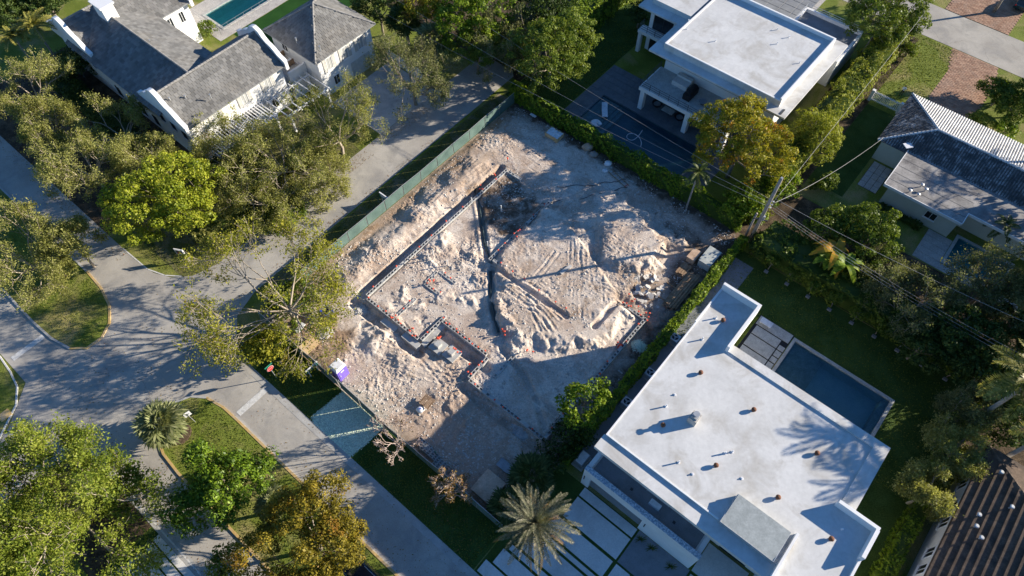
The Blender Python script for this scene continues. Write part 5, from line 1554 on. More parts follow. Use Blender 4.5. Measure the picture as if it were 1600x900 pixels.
def balcony_furniture():
    z = 3.53
    t = thing('covered_sofa', 'sofa under a grey cover against the balcony wall', 'sofa', W(66.2, -27.2, z))
    mb = MB(); mb.box(65.6, 67.2, -28.4, -26.2, z, z + 0.62); mb.build('cover', M['slab'], parent=t)
    mb = MB(); mb.box(66.7, 67.2, -28.35, -26.25, z + 0.62, z + 0.9); mb.build('back_fold', M['slab'], parent=t)
    t = thing('grill', 'black covered barbecue standing on the balcony', 'grill', W(65.2, -25.4, z))
    mb = MB(); mb.box(64.2, 66.4, -25.9, -24.9, z, z + 0.85); mb.build('cover', M['black'], parent=t)
    mb = MB(); mb.tube([W(64.35, -25.4, z + 0.85), W(66.25, -25.4, z + 0.85)], 0.4, 12); mb.build('hood', M['black'], parent=t)
    t = thing('side_table', 'small round dark table on the balcony', 'table', W(65.0, -23.4, z))
    p = W(65.0, -23.4, z)
    mb = MB(); mb.lathe(p, [(0.5, 0.45), (0.52, 0.47), (0.52, 0.5)], 14); mb.build('table_top', M['terr_roof'], parent=t)
    mb = MB(); mb.tube([p, (p[0], p[1], z + 0.45)], [0.25, 0.06], 10); mb.build('pedestal', M['dark_metal'], parent=t)
    for lab, a, b in (('round dark wicker chair under the balcony nearer the corner column', 64.6, -29.2), ('round dark wicker chair under the balcony nearer the middle column', 64.4, -25.6)):
        p = W(a, b, 0.06)
        t = thing('wicker_chair', lab, 'chair', p, 'wicker chairs under the balcony')
        mb = MB(); mb.lathe(p, [(0.35, 0), (0.6, 0.3), (0.72, 0.55), (0.66, 0.55), (0.5, 0.36)], 16); mb.build('shell', M['black'], parent=t)
        mb = MB(); mb.lathe((p[0], p[1], p[2] + 0.3), [(0.46, 0), (0.48, 0.07), (0.4, 0.11)], 14); mb.build('cushion', M['terr_roof'], parent=t)
    p = W(64.5, -27.4, 0.06); a, b = 64.5, -27.4
    t = thing('patio_table', 'low pale table between the two wicker chairs', 'table', p)
    mb = MB(); mb.box(a - 0.5, a + 0.5, b - 0.8, b + 0.8, 0.4, 0.46); mb.build('table_top', M['coping'], parent=t)
    for i in (-1, 1):
        for j in (-1, 1):
            mb = MB(); mb.box(a + i * 0.42 - 0.04, a + i * 0.42 + 0.04, b + j * 0.7 - 0.04, b + j * 0.7 + 0.04, 0.06, 0.4); mb.build('leg', M['dark_metal'], parent=t)
balcony_furniture()
def pool_b():
    t = pool('swimming_pool', 'dark blue swimming pool below the balcony house hedge', POOL_B, 0.35, M['water_dark'], M['pool_navy'], cop='dark_deck',
             steps=[(55.92, 61.78, -35.78, -33.2, -0.35), (55.92, 61.78, -33.19, -32.7, -0.6), (55.92, 61.78, -32.69, -32.2, -0.85)])
    # deck tiles laid one by one round the pool
    d = MB(); d.sheet([W(a, b) for a, b in rectp(56.2, 67.6, -37.4, -17.0)], 0.008)
    d = None
    deck = None
    for i, r in enumerate((rectp(62.16, 67.59, -38.2, -17.0), rectp(55.0, 62.159, -38.2, -36.16), rectp(55.0, 62.159, -19.84, -17.0), rectp(54.6, 55.54, -36.159, -19.841))):
        m_ = MB(); m_.sheet([W(a, b) for a, b in r], 0.012); o = struct('pool_deck', m_, M['dark_deck'])
        A0, A1, B0, B1 = r[0][0], r[1][0], r[0][1], r[2][1]
        na, nb = max(1, round((A1 - A0) / 1.12)), max(1, round((B1 - B0) / 1.12))
        for x in range(na):
            for y in range(nb):
                q = MB(); q.box(A0 + (A1 - A0) * x / na + 0.02, A0 + (A1 - A0) * (x + 1) / na - 0.02, B0 + (B1 - B0) * y / nb + 0.02, B0 + (B1 - B0) * (y + 1) / nb - 0.02, 0.013, 0.05)
                q.build('tile', M['dark_deck'], parent=o)
    # lounger standing in the shallow end, float ring, cleaner hose
    x, y, z = survey(945, 172, 0.2); a, b = AB(x, y)
    t = thing('sun_lounger', 'white sun lounger standing on the shallow pool ledge', 'lounger', (x, y, -0.3))
    dd = Vector((0.05, 1, 0)).normalized(); ee = Vector((1, -0.05, 0))
    mb = MB(); mb.obox(Vector((x, y, 0.05)) - dd * 0.35, dd * 0.75, ee * 0.38, Vector((0, 0, 0.06))); mb.build('bed', M['lounge'], parent=t)
    mb = MB(); mb.obox(Vector((x, y, 0.25)) + dd * 0.75, dd * 0.38 + Vector((0, 0, 0.22)), ee * 0.38, Vector((0, 0, 0.05))); mb.build('backrest', M['lounge'], parent=t)
    for i in (-1, 1):
        for j in (-0.9, 0.3):
            mb = MB(); c = Vector((x, y, 0)) + dd * j + ee * 0.3 * i; mb.tube([(c.x, c.y, -0.36), (c.x, c.y, 0.0)], 0.04, 6); mb.build('leg', M['white_plastic'], parent=t)
    x, y, z = survey(931, 191, 0.1)
    t = thing('pool_float', 'white pool float drifting at the pool edge by the hedge', 'pool float', (x, y, -0.12))
    mb = MB(); mb.lathe((x, y, -0.14), [(0.35, 0.02), (0.62, 0.0), (0.70, 0.1), (0.62, 0.2), (0.4, 0.18)], 18); mb.build('ring', M['white_plastic'], parent=t, smooth=True)
    mb = MB(); mb.lathe((x + 0.45, y - 0.2, -0.02), [(0.3, 0.0), (0.34, 0.1), (0.2, 0.2)], 12); mb.build('headrest', M['white_plastic'], parent=t, smooth=True)
    pts = []
    for k in range(60):
        s = k / 59
        u, v = [(1003, 203), (996, 214), (985, 219), (979, 214), (984, 209), (994, 211), (1001, 220), (1002, 229)][min(7, int(s * 7.001))], 0
    ctrl = [(1004, 203), (997, 213), (988, 219), (980, 216), (981, 210), (990, 209), (998, 214), (1002, 222), (1001, 230)]
    for i in range(len(ctrl) - 1):
        p0, p1, p2, p3 = ctrl[max(i - 1, 0)], ctrl[i], ctrl[i + 1], ctrl[min(i + 2, len(ctrl) - 1)]
        for k in range(6):
            s = k / 6
            f = lambda j: 0.5 * (2 * p1[j] + (p2[j] - p0[j]) * s + (2 * p0[j] - 5 * p1[j] + 4 * p2[j] - p3[j]) * s * s + (3 * p1[j] - p0[j] - 3 * p2[j] + p3[j]) * s ** 3)
            pts.append(survey(f(0), f(1), -0.08))
    mb = MB(); mb.tube(pts, 0.045, 6); tag(mb.build('cleaner_hose', M['white_plastic'], loc=pts[0], smooth=True), 'white pool cleaner hose looping on the dark pool', 'hose')
pool_b()
def north_drive():
    o = ab_sheet('front_court', rectp(83.5, 101.2, -42, -22.3), 0.014, M['pale_deck'])
    for i in range(9):
        for j in range(9):
            a, b = 86.0 + i * 1.5, -40 + j * 1.9
            if a > 99: continue
            mb = MB(); mb.box(a + 0.06, a + 1.44, b + 0.06, b + 1.84, 0.015, 0.06); mb.build('paver', M['terr_roof'], parent=o)
north_drive()

# ------------------------------------------------------------------ modern white house, south-east
def modern_house_south():
    t = thing('flat_roof_house', 'modern white house with a large pale flat roof beside the construction lot', 'house', W(28, 2, 0))
    RZ = 7.2
    # walls
    for bx, z in (((21.6, 34.8, -6.4, 11.4), 6.7), ((34.801, 40.0, -6.4, -3.7), 6.7), ((17.5, 21.599, 9.6, 13.6), 6.7), ((21.61, 27.4, 11.41, 13.6), 6.7)):
        mb = MB(); mb.box(*bx, 0, z); mb.build('wall', M['white_wall'], parent=t)
    mb = MB(); mb.prism([W(a, b)[:2] for a, b in [(20.9, -6.95), (40.4, -6.95), (40.4, -3.3), (34.6, -3.3), (34.6, 11.2), (28.0, 11.2), (28.0, 14.2), (17.0, 14.2), (17.0, 9.5), (20.9, 9.5)]], 6.7, RZ, 0, True)
    roof = mb.build('roof', M['white_roof'], parent=t)
    # lower front band, raised bands and parapets
    mb = MB(); mb.box(19.45, 20.899, -7.1, 9.5, 6.6, RZ - 0.11); mb.build('front_eave', M['white_roof'], parent=roof)
    mb = MB(); mb.box(20.9, 21.02, -6.95, 4.2, RZ, RZ + 0.07); mb.box(21.021, 40.2, -6.95, -6.83, RZ, RZ + 0.07); mb.build('roof_edge', M['white_trim'], parent=roof)
    mb = MB(); mb.box(34.601, 35.5, -3.2, 12.4, 6.6, RZ + 0.13); mb.box(28.31, 34.6, 11.201, 12.4, 6.6, RZ + 0.13); mb.build('raised_eave', M['white_roof'], parent=roof)
    def para(r, zt):
        mb = MB(); mb.box(*r, 6.5, zt); mb.build('parapet', M['white_wall'], parent=roof)
    para((40.15, 40.45, -7.0, -2.95), RZ + 0.95); para((34.55, 40.149, -3.25, -2.95), RZ + 0.95); para((35.4, 40.149, -7.02, -6.9), RZ + 0.18)
    para((28.001, 28.3, 10.9, 14.35), RZ + 0.95); para((25.3, 28.0, 14.1, 14.4), RZ + 0.95); para((17.0, 25.299, 14.2, 14.4), RZ + 0.3)
    # roof-light box in its well and the white return wall
    mb = MB()
    b = [W(20.75, 4.4, RZ - 0.3), W(20.75, 9.1, RZ - 0.3), W(23.5, 9.1, RZ - 0.3), W(23.5, 4.4, RZ - 0.3)][::-1]
    tp = [W(20.75, 4.4, RZ + 0.5), W(20.75, 9.1, RZ + 0.5), W(23.5, 9.1, RZ + 0.75), W(23.5, 4.4, RZ + 0.75)][::-1]
    mb.hexa(b, tp); sh_ = mb.build('stair_head', M['grey_roof'], parent=roof)
    mb = MB()
    for (x0, x1, y0, y1) in ((20.70, 23.55, 4.35, 4.399), (20.70, 23.55, 9.101, 9.15), (20.70, 20.749, 4.4, 9.1), (23.501, 23.55, 4.4, 9.1)): mb.box(x0, x1, y0, y1, RZ - 0.2, RZ + (0.53 if x1 < 21 else 0.55))
    mb.build('edge_trim', M['galv'], parent=sh_)
    para((17.0, 23.9, 9.501, 9.7), RZ + 0.55)
    # roof vents: rusty turbine heads, pipes, the little chimney
    for (u, v) in ((1130, 500), (1095, 582), (1178, 640), (1277, 708), (1119, 727), (1216, 777), (1299, 842), (1036, 664)):
        x, y, _ = survey(u, v, RZ + 0.2)
        mb = MB(); mb.lathe((x, y, RZ), [(0.16, 0.0), (0.11, 0.1), (0.19, 0.15), (0.225, 0.25), (0.19, 0.35), (0.08, 0.4)], 12); mb.build('turbine_vent', M['rust'], parent=roof, smooth=True)
    for (u, v, h) in ((1120, 494, 0.42), (1099, 527, 0.45), (1042, 632, 0.45), (1062, 720, 0.45), (1135, 706, 0.38), (1146, 704, 0.4), (1318, 826, 0.3), (1055, 616, 0.12), (1083, 740, 0.15), (1160, 747, 0.12)):
        x, y, _ = survey(u, v, RZ + h)
        mb = MB(); mb.tube([(x, y, RZ), (x, y, RZ + h)], 0.065, 8); mb.tube([(x, y, RZ), (x, y, RZ + 0.05)], 0.13, 10); mb.build('vent_pipe', M['white_plastic'], parent=roof)
    x, y, _ = survey(1085, 653, RZ + 0.6); a, b = AB(x, y)
    mb = MB(); mb.box(a - 0.45, a + 0.45, b - 0.4, b + 0.4, RZ, RZ + 0.95); ch = mb.build('chimney', M['pale_deck'], parent=roof)
    mb = MB(); mb.box(a - 0.3, a + 0.3, b - 0.28, b + 0.28, RZ + 0.95, RZ + 1.15); mb.tube([W(a, b, RZ + 1.15), W(a, b, RZ + 1.5)], 0.16, 10); mb.tube([W(a, b, RZ + 1.5), W(a, b, RZ + 1.56)], 0.28, 10); mb.build('chimney_cap', M['galv'], parent=ch)
    # low garage block with terrace roof
    mb = MB(); mb.box(18.65, 21.599, -6.5, 4.4, 0, 3.6); g = mb.build('garage', M['white_wall'], parent=t)
    mb = MB(); mb.box(18.75, 21.599, -6.35, 4.25, 3.6, 3.64); mb.build('terrace_roof', M['terr_roof'], parent=g)
    mb = MB()
    mb.box(18.25, 18.649, -6.9, 4.9, 2.7, 4.15); mb.build('front_fascia', M['white_wall'], parent=g)
    mb = MB(); mb.box(18.22, 18.70, -6.92, 4.92, 4.151, 4.2); mb.build('speckled_cap', M['mosaic'], parent=g)
    for q0, q1 in ((-6.9, -6.1), (-0.5, 4.9)):
        mb = MB(); mb.box(18.24, 18.649, q0, q1, 0, 2.699); mb.build('front_pier', M['white_wall'], parent=g)
    mb = MB(); mb.box(18.7, 20.5, -6.9, -6.501, 0, 4.0); mb.box(18.7, 20.5, 4.401, 4.8, 0, 4.0); mb.build('side_wall', M['white_wall'], parent=g)
    mb = MB(); mb.box(18.55, 18.63, -6.1, -0.5, 0.02, 2.7); d = mb.build('garage_door', M['terr_roof'], parent=g)
    for k in range(4):
        mb = MB(); mb.box(18.52, 18.551, -6.05, -0.55, 0.06 + k * 0.66, 0.68 + k * 0.66); mb.build('panel', M['terr_roof'], parent=d)
    for (a, b, s, m) in ((19.6, -2.7, 0.0, 'dark_metal'), (19.6, 1.7, 0.0, 'dark_metal')):
        mb = MB(); mb.box(a - 0.12, a + 0.12, b - 0.12, b + 0.12, 3.64, 3.68); mb.build('drain_grate', M[m], parent=g)
    mb = MB(); mb.box(19.5, 20.0, -0.9, 0.15, 3.64, 4.0); mb.build('skylight', M['white_plastic'], parent=g)
    rail(g, [W(20.35, -1.6, 3.64), W(20.35, 0.6, 3.64)], 0.25, 1.1, M['galv'], 'pipe_rail', 1, 0.025)
    for b in (-6.7, -0.4):
        mb = MB(); mb.box(18.19, 18.239, b - 0.04 if b < -1 else b + 0.25, b + 0.04 if b < -1 else b + 0.33, 1.6, 2.5); mb.build('wall_light', M['black'], parent=g)
    # windows
    for s in (24, 28, 31.5): window(t, 'b', -1, -6.4, s, s + 1.5, 4.0, 5.6, M['dark_metal'])
    for s in (-2.0, 2.0, 6.0): window(t, 'a', 1, 34.8, s, s + 3.2, 0.2, 2.8, M['dark_metal'], name='patio_door', sill=False); window(t, 'a', 1, 34.8, s, s + 3.2, 3.6, 6.0, M['dark_metal'], sill=False)
    window(t, 'a', -1, 21.6, 6.0, 8.6, 0.1, 2.6, M['dark_metal'], name='front_door', sill=False)
modern_house_south()
def south_pool():
    pool('swimming_pool', 'long dark blue lap pool beside the pale flat roof', POOL_C, 0.33, M['water_dark'], M['pool_dark'], steps=[(37.62, 44.64, 1.51, 4.4, -0.35), (37.62, 44.64, 4.41, 4.9, -0.7), (37.62, 44.64, 11.3, 11.94, -0.45)])
    o = ab_sheet('patio', rectp(35.51, 45.2, -2.9, 1.1), 0.014, M['black'])
    for r in ((43.9, 45.1, -2.8, 1.0), (42.6, 43.75, -2.6, 0.3), (40.9, 42.45, -2.6, 0.3), (39.0, 40.75, -2.6, 0.3), (36.0, 38.8, -2.6, 0.9), (42.6, 43.2, 0.42, 1.05), (41.7, 42.45, 0.42, 1.05), (40.9, 41.55, 0.42, 1.05), (39.0, 40.75, 0.42, 1.05)):
        mb = MB(); mb.box(*r, 0.015, 0.07); mb.build('paver', M['coping'], parent=o)
south_pool()
mb = MB(); mb.box(44.15, 44.75, -2.6, -1.3, 0.07, 0.42)
t_ = thing('patio_bench', 'low white bench on the patio beside the lap pool', 'bench', W(44.45, -2, 0.07))
mb = MB(); mb.box(44.1, 44.8, -2.6, -1.3, 0.37, 0.45); mb.build('seat', M['white_plastic'], parent=t_)
for b_ in (-2.5, -1.5):
    mb = MB(); mb.box(44.2, 44.7, b_, b_ + 0.1, 0.07, 0.37); mb.build('leg', M['white_plastic'], parent=t_)
def driveway_slabs():
    rnd = random.Random(3)
    ob = ab_sheet('driveway_bed', rectp(6.02, 18.2, -9.4, 16), 0.010, M['grass_shaded'])
    rows = [(16.9, 18.1), (13.6, 16.7), (12.7, 13.35), (10.2, 12.3), (9.0, 9.85), (6.1, 8.7)]
    a = 17.95
    segs = [(17.2, 18.1, -6.3, -0.4), (14.75, 17.0, -6.3, -0.4), (12.75, 14.45, -6.9, -0.5), (12.1, 12.5, -6.9, -0.6), (10.1, 11.85, -7.5, -0.6), (9.35, 9.85, -8.2, -0.6), (7.6, 9.1, -8.6, -0.6), (6.2, 7.4, -9.2, -0.6)]
    for s in segs:
        mb = MB(); mb.box(*s, 0.011, 0.075); mb.build('slab', M['slab'], parent=ob)
    for k in range(7):
        b = -0.15 + k * 1.62
        mb = MB(); mb.box(13.2, 14.5, b, b + 1.45, 0.011, 0.07); mb.build('slab', M['slab'], parent=ob)
    mb = MB(); mb.sheet([W(*p) for p in rectp(14.7, 18.2, -0.2, 5.1)], 0.016); o = struct('gravel_bed', mb, M['terr_roof'])
    for (s0, s1, q0, q1) in ((16.2, 18.0, 5.3, 8.2), (14.0, 16.0, 5.3, 8.2), (18.3, 21.3, 5.2, 9.2)):
        mb = MB(); mb.box(s0, s1, q0, q1, 0.011, 0.07); mb.build('slab', M['slab'], parent=ob)
driveway_slabs()
for k, (a, b) in enumerate(((36.4, -8.35), (31.4, -8.1), (27.3, -8.1))):
    ac_unit(W(a, b, 0), ['air conditioning unit beside the roof corner nearest the lumber stack', 'middle air conditioning unit in the strip between hedge and pale roof', 'air conditioning unit nearest the garage between hedge and pale roof'][k])
def generator():
    a, b = 19.9, -8.0
    t = thing('generator', 'grey boxed generator beside the garage wall', 'generator', W(a, b, 0))
    mb = MB(); mb.box(a - 0.7, a + 0.7, b - 0.5, b + 0.4, 0.1, 1.0); mb.build('casing', M['grey_metal'], parent=t)
    mb = MB(); mb.box(a - 0.62, a + 0.62, b - 0.42, b + 0.32, 1.0, 1.12); mb.build('lid', M['white_plastic'], parent=t)
    mb = MB(); mb.box(a - 0.85, a + 0.85, b - 0.65, b + 0.55, 0, 0.1); mb.build('pad', M['concrete'], parent=t)
generator()
ab_sheet('side_path', rectp(20, 50, -8.9, -6.5), 0.013, M['terr_roof'])

# ------------------------------------------------------------------ barrel-tile bungalow, east
def barrel_slope(poly, e0, e1, pitch, rnd):
    """rounded tile ribs running up a roof polygon"""
    P0, P1 = Vector(e0), Vector(e1); e = (P1 - P0).normalized()
    pp = [Vector(p) for p in poly]; n = Vector((0, 0, 0))
    for i in range(len(pp)): n += pp[i].cross(pp[(i + 1) % len(pp)])
    n.normalize(); n = -n if n.z < 0 else n
    d = n.cross(e); d = -d if d.z < 0 else d
    st = [((p - P0).dot(e), (p - P0).dot(d)) for p in pp]
    S0, S1 = min(s for s, _ in st), max(s for s, _ in st)
    mb = MB(); s = S0 + pitch / 2
    while s < S1:
        ts = []
        for i in range(len(st)):
            (x0, y0), (x1, y1) = st[i], st[(i + 1) % len(st)]
            if (x0 - s) * (x1 - s) < 0: ts.append(y0 + (y1 - y0) * (s - x0) / (x1 - x0))
        if len(ts) >= 2:
            t0, t1 = min(ts), max(ts)
            k = max(1, int((t1 - t0) / 0.55)); 
            for q in range(k):
                a, b = t0 + (t1 - t0) * q / k, t0 + (t1 - t0) * (q + 1) / k
                r = pitch * 0.36
                ring = []
                for tt, rr, up in ((a - 0.02, r * 1.08, 0.025), (b, r * 0.92, 0.0)):
                    for g in range(5):
                        an = math.pi * g / 4
                        ring.append(tuple(P0 + e * (s + rr * math.cos(an)) + d * tt + n * (rr * math.sin(an) * 1.05 + up)))
                mb.add(ring, [[g, g + 1, g + 6, g + 5] for g in range(4)] + [[0, 1, 2, 3, 4]])
        s += pitch
    return mb
def bungalow():
    rnd = random.Random(6)
    t = thing('tiled_bungalow', 'cream bungalow with a white barrel tile roof and a weathered flat roof', 'house', W(76, 8, 0))
    ze, zr = 3.2, 4.9
    a0, a1, b0, b1 = 73.8, 84.2, -4.0, 40.0
    am = 77.9
    mb = MB(); mb.box(a0 + 0.5, a1 - 0.5, b0 + 0.5, b1 - 0.5, 0, ze); mb.build('wall', M['cream_wall'], parent=t)
    mb = MB(); mb.box(68.2, a0 + 0.499, 0.2, 8.4, 0, 3.2); mb.build('wall', M['cream_wall'], parent=t)
    mb = MB(); mb.box(70.6, a0 + 0.499, 8.401, 39, 0, 3.2); mb.build('wall', M['cream_wall'], parent=t)
    C = [W(a0, b0, ze), W(a0, b1, ze), W(a1, b1, ze), W(a1, b0, ze)]
    r0, r1 = W(am, b0 + 5.0, zr), W(am, b1 - 5.0, zr)
    mb = MB(); mb.add(C + [r0, r1], [[0, 1, 5, 4], [1, 2, 5], [2, 3, 4, 5], [3, 0, 4], [3, 2, 1, 0]])
    roof = mb.build('roof', M['tile_under'], parent=t)
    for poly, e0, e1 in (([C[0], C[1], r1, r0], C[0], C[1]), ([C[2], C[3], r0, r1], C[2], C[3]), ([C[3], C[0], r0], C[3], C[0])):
        barrel_slope(poly, e0, e1, 0.30, rnd).build('barrel_tiles', M['barrel'] if e0 is C[2] else M['barrel_dark'], parent=roof, kind='stuff')
    ridge_caps([r0, r1], 0.16).build('ridge_caps', M['barrel'], parent=roof)
    for c in (C[0], C[3]): ridge_caps([c, r0], 0.15).build('hip_caps', M['barrel'], parent=roof)
    mb = MB(); mb.box(67.5, 74.6, -0.4, 8.6, 3.2, 3.42); fr = mb.build('flat_roof', M['flat_roof_d'], parent=t)
    mb = MB(); mb.box(69.4, 74.6, 8.601, 40, 3.2, 3.42); mb.build('flat_roof', M['flat_roof_d'], parent=t)
    for k in range(5):
        mb = MB(); mb.box(68.6 + k * 1.3, 68.64 + k * 1.3, -0.3, 8.55, 3.421, 3.432); mb.build('roof_seam', M['tile_under'], parent=fr)
    mb = MB(); mb.box(67.42, 67.499, -0.48, 8.6, 3.1, 3.46); mb.box(67.5, 69.32, 8.601, 8.68, 3.1, 3.46); mb.box(69.32, 69.399, 8.601, 40, 3.1, 3.46); mb.box(67.42, 74.6, -0.48, -0.401, 3.1, 3.46); mb.build('fascia', M['white_trim'], parent=fr)
    for (u, v, k) in ((1421, 299, 0), (1440, 290, 1), (1434, 305, 0), (1446, 297, 1)):
        x, y, _ = survey(u, v, 3.6); mb = MB(); mb.tube([(x, y, 3.42), (x, y, 3.8)], 0.06, 8); mb.lathe((x, y, 3.78), [(0.16, 0), (0.2, 0.08), (0.08, 0.14)], 10); mb.build('vent_pipe', M['galv'], parent=fr)
    window(t, 'a', -1, 68.2, 5.0, 6.3, 1.2, 2.3)
    x, y, _ = survey(1420, 226, 3.9)
    mb = MB(); mb.obox((x, y, 3.75), (0.45, 0.1, 0), (-0.1, 0.4, 0), (0, 0, 0.05)); mb.build('skylight', M['white_plastic'], parent=roof)
    # stone paths
    ob = ab_sheet('stone_path', rectp(69, 73.9, -3.0, -0.6), 0.014, M['mulch'])
    for i in range(5):
        for j in range(3):
            mb = MB(); mb.box(69.05 + i * 0.98, 69.98 + i * 0.98, -2.95 + j * 0.78, -2.22 + j * 0.78, 0.015, 0.06); mb.build('flagstone', M['pale_deck'], parent=ob)
    ob = ab_sheet('pool_terrace', [(63.2, 6.4), (68.1, 6.4), (68.1, 9.2), (64.2, 9.2), (64.2, 18), (63.2, 18)], 0.014, M['pale_deck'])
    for i in range(5):
        for j in range(3):
            mb = MB(); mb.box(63.3 + i * 0.96, 64.2 + i * 0.96, 6.5 + j * 0.9, 7.34 + j * 0.9, 0.015, 0.05); mb.build('flagstone', M['pale_deck'], parent=ob)
    pool('swimming_pool', 'blue plunge pool tucked beside the cream bungalow under olive branches', POOL_D, 0.35, M['water'], M['pool_teal'])
bungalow()
def side_gate():
    t = thing('picket_gate', 'white slatted gate between the bamboo hedge and the bungalow', 'gate', W(83.8, -6.2, 0))
    for b in (-8.2, -4.3):
        mb = MB(); mb.box(83.6, 84.0, b - 0.2, b + 0.2, 0, 1.7); mb.build('gate_post', M['white_trim'], parent=t)
    for z in (0.25, 1.35):
        mb = MB(); mb.box(83.76, 83.84, -8.0, -4.5, z, z + 0.1); mb.build('rail', M['white_trim'], parent=t)
    for k in range(17):
        b = -7.92 + k * 0.205
        mb = MB(); mb.box(83.841, 83.9, b, b + 0.11, 0.1, 1.55); mb.build('slat', M['white_trim'], parent=t)
side_gate()
# ------------------------------------------------------------------ brown-roofed house, south-east corner
def brown_house():
    t = thing('brown_roof_house', 'white walled house with a stepped dark brown tile roof in the corner', 'house', W(36, 25, 0))
    ze, zr = 4.2, 7.2
    a0, a1, b0, b1 = 8.0, 43.3, 19.75, 34.0
    mb = MB(); mb.box(a0 + 0.3, a1 - 0.3, b0 + 0.12, b1 - 0.7, 0, ze); mb.build('wall', M['white_wall'], parent=t)
    bm_ = (b0 + b1) / 2; hp = (b1 - b0) / 2
    C = [W(a0, b0, ze), W(a1, b0, ze), W(a1, b1, ze), W(a0, b1, ze)]
    r0, r1 = W(a0 + hp, bm_, zr), W(a1 - hp, bm_, zr)
    mb = MB(); mb.add(C + [r0, r1], [[0, 1, 5, 4][::-1], [1, 2, 5][::-1], [2, 3, 4, 5][::-1], [3, 0, 4][::-1], [0, 1, 2, 3]]); roof = mb.build('roof', M['tile_under'], parent=t)
    # thick stepped courses on the faces in view
    def courses(p, q, top0, top1, n):
        p, q, T0, T1 = Vector(p), Vector(q), Vector(top0), Vector(top1)
        for k in range(n):
            s0, s1 = k / n, (k + 1.12) / n
            s1 = min(1, s1)
            A, B = p.lerp(T0, s0), q.lerp(T1, s0); Cc, D = q.lerp(T1, s1), p.lerp(T0, s1)
            nn = (B - A).cross(D - A).normalized() if (D - A).length > 1e-4 else Vector((0, 0, 1))
            if nn.z < 0: nn = -nn
            lo, hi = 0.17, 0.03
            b = [A, B, Cc, D]; tp = [A + nn * lo, B + nn * lo, Cc + nn * hi, D + nn * hi]
            mb = MB(); mb.add([tuple(x) for x in b + tp], [[4, 5, 6, 7], [0, 1, 5, 4], [1, 2, 6, 5], [2, 3, 7, 6], [3, 0, 4, 7]])
            mb.build('tile_course', M['brown_tile'], parent=roof)
    courses(C[0], C[1], r0, r1, 12); courses(C[1], C[2], r1, r1, 12)
    ridge_caps([C[1], r1], 0.15).build('hip_caps', M['brown_tile'], parent=roof); ridge_caps([r0, r1], 0.15).build('ridge_caps', M['brown_tile'], parent=roof)
    for (u, v) in ((1571, 796), (1523, 823), (1528, 842), (1528, 805), (1562, 739)):
        x, y, _ = survey(u, v, 5.0); mb = MB(); a, b = AB(x, y); z = ze + (b - b0) / hp * (zr - ze)
        mb.tube([(x, y, z), (x, y, z + 0.5)], 0.07, 8); mb.lathe((x, y, z + 0.5), [(0.12, 0), (0.2, 0.06), (0.12, 0.14)], 10); mb.build('vent_pipe', M['galv'], parent=roof)
    mb = MB(); mb.box(a0, a1, b0 - 0.1, b0, ze - 0.12, ze + 0.05); mb.build('gutter', M['brown_tile'], parent=roof)
    for s in (29.6, 31.4, 34.6, 36.4, 39.0, 41.2): window(t, 'b', -1, b0 + 0.12, s, s + 1.1, 1.7, 3.3, M['white_trim'])
brown_house()
# ------------------------------------------------------------------ vegetation generators
def quad_mesh(name, V, mat):
    """V: (N,4,3) array of quads"""
    N = len(V)
    me = bpy.data.meshes.new(name)
    me.vertices.add(N * 4); me.vertices.foreach_set('co', V.reshape(-1).astype(np.float32))
    me.loops.add(N * 4); me.loops.foreach_set('vertex_index', np.arange(N * 4, dtype=np.int32))
    me.polygons.add(N); me.polygons.foreach_set('loop_start', np.arange(N, dtype=np.int32) * 4); me.polygons.foreach_set('loop_total', np.full(N, 4, np.int32))
    me.update(); me.materials.append(mat)
    return me
def leaves(C, Nrm, size, rng, aspect=0.55, jit=0.5):
    """diamond leaves: centres C, preferred normals Nrm"""
    N = len(C)
    n = Nrm + rng.normal(0, jit, (N, 3)); n /= np.linalg.norm(n, axis=1, keepdims=True) + 1e-9
    r = rng.normal(0, 1, (N, 3)); u = r - n * (r * n).sum(1, keepdims=True); u /= np.linalg.norm(u, axis=1, keepdims=True) + 1e-9
    v = np.cross(n, u)
    s = (size * rng.uniform(0.5, 1.2, N) * (1 + 0.8 * (rng.uniform(0, 1, N) ** 4)))[:, None]
    droop = np.array([0, 0, -1.0]) * s * 0.12
    return np.stack([C - u * s * 0.5, C + v * s * aspect * 0.5, C + u * s * 0.5 + droop, C - v * s * aspect * 0.5], 1)
def mesh_obj(name, me, parent, kind=None):
    o = bpy.data.objects.new(name, me); link(o); o.parent = parent
    if kind: o['kind'] = kind
    return o
def mb_mesh(mb, name, mat, smooth=True):
    me = bpy.data.meshes.new(name); me.from_pydata(mb.v, [], mb.f); me.materials.append(mat)
    if smooth: me.polygons.foreach_set('use_smooth', [True] * len(me.polygons))
    return me

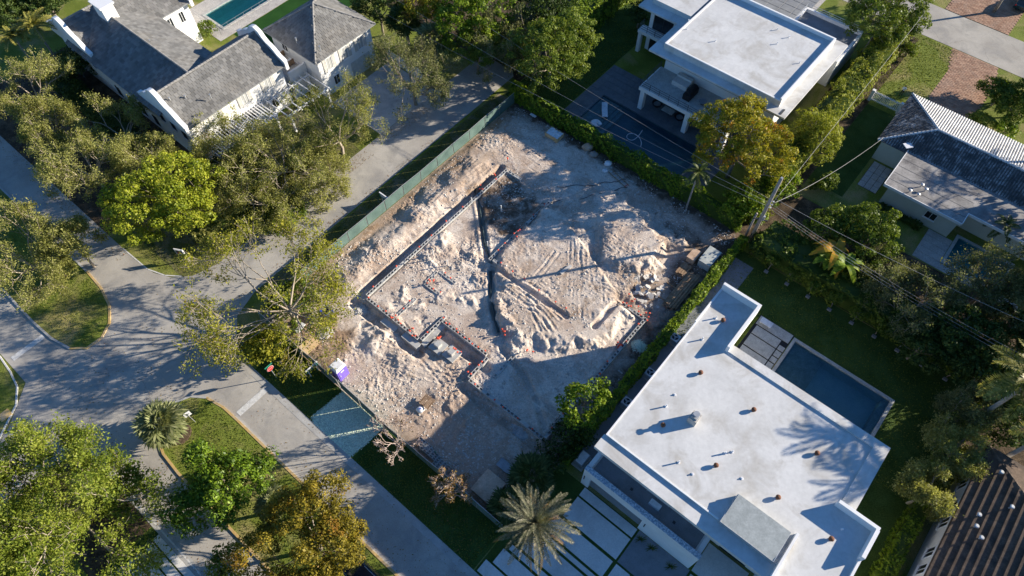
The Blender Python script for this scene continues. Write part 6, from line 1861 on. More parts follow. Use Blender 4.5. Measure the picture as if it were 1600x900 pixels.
def clump_crown(rng, r, rz, zc, n_cl, cl_r, n_leaf, size, irreg=0.25, aspect=0.6, low=-0.35, fill=0.0):
    """dense crown of rounded leaf clumps; returns clump centres and leaf quads (local, base at origin)"""
    ph = rng.uniform(0, 6.28, 6)
    out = []; cen = []
    k = 0
    while len(cen) < n_cl:
        d = rng.normal(0, 1, 3); d /= np.linalg.norm(d)
        if d[2] < low: continue
        az = math.atan2(d[1], d[0])
        lob = 1 + irreg * (0.5 * math.sin(2 * az + ph[0]) + 0.35 * math.sin(3 * az + ph[1]) + 0.35 * math.sin(5 * az + ph[2])) 
        rr = (rng.uniform(0.72, 1.0) if rng.uniform() > 0.28 else rng.uniform(0.3, 0.75)) * lob
        c = np.array([d[0] * r * rr, d[1] * r * rr, zc + d[2] * rz * rr])
        if any(np.linalg.norm(c - q) < cl_r * 0.5 for q in cen[-40:]) and k < 4000: k += 1; continue
        cen.append(c)
    for c in cen:
        q = cl_r * rng.uniform(0.7, 1.25); m = int(n_leaf * rng.uniform(0.75, 1.25))
        d = rng.normal(0, 1, (m, 3)); d[:, 2] = np.abs(d[:, 2]) * 1.0 - 0.25
        d /= np.linalg.norm(d, axis=1, keepdims=True)
        rad = q * rng.uniform(0.55, 1.05, m)[:, None]
        P = c + d * rad * np.array([1, 1, 0.8])
        out.append(leaves(P, d + np.array([0, 0, 0.12]), size, rng, aspect, 0.5))
    return cen, np.concatenate(out)
def limbs_to(cen, zc, trunk_h, tr, rng, frac=0.5):
    mb = MB()
    lean = rng.normal(0, 0.15, 2)
    top = Vector((lean[0], lean[1], trunk_h))
    mb.tube([(0, 0, -0.2), (lean[0] * 0.3, lean[1] * 0.3, trunk_h * 0.4), top, (lean[0] * 1.3, lean[1] * 1.3, zc)], [tr * 1.35, tr, tr * 0.8, tr * 0.3], 8)
    idx = rng.permutation(len(cen))[:max(4, int(len(cen) * frac))]
    mains = [Vector(cen[i]) for i in idx[:8]]
    mids = []
    for c in mains:
        m = top.lerp(c, 0.5) + Vector((0, 0, -0.12 * (c - top).length))
        mb.tube([top, m, c], [tr * 0.5, tr * 0.3, tr * 0.1], 6); mids.append((m, c))
    for i in idx[8:]:
        c = Vector(cen[i]); best = min(mids, key=lambda q: (q[0].lerp(q[1], 0.4) - c).length)
        s = best[0].lerp(best[1], 0.4)
        mb.tube([s, s.lerp(c, 0.5) + Vector((0, 0, 0.1)), c], [tr * 0.16, tr * 0.1, tr * 0.04], 4, cap=False)
    return mb
def branchy(rng, r, rz, zc, trunk_h, tr, limbs=7, kids=3, depth=4, n_leaf=14, size=0.22, spread=0.35, leaf_sigma=0.3, aspect=0.5, el=(8, 55), min_leaf_depth=2, tipj=1.0):
    """open crown grown from repeated forking; leaves sit in sprays on the outer twigs"""
    segs = []; tips = []
    def grow(p, d, ln, rad, dep):
        bend = Vector(rng.normal(0, 0.14, 3)); bend.z += 0.04
        m = p + d * ln * 0.5 + bend * ln * 0.4
        q = p + d * ln + bend * ln * 0.3
        segs.append((p, m, q, rad, rad * 0.62, dep))
        if dep >= min_leaf_depth: tips.append((m, q, d, dep))
        if dep >= depth: return
        nk = kids if rng.uniform() < 0.65 else kids - 1
        for k in range(nk):
            dd = d + Vector(rng.normal(0, 1, 3)) * (spread + 0.08 * dep)
            dd.z += 0.06
            dd.normalize()
            st = q if k < 2 else m.lerp(q, 0.4)
            grow(st, dd, ln * rng.uniform(0.58, 0.82), rad * 0.60, dep + 1)
    top = Vector((0, 0, trunk_h))
    segs.append((Vector((0, 0, -0.2)), Vector((rng.normal(0, .1), rng.normal(0, .1), trunk_h * 0.5)), top, tr * 1.2, tr * 0.8, -1))
    a0 = rng.uniform(0, 6.28)
    for i in range(limbs):
        az = a0 + 6.283 * i / limbs + rng.normal(0, 0.25); e = R(rng.uniform(*el))
        d = Vector((math.cos(az) * math.cos(e), math.sin(az) * math.cos(e), math.sin(e)))
        grow(top, d, r * 0.42 * rng.uniform(0.75, 1.15), tr * 0.5, 0)
    P = np.array([t[1] for t in tips])
    rr = np.hypot(P[:, 0], P[:, 1]); sxy = r / max(1e-3, np.percentile(rr, 93))
    zz = P[:, 2]; sz = (2 * rz) / max(1e-3, (np.percentile(zz, 97) - np.percentile(zz, 3)))
    sz = min(sz, 1.6); zmid = np.percentile(zz, 50)
    def tf(p): 
        k = min(1.0, max(0.0, p.z / trunk_h)) if p.z < trunk_h else 1.0
        z = p.z if p.z <= trunk_h else trunk_h + (p.z - trunk_h) * sz
        return Vector((p.x * sxy, p.y * sxy, z))
    mb = MB()
    for p, m, q, r0, r1, dep in segs:
        n = 7 if dep < 1 else (5 if dep < 2 else 3)
        if dep >= 3 or (dep == 2 and depth > 4 and r < 4): mb.tube([tf(p), tf(q)], [max(0.02, r0), max(0.013, r1)], 3, cap=False)
        else: mb.tube([tf(p), tf(m), tf(q)], [r0, (r0 + r1) / 2, max(0.015, r1)], n, cap=False)
    out = []
    if n_leaf:
        for m, q, d, dep in tips:
            k = n_leaf if dep == depth else n_leaf * 0.45
            k = rng.poisson(k)
            if k == 0: continue
            s = rng.uniform(0, 1.15, k)[:, None]
            a, b = np.array(tf(m)), np.array(tf(q))
            C = a + (b - a) * s + rng.normal(0, leaf_sigma, (k, 3)) * np.array([1, 1, 0.7])
            out.append(leaves(C, np.tile(np.array([[d.x * 0.3, d.y * 0.3, 0.3]]), (k, 1)), size, rng, aspect, 0.8 * tipj))
    return mb, (np.concatenate(out) if out else None)
CATREE = 'tree'
def place_tree(name, label, u, v, zc, rpx, style, seed, group=None, cat='tree', rzf=0.62, trunk='bark', base=None, **kw):
    rng = np.random.default_rng(seed)
    x, y, _ = survey(u, v, zc)
    r = rpx * mpp(u, v, zc)
    t = thing(name, label, cat, (x, y, 0.0), group)
    st = dict(STY[style]); st.update(kw)
    leafm = L[st.pop('leaf')]; mode = st.pop('mode'); bark = M[st.pop('bark', 'bark')]
    rz = r * st.pop('rzf', rzf)
    rz = min(rz, zc * 0.85)
    tr = st.pop('tr', 0.026 * r + 0.06)
    if mode == 'clump':
        dens = st.pop('dens', 1.0); cl = st.pop('cl_r', 0.9); size = st.pop('size', 0.3)
        area = 2 * math.pi * r * r * 0.9
        n_cl = max(8, int(area / (cl * cl * 1.5) * dens))
        n_leaf = int(5.0 * cl * cl / (size * size * 0.42))
        cen, Q = clump_crown(rng, r * 0.9, rz, zc, n_cl, cl, n_leaf, size, **st)
        mesh_obj('trunk', mb_mesh(limbs_to(cen, zc, max(0.6, zc - rz * 0.75), tr, rng), 'trunk', bark), t)
        mesh_obj('crown', quad_mesh('crown', Q, leafm), t)
    else:
        th = max(0.5, zc - rz * st.pop('thf', 1.0))
        mb, Q = branchy(rng, r, rz, zc, th, tr, **st)
        mesh_obj('trunk', mb_mesh(mb, 'trunk', bark), t)
        if Q is not None: mesh_obj('crown', quad_mesh('crown', Q, leafm), t)
    return t
STY = {
    'oak': dict(mode='branchy', leaf='olive', limbs=9, kids=3, depth=4, n_leaf=34, size=0.175, leaf_sigma=0.26, bark='bark_pale', spread=0.42, rzf=0.6),
    'oak_dark': dict(mode='branchy', leaf='olive_dark', limbs=9, kids=3, depth=4, n_leaf=32, size=0.185, leaf_sigma=0.27, bark='bark', spread=0.42, rzf=0.6),
    'lime': dict(mode='clump', leaf='lime', cl_r=0.85, size=0.24, irreg=0.3, dens=1.0),
    'sparse': dict(mode='branchy', leaf='sparse', limbs=10, kids=3, depth=5, n_leaf=13, size=0.21, leaf_sigma=0.26, bark='bark_pale', spread=0.36, rzf=0.42, el=(4, 50)),
    'sparse2': dict(mode='branchy', leaf='sparse2', limbs=11, kids=3, depth=5, n_leaf=27, size=0.22, leaf_sigma=0.36, bark='bark_pale', spread=0.38, rzf=0.5, el=(4, 60)),
    'mango': dict(mode='clump', leaf='mango', cl_r=0.72, size=0.25, irreg=0.4, dens=1.6, aspect=0.5),
    'rust': dict(mode='clump', leaf='rust', cl_r=0.75, size=0.19, irreg=0.25, dens=0.95),
    'gold': dict(mode='clump', leaf='gold', cl_r=0.7, size=0.22, irreg=0.3, dens=0.72),
    'green': dict(mode='clump', leaf='green', cl_r=0.7, size=0.23, irreg=0.3, dens=0.8),
    'green_dark': dict(mode='clump', leaf='green_dark', cl_r=0.7, size=0.24, irreg=0.3, dens=0.8),
    'bright': dict(mode='clump', leaf='hedge', cl_r=0.6, size=0.28, irreg=0.3, dens=0.8),
    'bamboo': dict(mode='clump', leaf='bamboo', cl_r=0.6, size=0.26, irreg=0.35, dens=0.9, aspect=0.35),
    'bare': dict(mode='branchy', leaf='bare', limbs=9, kids=3, depth=5, n_leaf=0.3, size=0.14, leaf_sigma=0.1, bark='bark_pink', spread=0.27, rzf=0.8, el=(8, 80), tr=0.10),
    'bare_leafy': dict(mode='branchy', leaf='bare', limbs=9, kids=3, depth=5, n_leaf=1.5, size=0.17, leaf_sigma=0.1, bark='bark_pink', spread=0.30, rzf=0.8, el=(8, 80), tr=0.10),
}
def hedge(name, label, a0, a1, b0, b1, h, leafk, seed, size=0.26, dens=9.0, bulge=0.28, group=None, z0=0.0, core=True):
    rng = np.random.default_rng(seed)
    c = W((a0 + a1) / 2, (b0 + b1) / 2, z0)
    t = thing(name, label, 'hedge', c, group)
    area = 2 * (a1 - a0 + b1 - b0) * h + (a1 - a0) * (b1 - b0) * 1.6
    N = int(area / (size * size * 0.5) * 1.5 * dens / 9)
    # choose faces
    wts = np.array([(a1 - a0) * (b1 - b0) * 1.6, (a1 - a0) * h, (a1 - a0) * h, (b1 - b0) * h, (b1 - b0) * h]); wts /= wts.sum()
    f = rng.choice(5, N, p=wts)
    A = rng.uniform(a0, a1, N); B = rng.uniform(b0, b1, N); Z = rng.uniform(0.05, h, N)
    nA = np.zeros(N); nB = np.zeros(N); nZ = np.zeros(N) + 0.35
    Z[f == 0] = h; nZ[f == 0] = 1
    for k, (arr, val, nn, s) in {1: (B, b0, nB, -1), 2: (B, b1, nB, 1), 3: (A, a0, nA, -1), 4: (A, a1, nA, 1)}.items():
        arr[f == k] = val; nn[f == k] = s
    bl = (vnoise(A * 0.9 + 50, B * 0.9 + Z * 0.7, seed) - 0.45) * 2 * bulge + (vnoise(A * 2.3 + 9, B * 2.3 + Z * 2, seed + 3) - 0.5) * bulge
    dep = bl - np.abs(rng.normal(0, 0.09, N))
    A2, B2, Z2 = A + nA * dep, B + nB * dep, Z + np.where(f == 0, dep * 1.3, 0)
    X = A2 * UX + B2 * VX - c[0]; Y = A2 * UY + B2 * VY - c[1]
    NX = nA * UX + nB * VX; NY = nA * UY + nB * VY
    Q = leaves(np.stack([X, Y, Z2], 1), np.stack([NX, NY, nZ], 1), size, rng, 0.6, 0.5)
    mesh_obj('foliage', quad_mesh('foliage', Q, L[leafk]), t)
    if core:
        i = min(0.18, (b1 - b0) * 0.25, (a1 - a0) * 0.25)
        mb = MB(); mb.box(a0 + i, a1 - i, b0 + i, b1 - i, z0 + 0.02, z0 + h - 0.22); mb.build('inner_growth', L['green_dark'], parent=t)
    return t
# palms
def frond_mesh(rng, ln, droop, mat, n=26, wid=0.55, leaf_w=0.07, vang=0.35, lift=0.0):
    """feather frond along +X, rising then drooping"""
    pts = []
    for i in range(n + 1):
        s = i / n
        pts.append(np.array([ln * (s - 0.12 * droop * s * s), 0.0, ln * (lift * s + 0.18 * s - droop * 0.55 * s * s)]))
    Q = []
    for i in range(n):
        p, q = pts[i], pts[i + 1]
        w = 0.035 * (1 - i / n) + 0.008
        y = np.array([0, w, 0])
        Q.append([p - y, q - y, q + y, p + y])
    for i in range(2, n + 1):
        s = i / n
        l = wid * (math.sin(math.pi * min(1, 0.12 + 0.88 * s)) ** 0.6) * rng.uniform(0.85, 1.15)
        t = pts[i] - pts[i - 1]; t /= np.linalg.norm(t)
        for sd in (-1, 1):
            d = np.array([0.55, sd * 1.0, vang - 0.35 * s * droop]); d += rng.normal(0, 0.08, 3); d /= np.linalg.norm(d)
            b = pts[i]; m = b + d * l * 0.5; e = b + d * l + np.array([0, 0, -0.12 * l])
            wv = t * leaf_w * 0.5
            Q.append([b - wv, m - wv * 1.3, e, m + wv * 1.3])
    return quad_mesh('frond', np.array(Q), mat)
def fan_mesh(rng, ln, mat, rad=0.75, n=16):
    Q = []
    for i in range(6):
        s0, s1 = i / 6, (i + 1) / 6
        f = lambda s: np.array([ln * s, 0, ln * (0.25 * s - 0.30 * s * s)])
        y = np.array([0, 0.02, 0]); Q.append([f(s0) - y, f(s1) - y, f(s1) + y, f(s0) + y])
    c = np.array([ln, 0, ln * -0.05])
    for i in range(n):
        a = (i / (n - 1) - 0.5) * R(250)
        d = np.array([math.cos(a), math.sin(a), 0.12 * (1 if i % 2 else -0.6) - 0.25])
        e = c + d * rad * rng.uniform(0.85, 1.12); e[2] -= 0.10
        m = c + d * rad * 0.55
        w = np.array([-math.sin(a), math.cos(a), 0]) * rad * 0.11
        Q.append([c, m - w, e, m + w])
    return quad_mesh('fan_leaf', np.array(Q), mat)
def palm(name, label, u, v, zc, n, ln, leafk, seed, kind='feather', trunk_r=0.16, droop=0.9, el=(-25, 80), wid=0.5, group=None, leaf_w=0.08, lean=(0, 0), cat='palm', nleaf=26, scale_in=0.6, dead=0.0):
    rng = np.random.default_rng(seed)
    x, y, _ = survey(u, v, zc)
    bx, by = x + lean[0], y + lean[1]
    t = thing(name, label, cat, (bx, by, 0), group)
    mb = MB()
    K = 8
    mb.tube([(-lean[0] * (i / K) ** 1.5, -lean[1] * (i / K) ** 1.5, -0.2 + (zc + 0.1) * i / K) for i in range(K + 1)], [trunk_r * (1.35 - 0.4 * i / K) * (1 + 0.06 * (i % 2)) for i in range(K + 1)], 9)
    mesh_obj('trunk', mb_mesh(mb, 'trunk', M['pole_wood']), t)
    vars_ = []
    for k in range(5):
        if kind == 'feather': vars_.append(frond_mesh(rng, ln, droop * rng.uniform(0.7, 1.2), L[leafk], nleaf, wid, leaf_w))
        else: vars_.append(fan_mesh(rng, ln * 0.62, L[leafk], ln * 0.48, 18))
    dv = frond_mesh(rng, ln, droop * 1.3, L['bare'], nleaf, wid * 0.6, leaf_w) if dead else None
    for i in range(n):
        az = i * 2.39996 + rng.normal(0, 0.12); s = i / max(1, n - 1)
        e = R(el[1] + (el[0] - el[1]) * (s ** 0.75)) + rng.normal(0, 0.08)
        me = vars_[int(rng.integers(0, 5))]
        if dv is not None and s > 1 - dead: me = dv
        o = bpy.data.objects.new('frond', me); link(o); o.parent = t
        o.location = (-lean[0], -lean[1], zc)
        o.rotation_euler = (rng.normal(0, 0.25), -e, az)
        k = (scale_in + (1 - scale_in) * min(1, s * 1.8)) * rng.uniform(0.88, 1.1)
        o.scale = (k, k, k)
    return t
def banana(u, v, label, seed, n=11, ln=2.9, leafk='banana'):
    rng = np.random.default_rng(seed)
    x, y, _ = survey(u, v, 4.2)
    t = thing('banana_plant', label, 'plant', (x, y, 0))
    mb = MB(); mb.tube([(0, 0, -0.1), (0.05, 0, 1.5), (0, 0.05, 4.2)], [0.18, 0.14, 0.08], 8); mesh_obj('stem', mb_mesh(mb, 'stem', L['palm']), t)
    for i in range(n):
        az = i * 2.4 + rng.normal(0, 0.2); K = 9; l = ln * rng.uniform(0.7, 1.1); Q = []
        rise = rng.uniform(0.4, 1.0)
        pt = lambda s: np.array([l * s * 0.9, 0, l * (rise * s - (0.4 + rise * 0.8) * s * s)])
        for k in range(K):
            s0, s1 = k / K, (k + 1) / K
            w0, w1 = 0.36 * math.sin(math.pi * min(1, s0 * 0.92 + 0.06)) ** 0.7, 0.36 * math.sin(math.pi * min(1, s1 * 0.92 + 0.06)) ** 0.7
            for sd in (-1, 1):
                Q.append([pt(s0), pt(s1), pt(s1) + np.array([0, sd * w1, 0.10 * w1]), pt(s0) + np.array([0, sd * w0, 0.10 * w0])])
        o = mesh_obj('leaf', quad_mesh('leaf', np.array(Q), L[leafk]), t)
        o.location = (0, 0, 4.1); o.rotation_euler = (0, rng.normal(0, 0.15), az)
def tufts(name, label, inside, box, n, seed, z, mat='tuft', h=0.07, s=0.05):
    """lawn blades: one mass of short crossed blades"""
    rng = np.random.default_rng(seed)
    A = rng.uniform(box[0], box[1], n * 3); B = rng.uniform(box[2], box[3], n * 3)
    ok = inside(A, B); A, B = A[ok][:n], B[ok][:n]
    N = len(A)
    X = A * UX + B * VX; Y = A * UY + B * VY
    ang = rng.uniform(0, 6.28, N); w = s * rng.uniform(0.6, 1.3, N); hh = h * rng.uniform(0.5, 1.4, N)
    dx, dy = np.cos(ang) * w, np.sin(ang) * w
    lx, ly = rng.normal(0, h * 0.6, N), rng.normal(0, h * 0.6, N)
    Zc = np.full(N, z)
    Q = np.stack([np.stack([X - dx, Y - dy, Zc], 1), np.stack([X + dx, Y + dy, Zc], 1), np.stack([X + dx * 0.4 + lx, Y + dy * 0.4 + ly, Zc + hh], 1), np.stack([X - dx * 0.4 + lx, Y - dy * 0.4 + ly, Zc + hh], 1)], 1)
    o = bpy.data.objects.new(name, quad_mesh(name, Q, L.get(mat) or M[mat])); link(o); o['kind'] = 'stuff'; o['label'] = label; o['category'] = 'grass'
# ------------------------------------------------------------------ trees and plants, by place
T = place_tree
oakg = 'olive leaved oaks round the junction'
T('oak_tree', 'olive oak at the left edge below the yellow palms', 38, 130, 6.0, 66, 'oak', 101, oakg)
T('oak_tree', 'olive oak under the left edge oak, beside the dark boulevard lane', 70, 195, 5.0, 50, 'oak', 102, oakg)
T('oak_tree', 'broad olive oak left of the lime green tree', 130, 250, 6.0, 72, 'oak', 103, oakg)
T('oak_tree', 'olive oak against the white gable above the lime green tree', 180, 190, 5.5, 58, 'oak', 104, oakg)
T('oak_tree', 'olive oak overhanging the teardrop island at the left edge', 28, 392, 6.0, 82, 'oak', 105, oakg)
T('oak_tree', 'small olive oak over the teardrop island, right of the edge oak', 105, 372, 5.5, 44, 'oak', 106, oakg)
T('lime_tree', 'large rounded lime green tree at the street corner', 262, 312, 5.5, 90, 'lime', 110)
T('oak_tree', 'greyish open oak between the lime tree and the white wall', 345, 225, 5.0, 60, 'oak', 111, oakg)
T('oak_tree', 'wide olive oak in front of the slatted pergola', 430, 235, 5.5, 85, 'oak', 112, oakg)
T('oak_tree', 'olive oak reaching over the side street below the tower', 520, 190, 5.5, 75, 'oak', 113, oakg)
T('oak_tree', 'low olive oak on the lawn edge of the side street', 415, 300, 3.5, 70, 'oak', 114, oakg)
T('oak_tree', 'low yellowish oak by the side street kerb below the pergola oak', 490, 265, 3.0, 60, 'oak', 115, oakg)
T('oak_tree', 'dark olive oak at the driveway right of the tower', 642, 112, 5.5, 72, 'oak_dark', 116)
T('open_tree', 'spreading open tree with bare pale branches at the site corner', 436, 456, 6.5, 142, 'sparse', 120, tr=0.24)
T('open_tree', 'huge yellow green open tree filling the lower left corner', 70, 775, 7.0, 158, 'sparse2', 121, tr=0.26)
T('shrub', 'dark green shrub at the right edge of the corner tree', 195, 765, 3.0, 42, 'green', 122, cat='shrub')
T('mango_tree', 'dark glossy mango tree with bright lobes on the median', 350, 752, 4.5, 62, 'mango', 130)
T('mango_tree', 'lower lobe of glossy foliage overhanging the left lane of the median', 292, 798, 4.0, 34, 'mango', 131)
T('shrub', 'small round green shrub on the median kerb', 405, 724, 2.0, 20, 'mango', 132, cat='shrub')
T('rust_tree', 'dense rusty olive tree at the bottom of the median', 478, 838, 5.0, 102, 'rust', 133)
T('green_shrub', 'green shrub peeking out below the rusty tree', 350, 885, 3.0, 30, 'green', 134, cat='shrub')
T('bare_tree', 'leafless pink twigged tree beside the gravel apron', 618, 682, 3.0, 42, 'bare', 140)
T('bare_tree', 'reddish twiggy tree with few leaves beside the block stack', 706, 764, 2.8, 36, 'bare_leafy', 141)
T('young_tree', 'small yellow green tree at the end of the low hedge', 912, 630, 5.6, 42, 'bright', 142)
T('shrub', 'dark shrub below the small yellow green tree', 895, 680, 1.8, 30, 'green_dark', 143, cat='shrub')
T('shrub', 'dark shrub beside the garage corner hedge end', 868, 705, 1.6, 26, 'green_dark', 144, cat='shrub')
T('round_tree', 'full green tree at the head of the pool hedge', 862, 82, 5.5, 78, 'green', 150)
T('grey_tree', 'grey twiggy oak over the dead end of the side street', 795, 58, 5.5, 58, 'oak_dark', 151)
T('green_tree', 'bright green tree at the top edge above the street end', 735, 28, 6.0, 62, 'bright', 152)
T('yellow_tree', 'yellow green tree at the top edge left of the bright tree', 665, 8, 6.0, 42, 'gold', 153)
T('dark_tree', 'dark tree at the top edge behind the tower', 590, 8, 5.0, 45, 'green_dark', 154)
T('green_tree', 'green tree behind the street end, lower right of the bright tree', 745, 78, 4.0, 44, 'green', 155)
T('shade_tree', 'dark green tree at the top edge between street end and lawn', 850, 10, 6.0, 50, 'green_dark', 156)
T('golden_tree', 'golden orange tree at the balcony corner of the north house', 1158, 222, 6.0, 84, 'gold', 160)
T('shrub', 'green shrub under the golden tree beside the utility pole', 1165, 318, 2.5, 40, 'bright', 161, cat='shrub')
T('shrub', 'green shrub between the golden tree and the bamboo', 1215, 290, 3.0, 36, 'bright', 162, cat='shrub')
T('bamboo_clump', 'tall pale bamboo clump bulging from the boundary hedge', 1280, 212, 4.0, 46, 'bamboo', 163, cat='bamboo')
T('street_tree', 'brownish green tree at the top edge by the roof deck', 1378, 28, 5.5, 66, 'green', 164)
T('fruit_tree', 'green fruit tree in the bed facing the bungalow wall', 1360, 365, 3.5, 56, 'green', 170)
T('fruit_tree', 'smaller green tree left of the fruit tree near the pole', 1295, 352, 3.0, 36, 'green', 171)
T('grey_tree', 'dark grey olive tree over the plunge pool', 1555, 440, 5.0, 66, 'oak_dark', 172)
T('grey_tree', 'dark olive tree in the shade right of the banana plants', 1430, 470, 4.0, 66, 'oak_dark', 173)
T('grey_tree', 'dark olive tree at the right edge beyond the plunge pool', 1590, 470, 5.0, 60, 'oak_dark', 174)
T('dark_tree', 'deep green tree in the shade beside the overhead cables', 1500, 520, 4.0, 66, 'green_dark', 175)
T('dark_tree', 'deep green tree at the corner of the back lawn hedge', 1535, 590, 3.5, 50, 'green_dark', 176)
T('bushy_tree', 'yellow lit bushy tree between the hedge and the white wall', 1450, 768, 3.8, 44, 'oak', 177)
T('bushy_tree', 'olive tree overhanging the top corner of the brown roof', 1505, 700, 4.2, 50, 'oak', 178)
T('twiggy_tree', 'grey twiggy tree behind the hedge beside the palm fronds', 1525, 640, 4.0, 40, 'oak_dark', 179)
T('shrub', 'green shrub at the bend of the brick driveway', 1560, 150, 1.6, 34, 'green', 180, cat='shrub')
T('shrub', 'pale green shrub in the garden right of the brick driveway', 1595, 165, 2.0, 42, 'green', 181, cat='shrub')
T('shrub', 'small shrub in front of the bungalow eave', 1530, 190, 1.0, 18, 'green', 182, cat='shrub')
T('shrub', 'small bright shrub in the garden below the brick driveway', 1572, 200, 1.2, 20, 'bright', 183, cat='shrub')
T('shrub', 'small green shrub on the dark lawn left of the bungalow', 1290, 285, 1.0, 20, 'green', 184, cat='shrub')
T('shrub', 'low shrub on the east lawn by the bamboo hedge', 1420, 80, 0.9, 14, 'green', 185, cat='shrub')
T('round_bush', 'clipped round bush at the corner of the teal pool', 325, 46, 0.9, 15, 'green', 186, cat='bush', rzf=0.95)
T('shrub', 'dark shrub among the bed at the foot of the utility pole', 1200, 385, 1.2, 30, 'green_dark', 187, cat='shrub')
T('shrub', 'green shrub in the bed below the fruit tree', 1345, 435, 1.6, 40, 'green_dark', 188, cat='shrub')
T('shrub', 'dark shrub under the gable of the white house', 120, 105, 2.0, 34, 'green_dark', 189, cat='shrub')
T('shrub', 'deep green shrub below the slatted pergola', 375, 262, 1.6, 46, 'green_dark', 190, cat='shrub')
T('shrub', 'deep green shrub under the low oaks by the kerb', 440, 335, 1.2, 40, 'green', 191, cat='shrub')
T('shrub', 'dark shrub at the top left corner', 15, 20, 3.0, 40, 'green_dark', 192, cat='shrub')
T('shrub', 'dark round shrub by the small balcony of the north house', 1000, 20, 2.5, 26, 'green_dark', 193, cat='shrub')
T('shrub', 'green shrub growing at the foot of the open tree', 460, 470, 1.5, 44, 'green', 194, cat='shrub')
T('shrub', 'yellow green shrub at the foot of the open tree nearest the boulevard', 410, 540, 1.8, 40, 'bright', 195, cat='shrub', leaf='sparse')
# trees just outside the picture whose shade falls into it
T('shade_tree', 'tall tree beyond the right edge beside the plunge pool', 1690, 430, 8.0, 90, 'green_dark', 196, size=0.42)
T('shade_tree', 'tall tree beyond the right edge beside the brown roof', 1700, 590, 8.0, 95, 'green_dark', 197, size=0.42)
T('shade_tree', 'tall tree beyond the right edge over the bungalow garden', 1720, 300, 7.0, 60, 'green_dark', 198, size=0.42)
T('shade_tree', 'tree beyond the right edge shading the brick driveway', 1680, 90, 6.0, 55, 'green', 199, size=0.42)
T('shade_tree', 'tree beyond the top edge shading the brick court', 1600, -50, 7.0, 60, 'green', 200, size=0.42)

# hedges
hedge('boxed_hedge', 'bright green hedge between the pool deck and the dirt lot', 53.0, 54.1, -45.0, -10.5, 2.5, 'hedge', 301, bulge=0.38)
hedge('low_hedge', 'bright green clipped hedge between the dirt lot and the pale roofed house', 18.5, 52.2, -9.75, -8.75, 1.6, 'hedge', 302, bulge=0.22)
hedge('tall_hedge', 'tall yellow green boundary hedge running up beside the north house', 55.5, 99, -12.2, -9.3, 3.8, 'bamboo', 303, bulge=0.7)
hedge('back_hedge', 'dark green hedge behind the back lawn under the cables', 51.4, 55.6, -7.8, 20.5, 2.7, 'green', 304, bulge=0.7)
hedge('side_hedge', 'clipped green hedge along the white wall of the brown roofed house', 20.0, 49.0, 17.3, 18.6, 2.1, 'hedge', 305, bulge=0.25)
hedge('lawn_hedge', 'tall green hedge above the shady back lawn at the top', 66, 104, -47.8, -44.6, 4.2, 'hedge', 306, bulge=0.5)
hedge('street_hedge', 'dense green hedge closing the dead end of the side street', 57.9, 61.5, -55.5, -46.5, 2.6, 'green', 307, bulge=0.5)
hedge('house_hedge', 'dark hedge along the gable wall of the white house', 15.0, 17.6, -98, -74, 1.6, 'green_dark', 308, bulge=0.4)
hedge('garden_hedge', 'olive hedge along the lawn between side street and white house', 12.0, 33.0, -58.2, -56.0, 1.5, 'olive', 309, bulge=0.45)
hedge('bed_hedge', 'dark planting row in front of the bungalow wall', 66.9, 67.8, 0.5, 5.5, 0.7, 'green_dark', 310, bulge=0.25)
# planter boxes with small trees behind the back lawn
for k in range(9):
    b = -5.2 + k * 2.55
    p = W(50.9, b, 0)
    t_ = thing('planter_tree', ['first', 'second', 'third', 'fourth', 'fifth', 'sixth', 'seventh', 'eighth', 'ninth'][k] + ' young tree from the utility pole along the dark back lawn', 'tree', p, 'young trees along the back lawn')
    rng_ = np.random.default_rng(400 + k)
    cen_, Q_ = clump_crown(rng_, 0.85, 0.7, 1.6, 9, 0.5, 42, 0.24)
    mesh_obj('trunk', mb_mesh(limbs_to(cen_, 1.6, 1.0, 0.05, rng_), 'trunk', M['bark']), t_)
    mesh_obj('crown', quad_mesh('crown', Q_, L['green']), t_)
    mb = MB(); mb.box(50.3, 50.6, b - 0.22, b + 0.22, 0.0, 0.22); mb.build('root_block', M['terr_roof'], parent=t_)

# palms
palm('date_palm', 'silvery date palm with brown tipped fronds beside the slab driveway', 836, 818, 5.5, 64, 4.1, 'date', 501, droop=0.75, el=(-12, 82), wid=0.42, trunk_r=0.34, leaf_w=0.075, nleaf=34, dead=0.12)
palm('fan_palm', 'bushy fan palm at the tip of the median', 250, 660, 2.6, 58, 2.3, 'fan', 502, 'fan', 0.28, el=(-30, 85))
palm('fan_palm', 'small fan palm between the mango and the rusty tree', 425, 786, 2.6, 26, 1.6, 'fan', 503, 'fan', 0.14, el=(-20, 80))
palm('fan_palm', 'dark fan palm beside the low shed above the date palm', 832, 742, 1.8, 34, 2.2, 'palm', 504, 'fan', 0.16, el=(-20, 80))
palm('fan_palm', 'dark fan palm left of the date palm in the shade', 795, 790, 1.6, 30, 2.0, 'palm', 505, 'fan', 0.16, el=(-20, 80))
palm('areca_palm', 'slender palm rising from the pool hedge under the golden tree', 1092, 268, 6.7, 16, 2.1, 'palm', 506, droop=1.2, el=(-30, 70), wid=0.42, trunk_r=0.09, leaf_w=0.1)
palm('areca_palm', 'yellow lit palm at the upper left by the white gable', 52, 40, 8.0, 22, 3.0, 'palm_y', 507, droop=1.1, el=(-10, 80), wid=0.6, trunk_r=0.12, leaf_w=0.12)
palm('areca_palm', 'shorter yellow palm left of the gable palm', 20, 56, 7.5, 18, 2.4, 'palm_y', 508, droop=1.1, el=(-10, 80), wid=0.55, trunk_r=0.10, leaf_w=0.12)
palm('fan_palm', 'pale fan palm at the street end above the dark driveway oak', 678, 58, 4.5, 34, 2.6, 'fan', 509, 'fan', 0.2, el=(-20, 80))
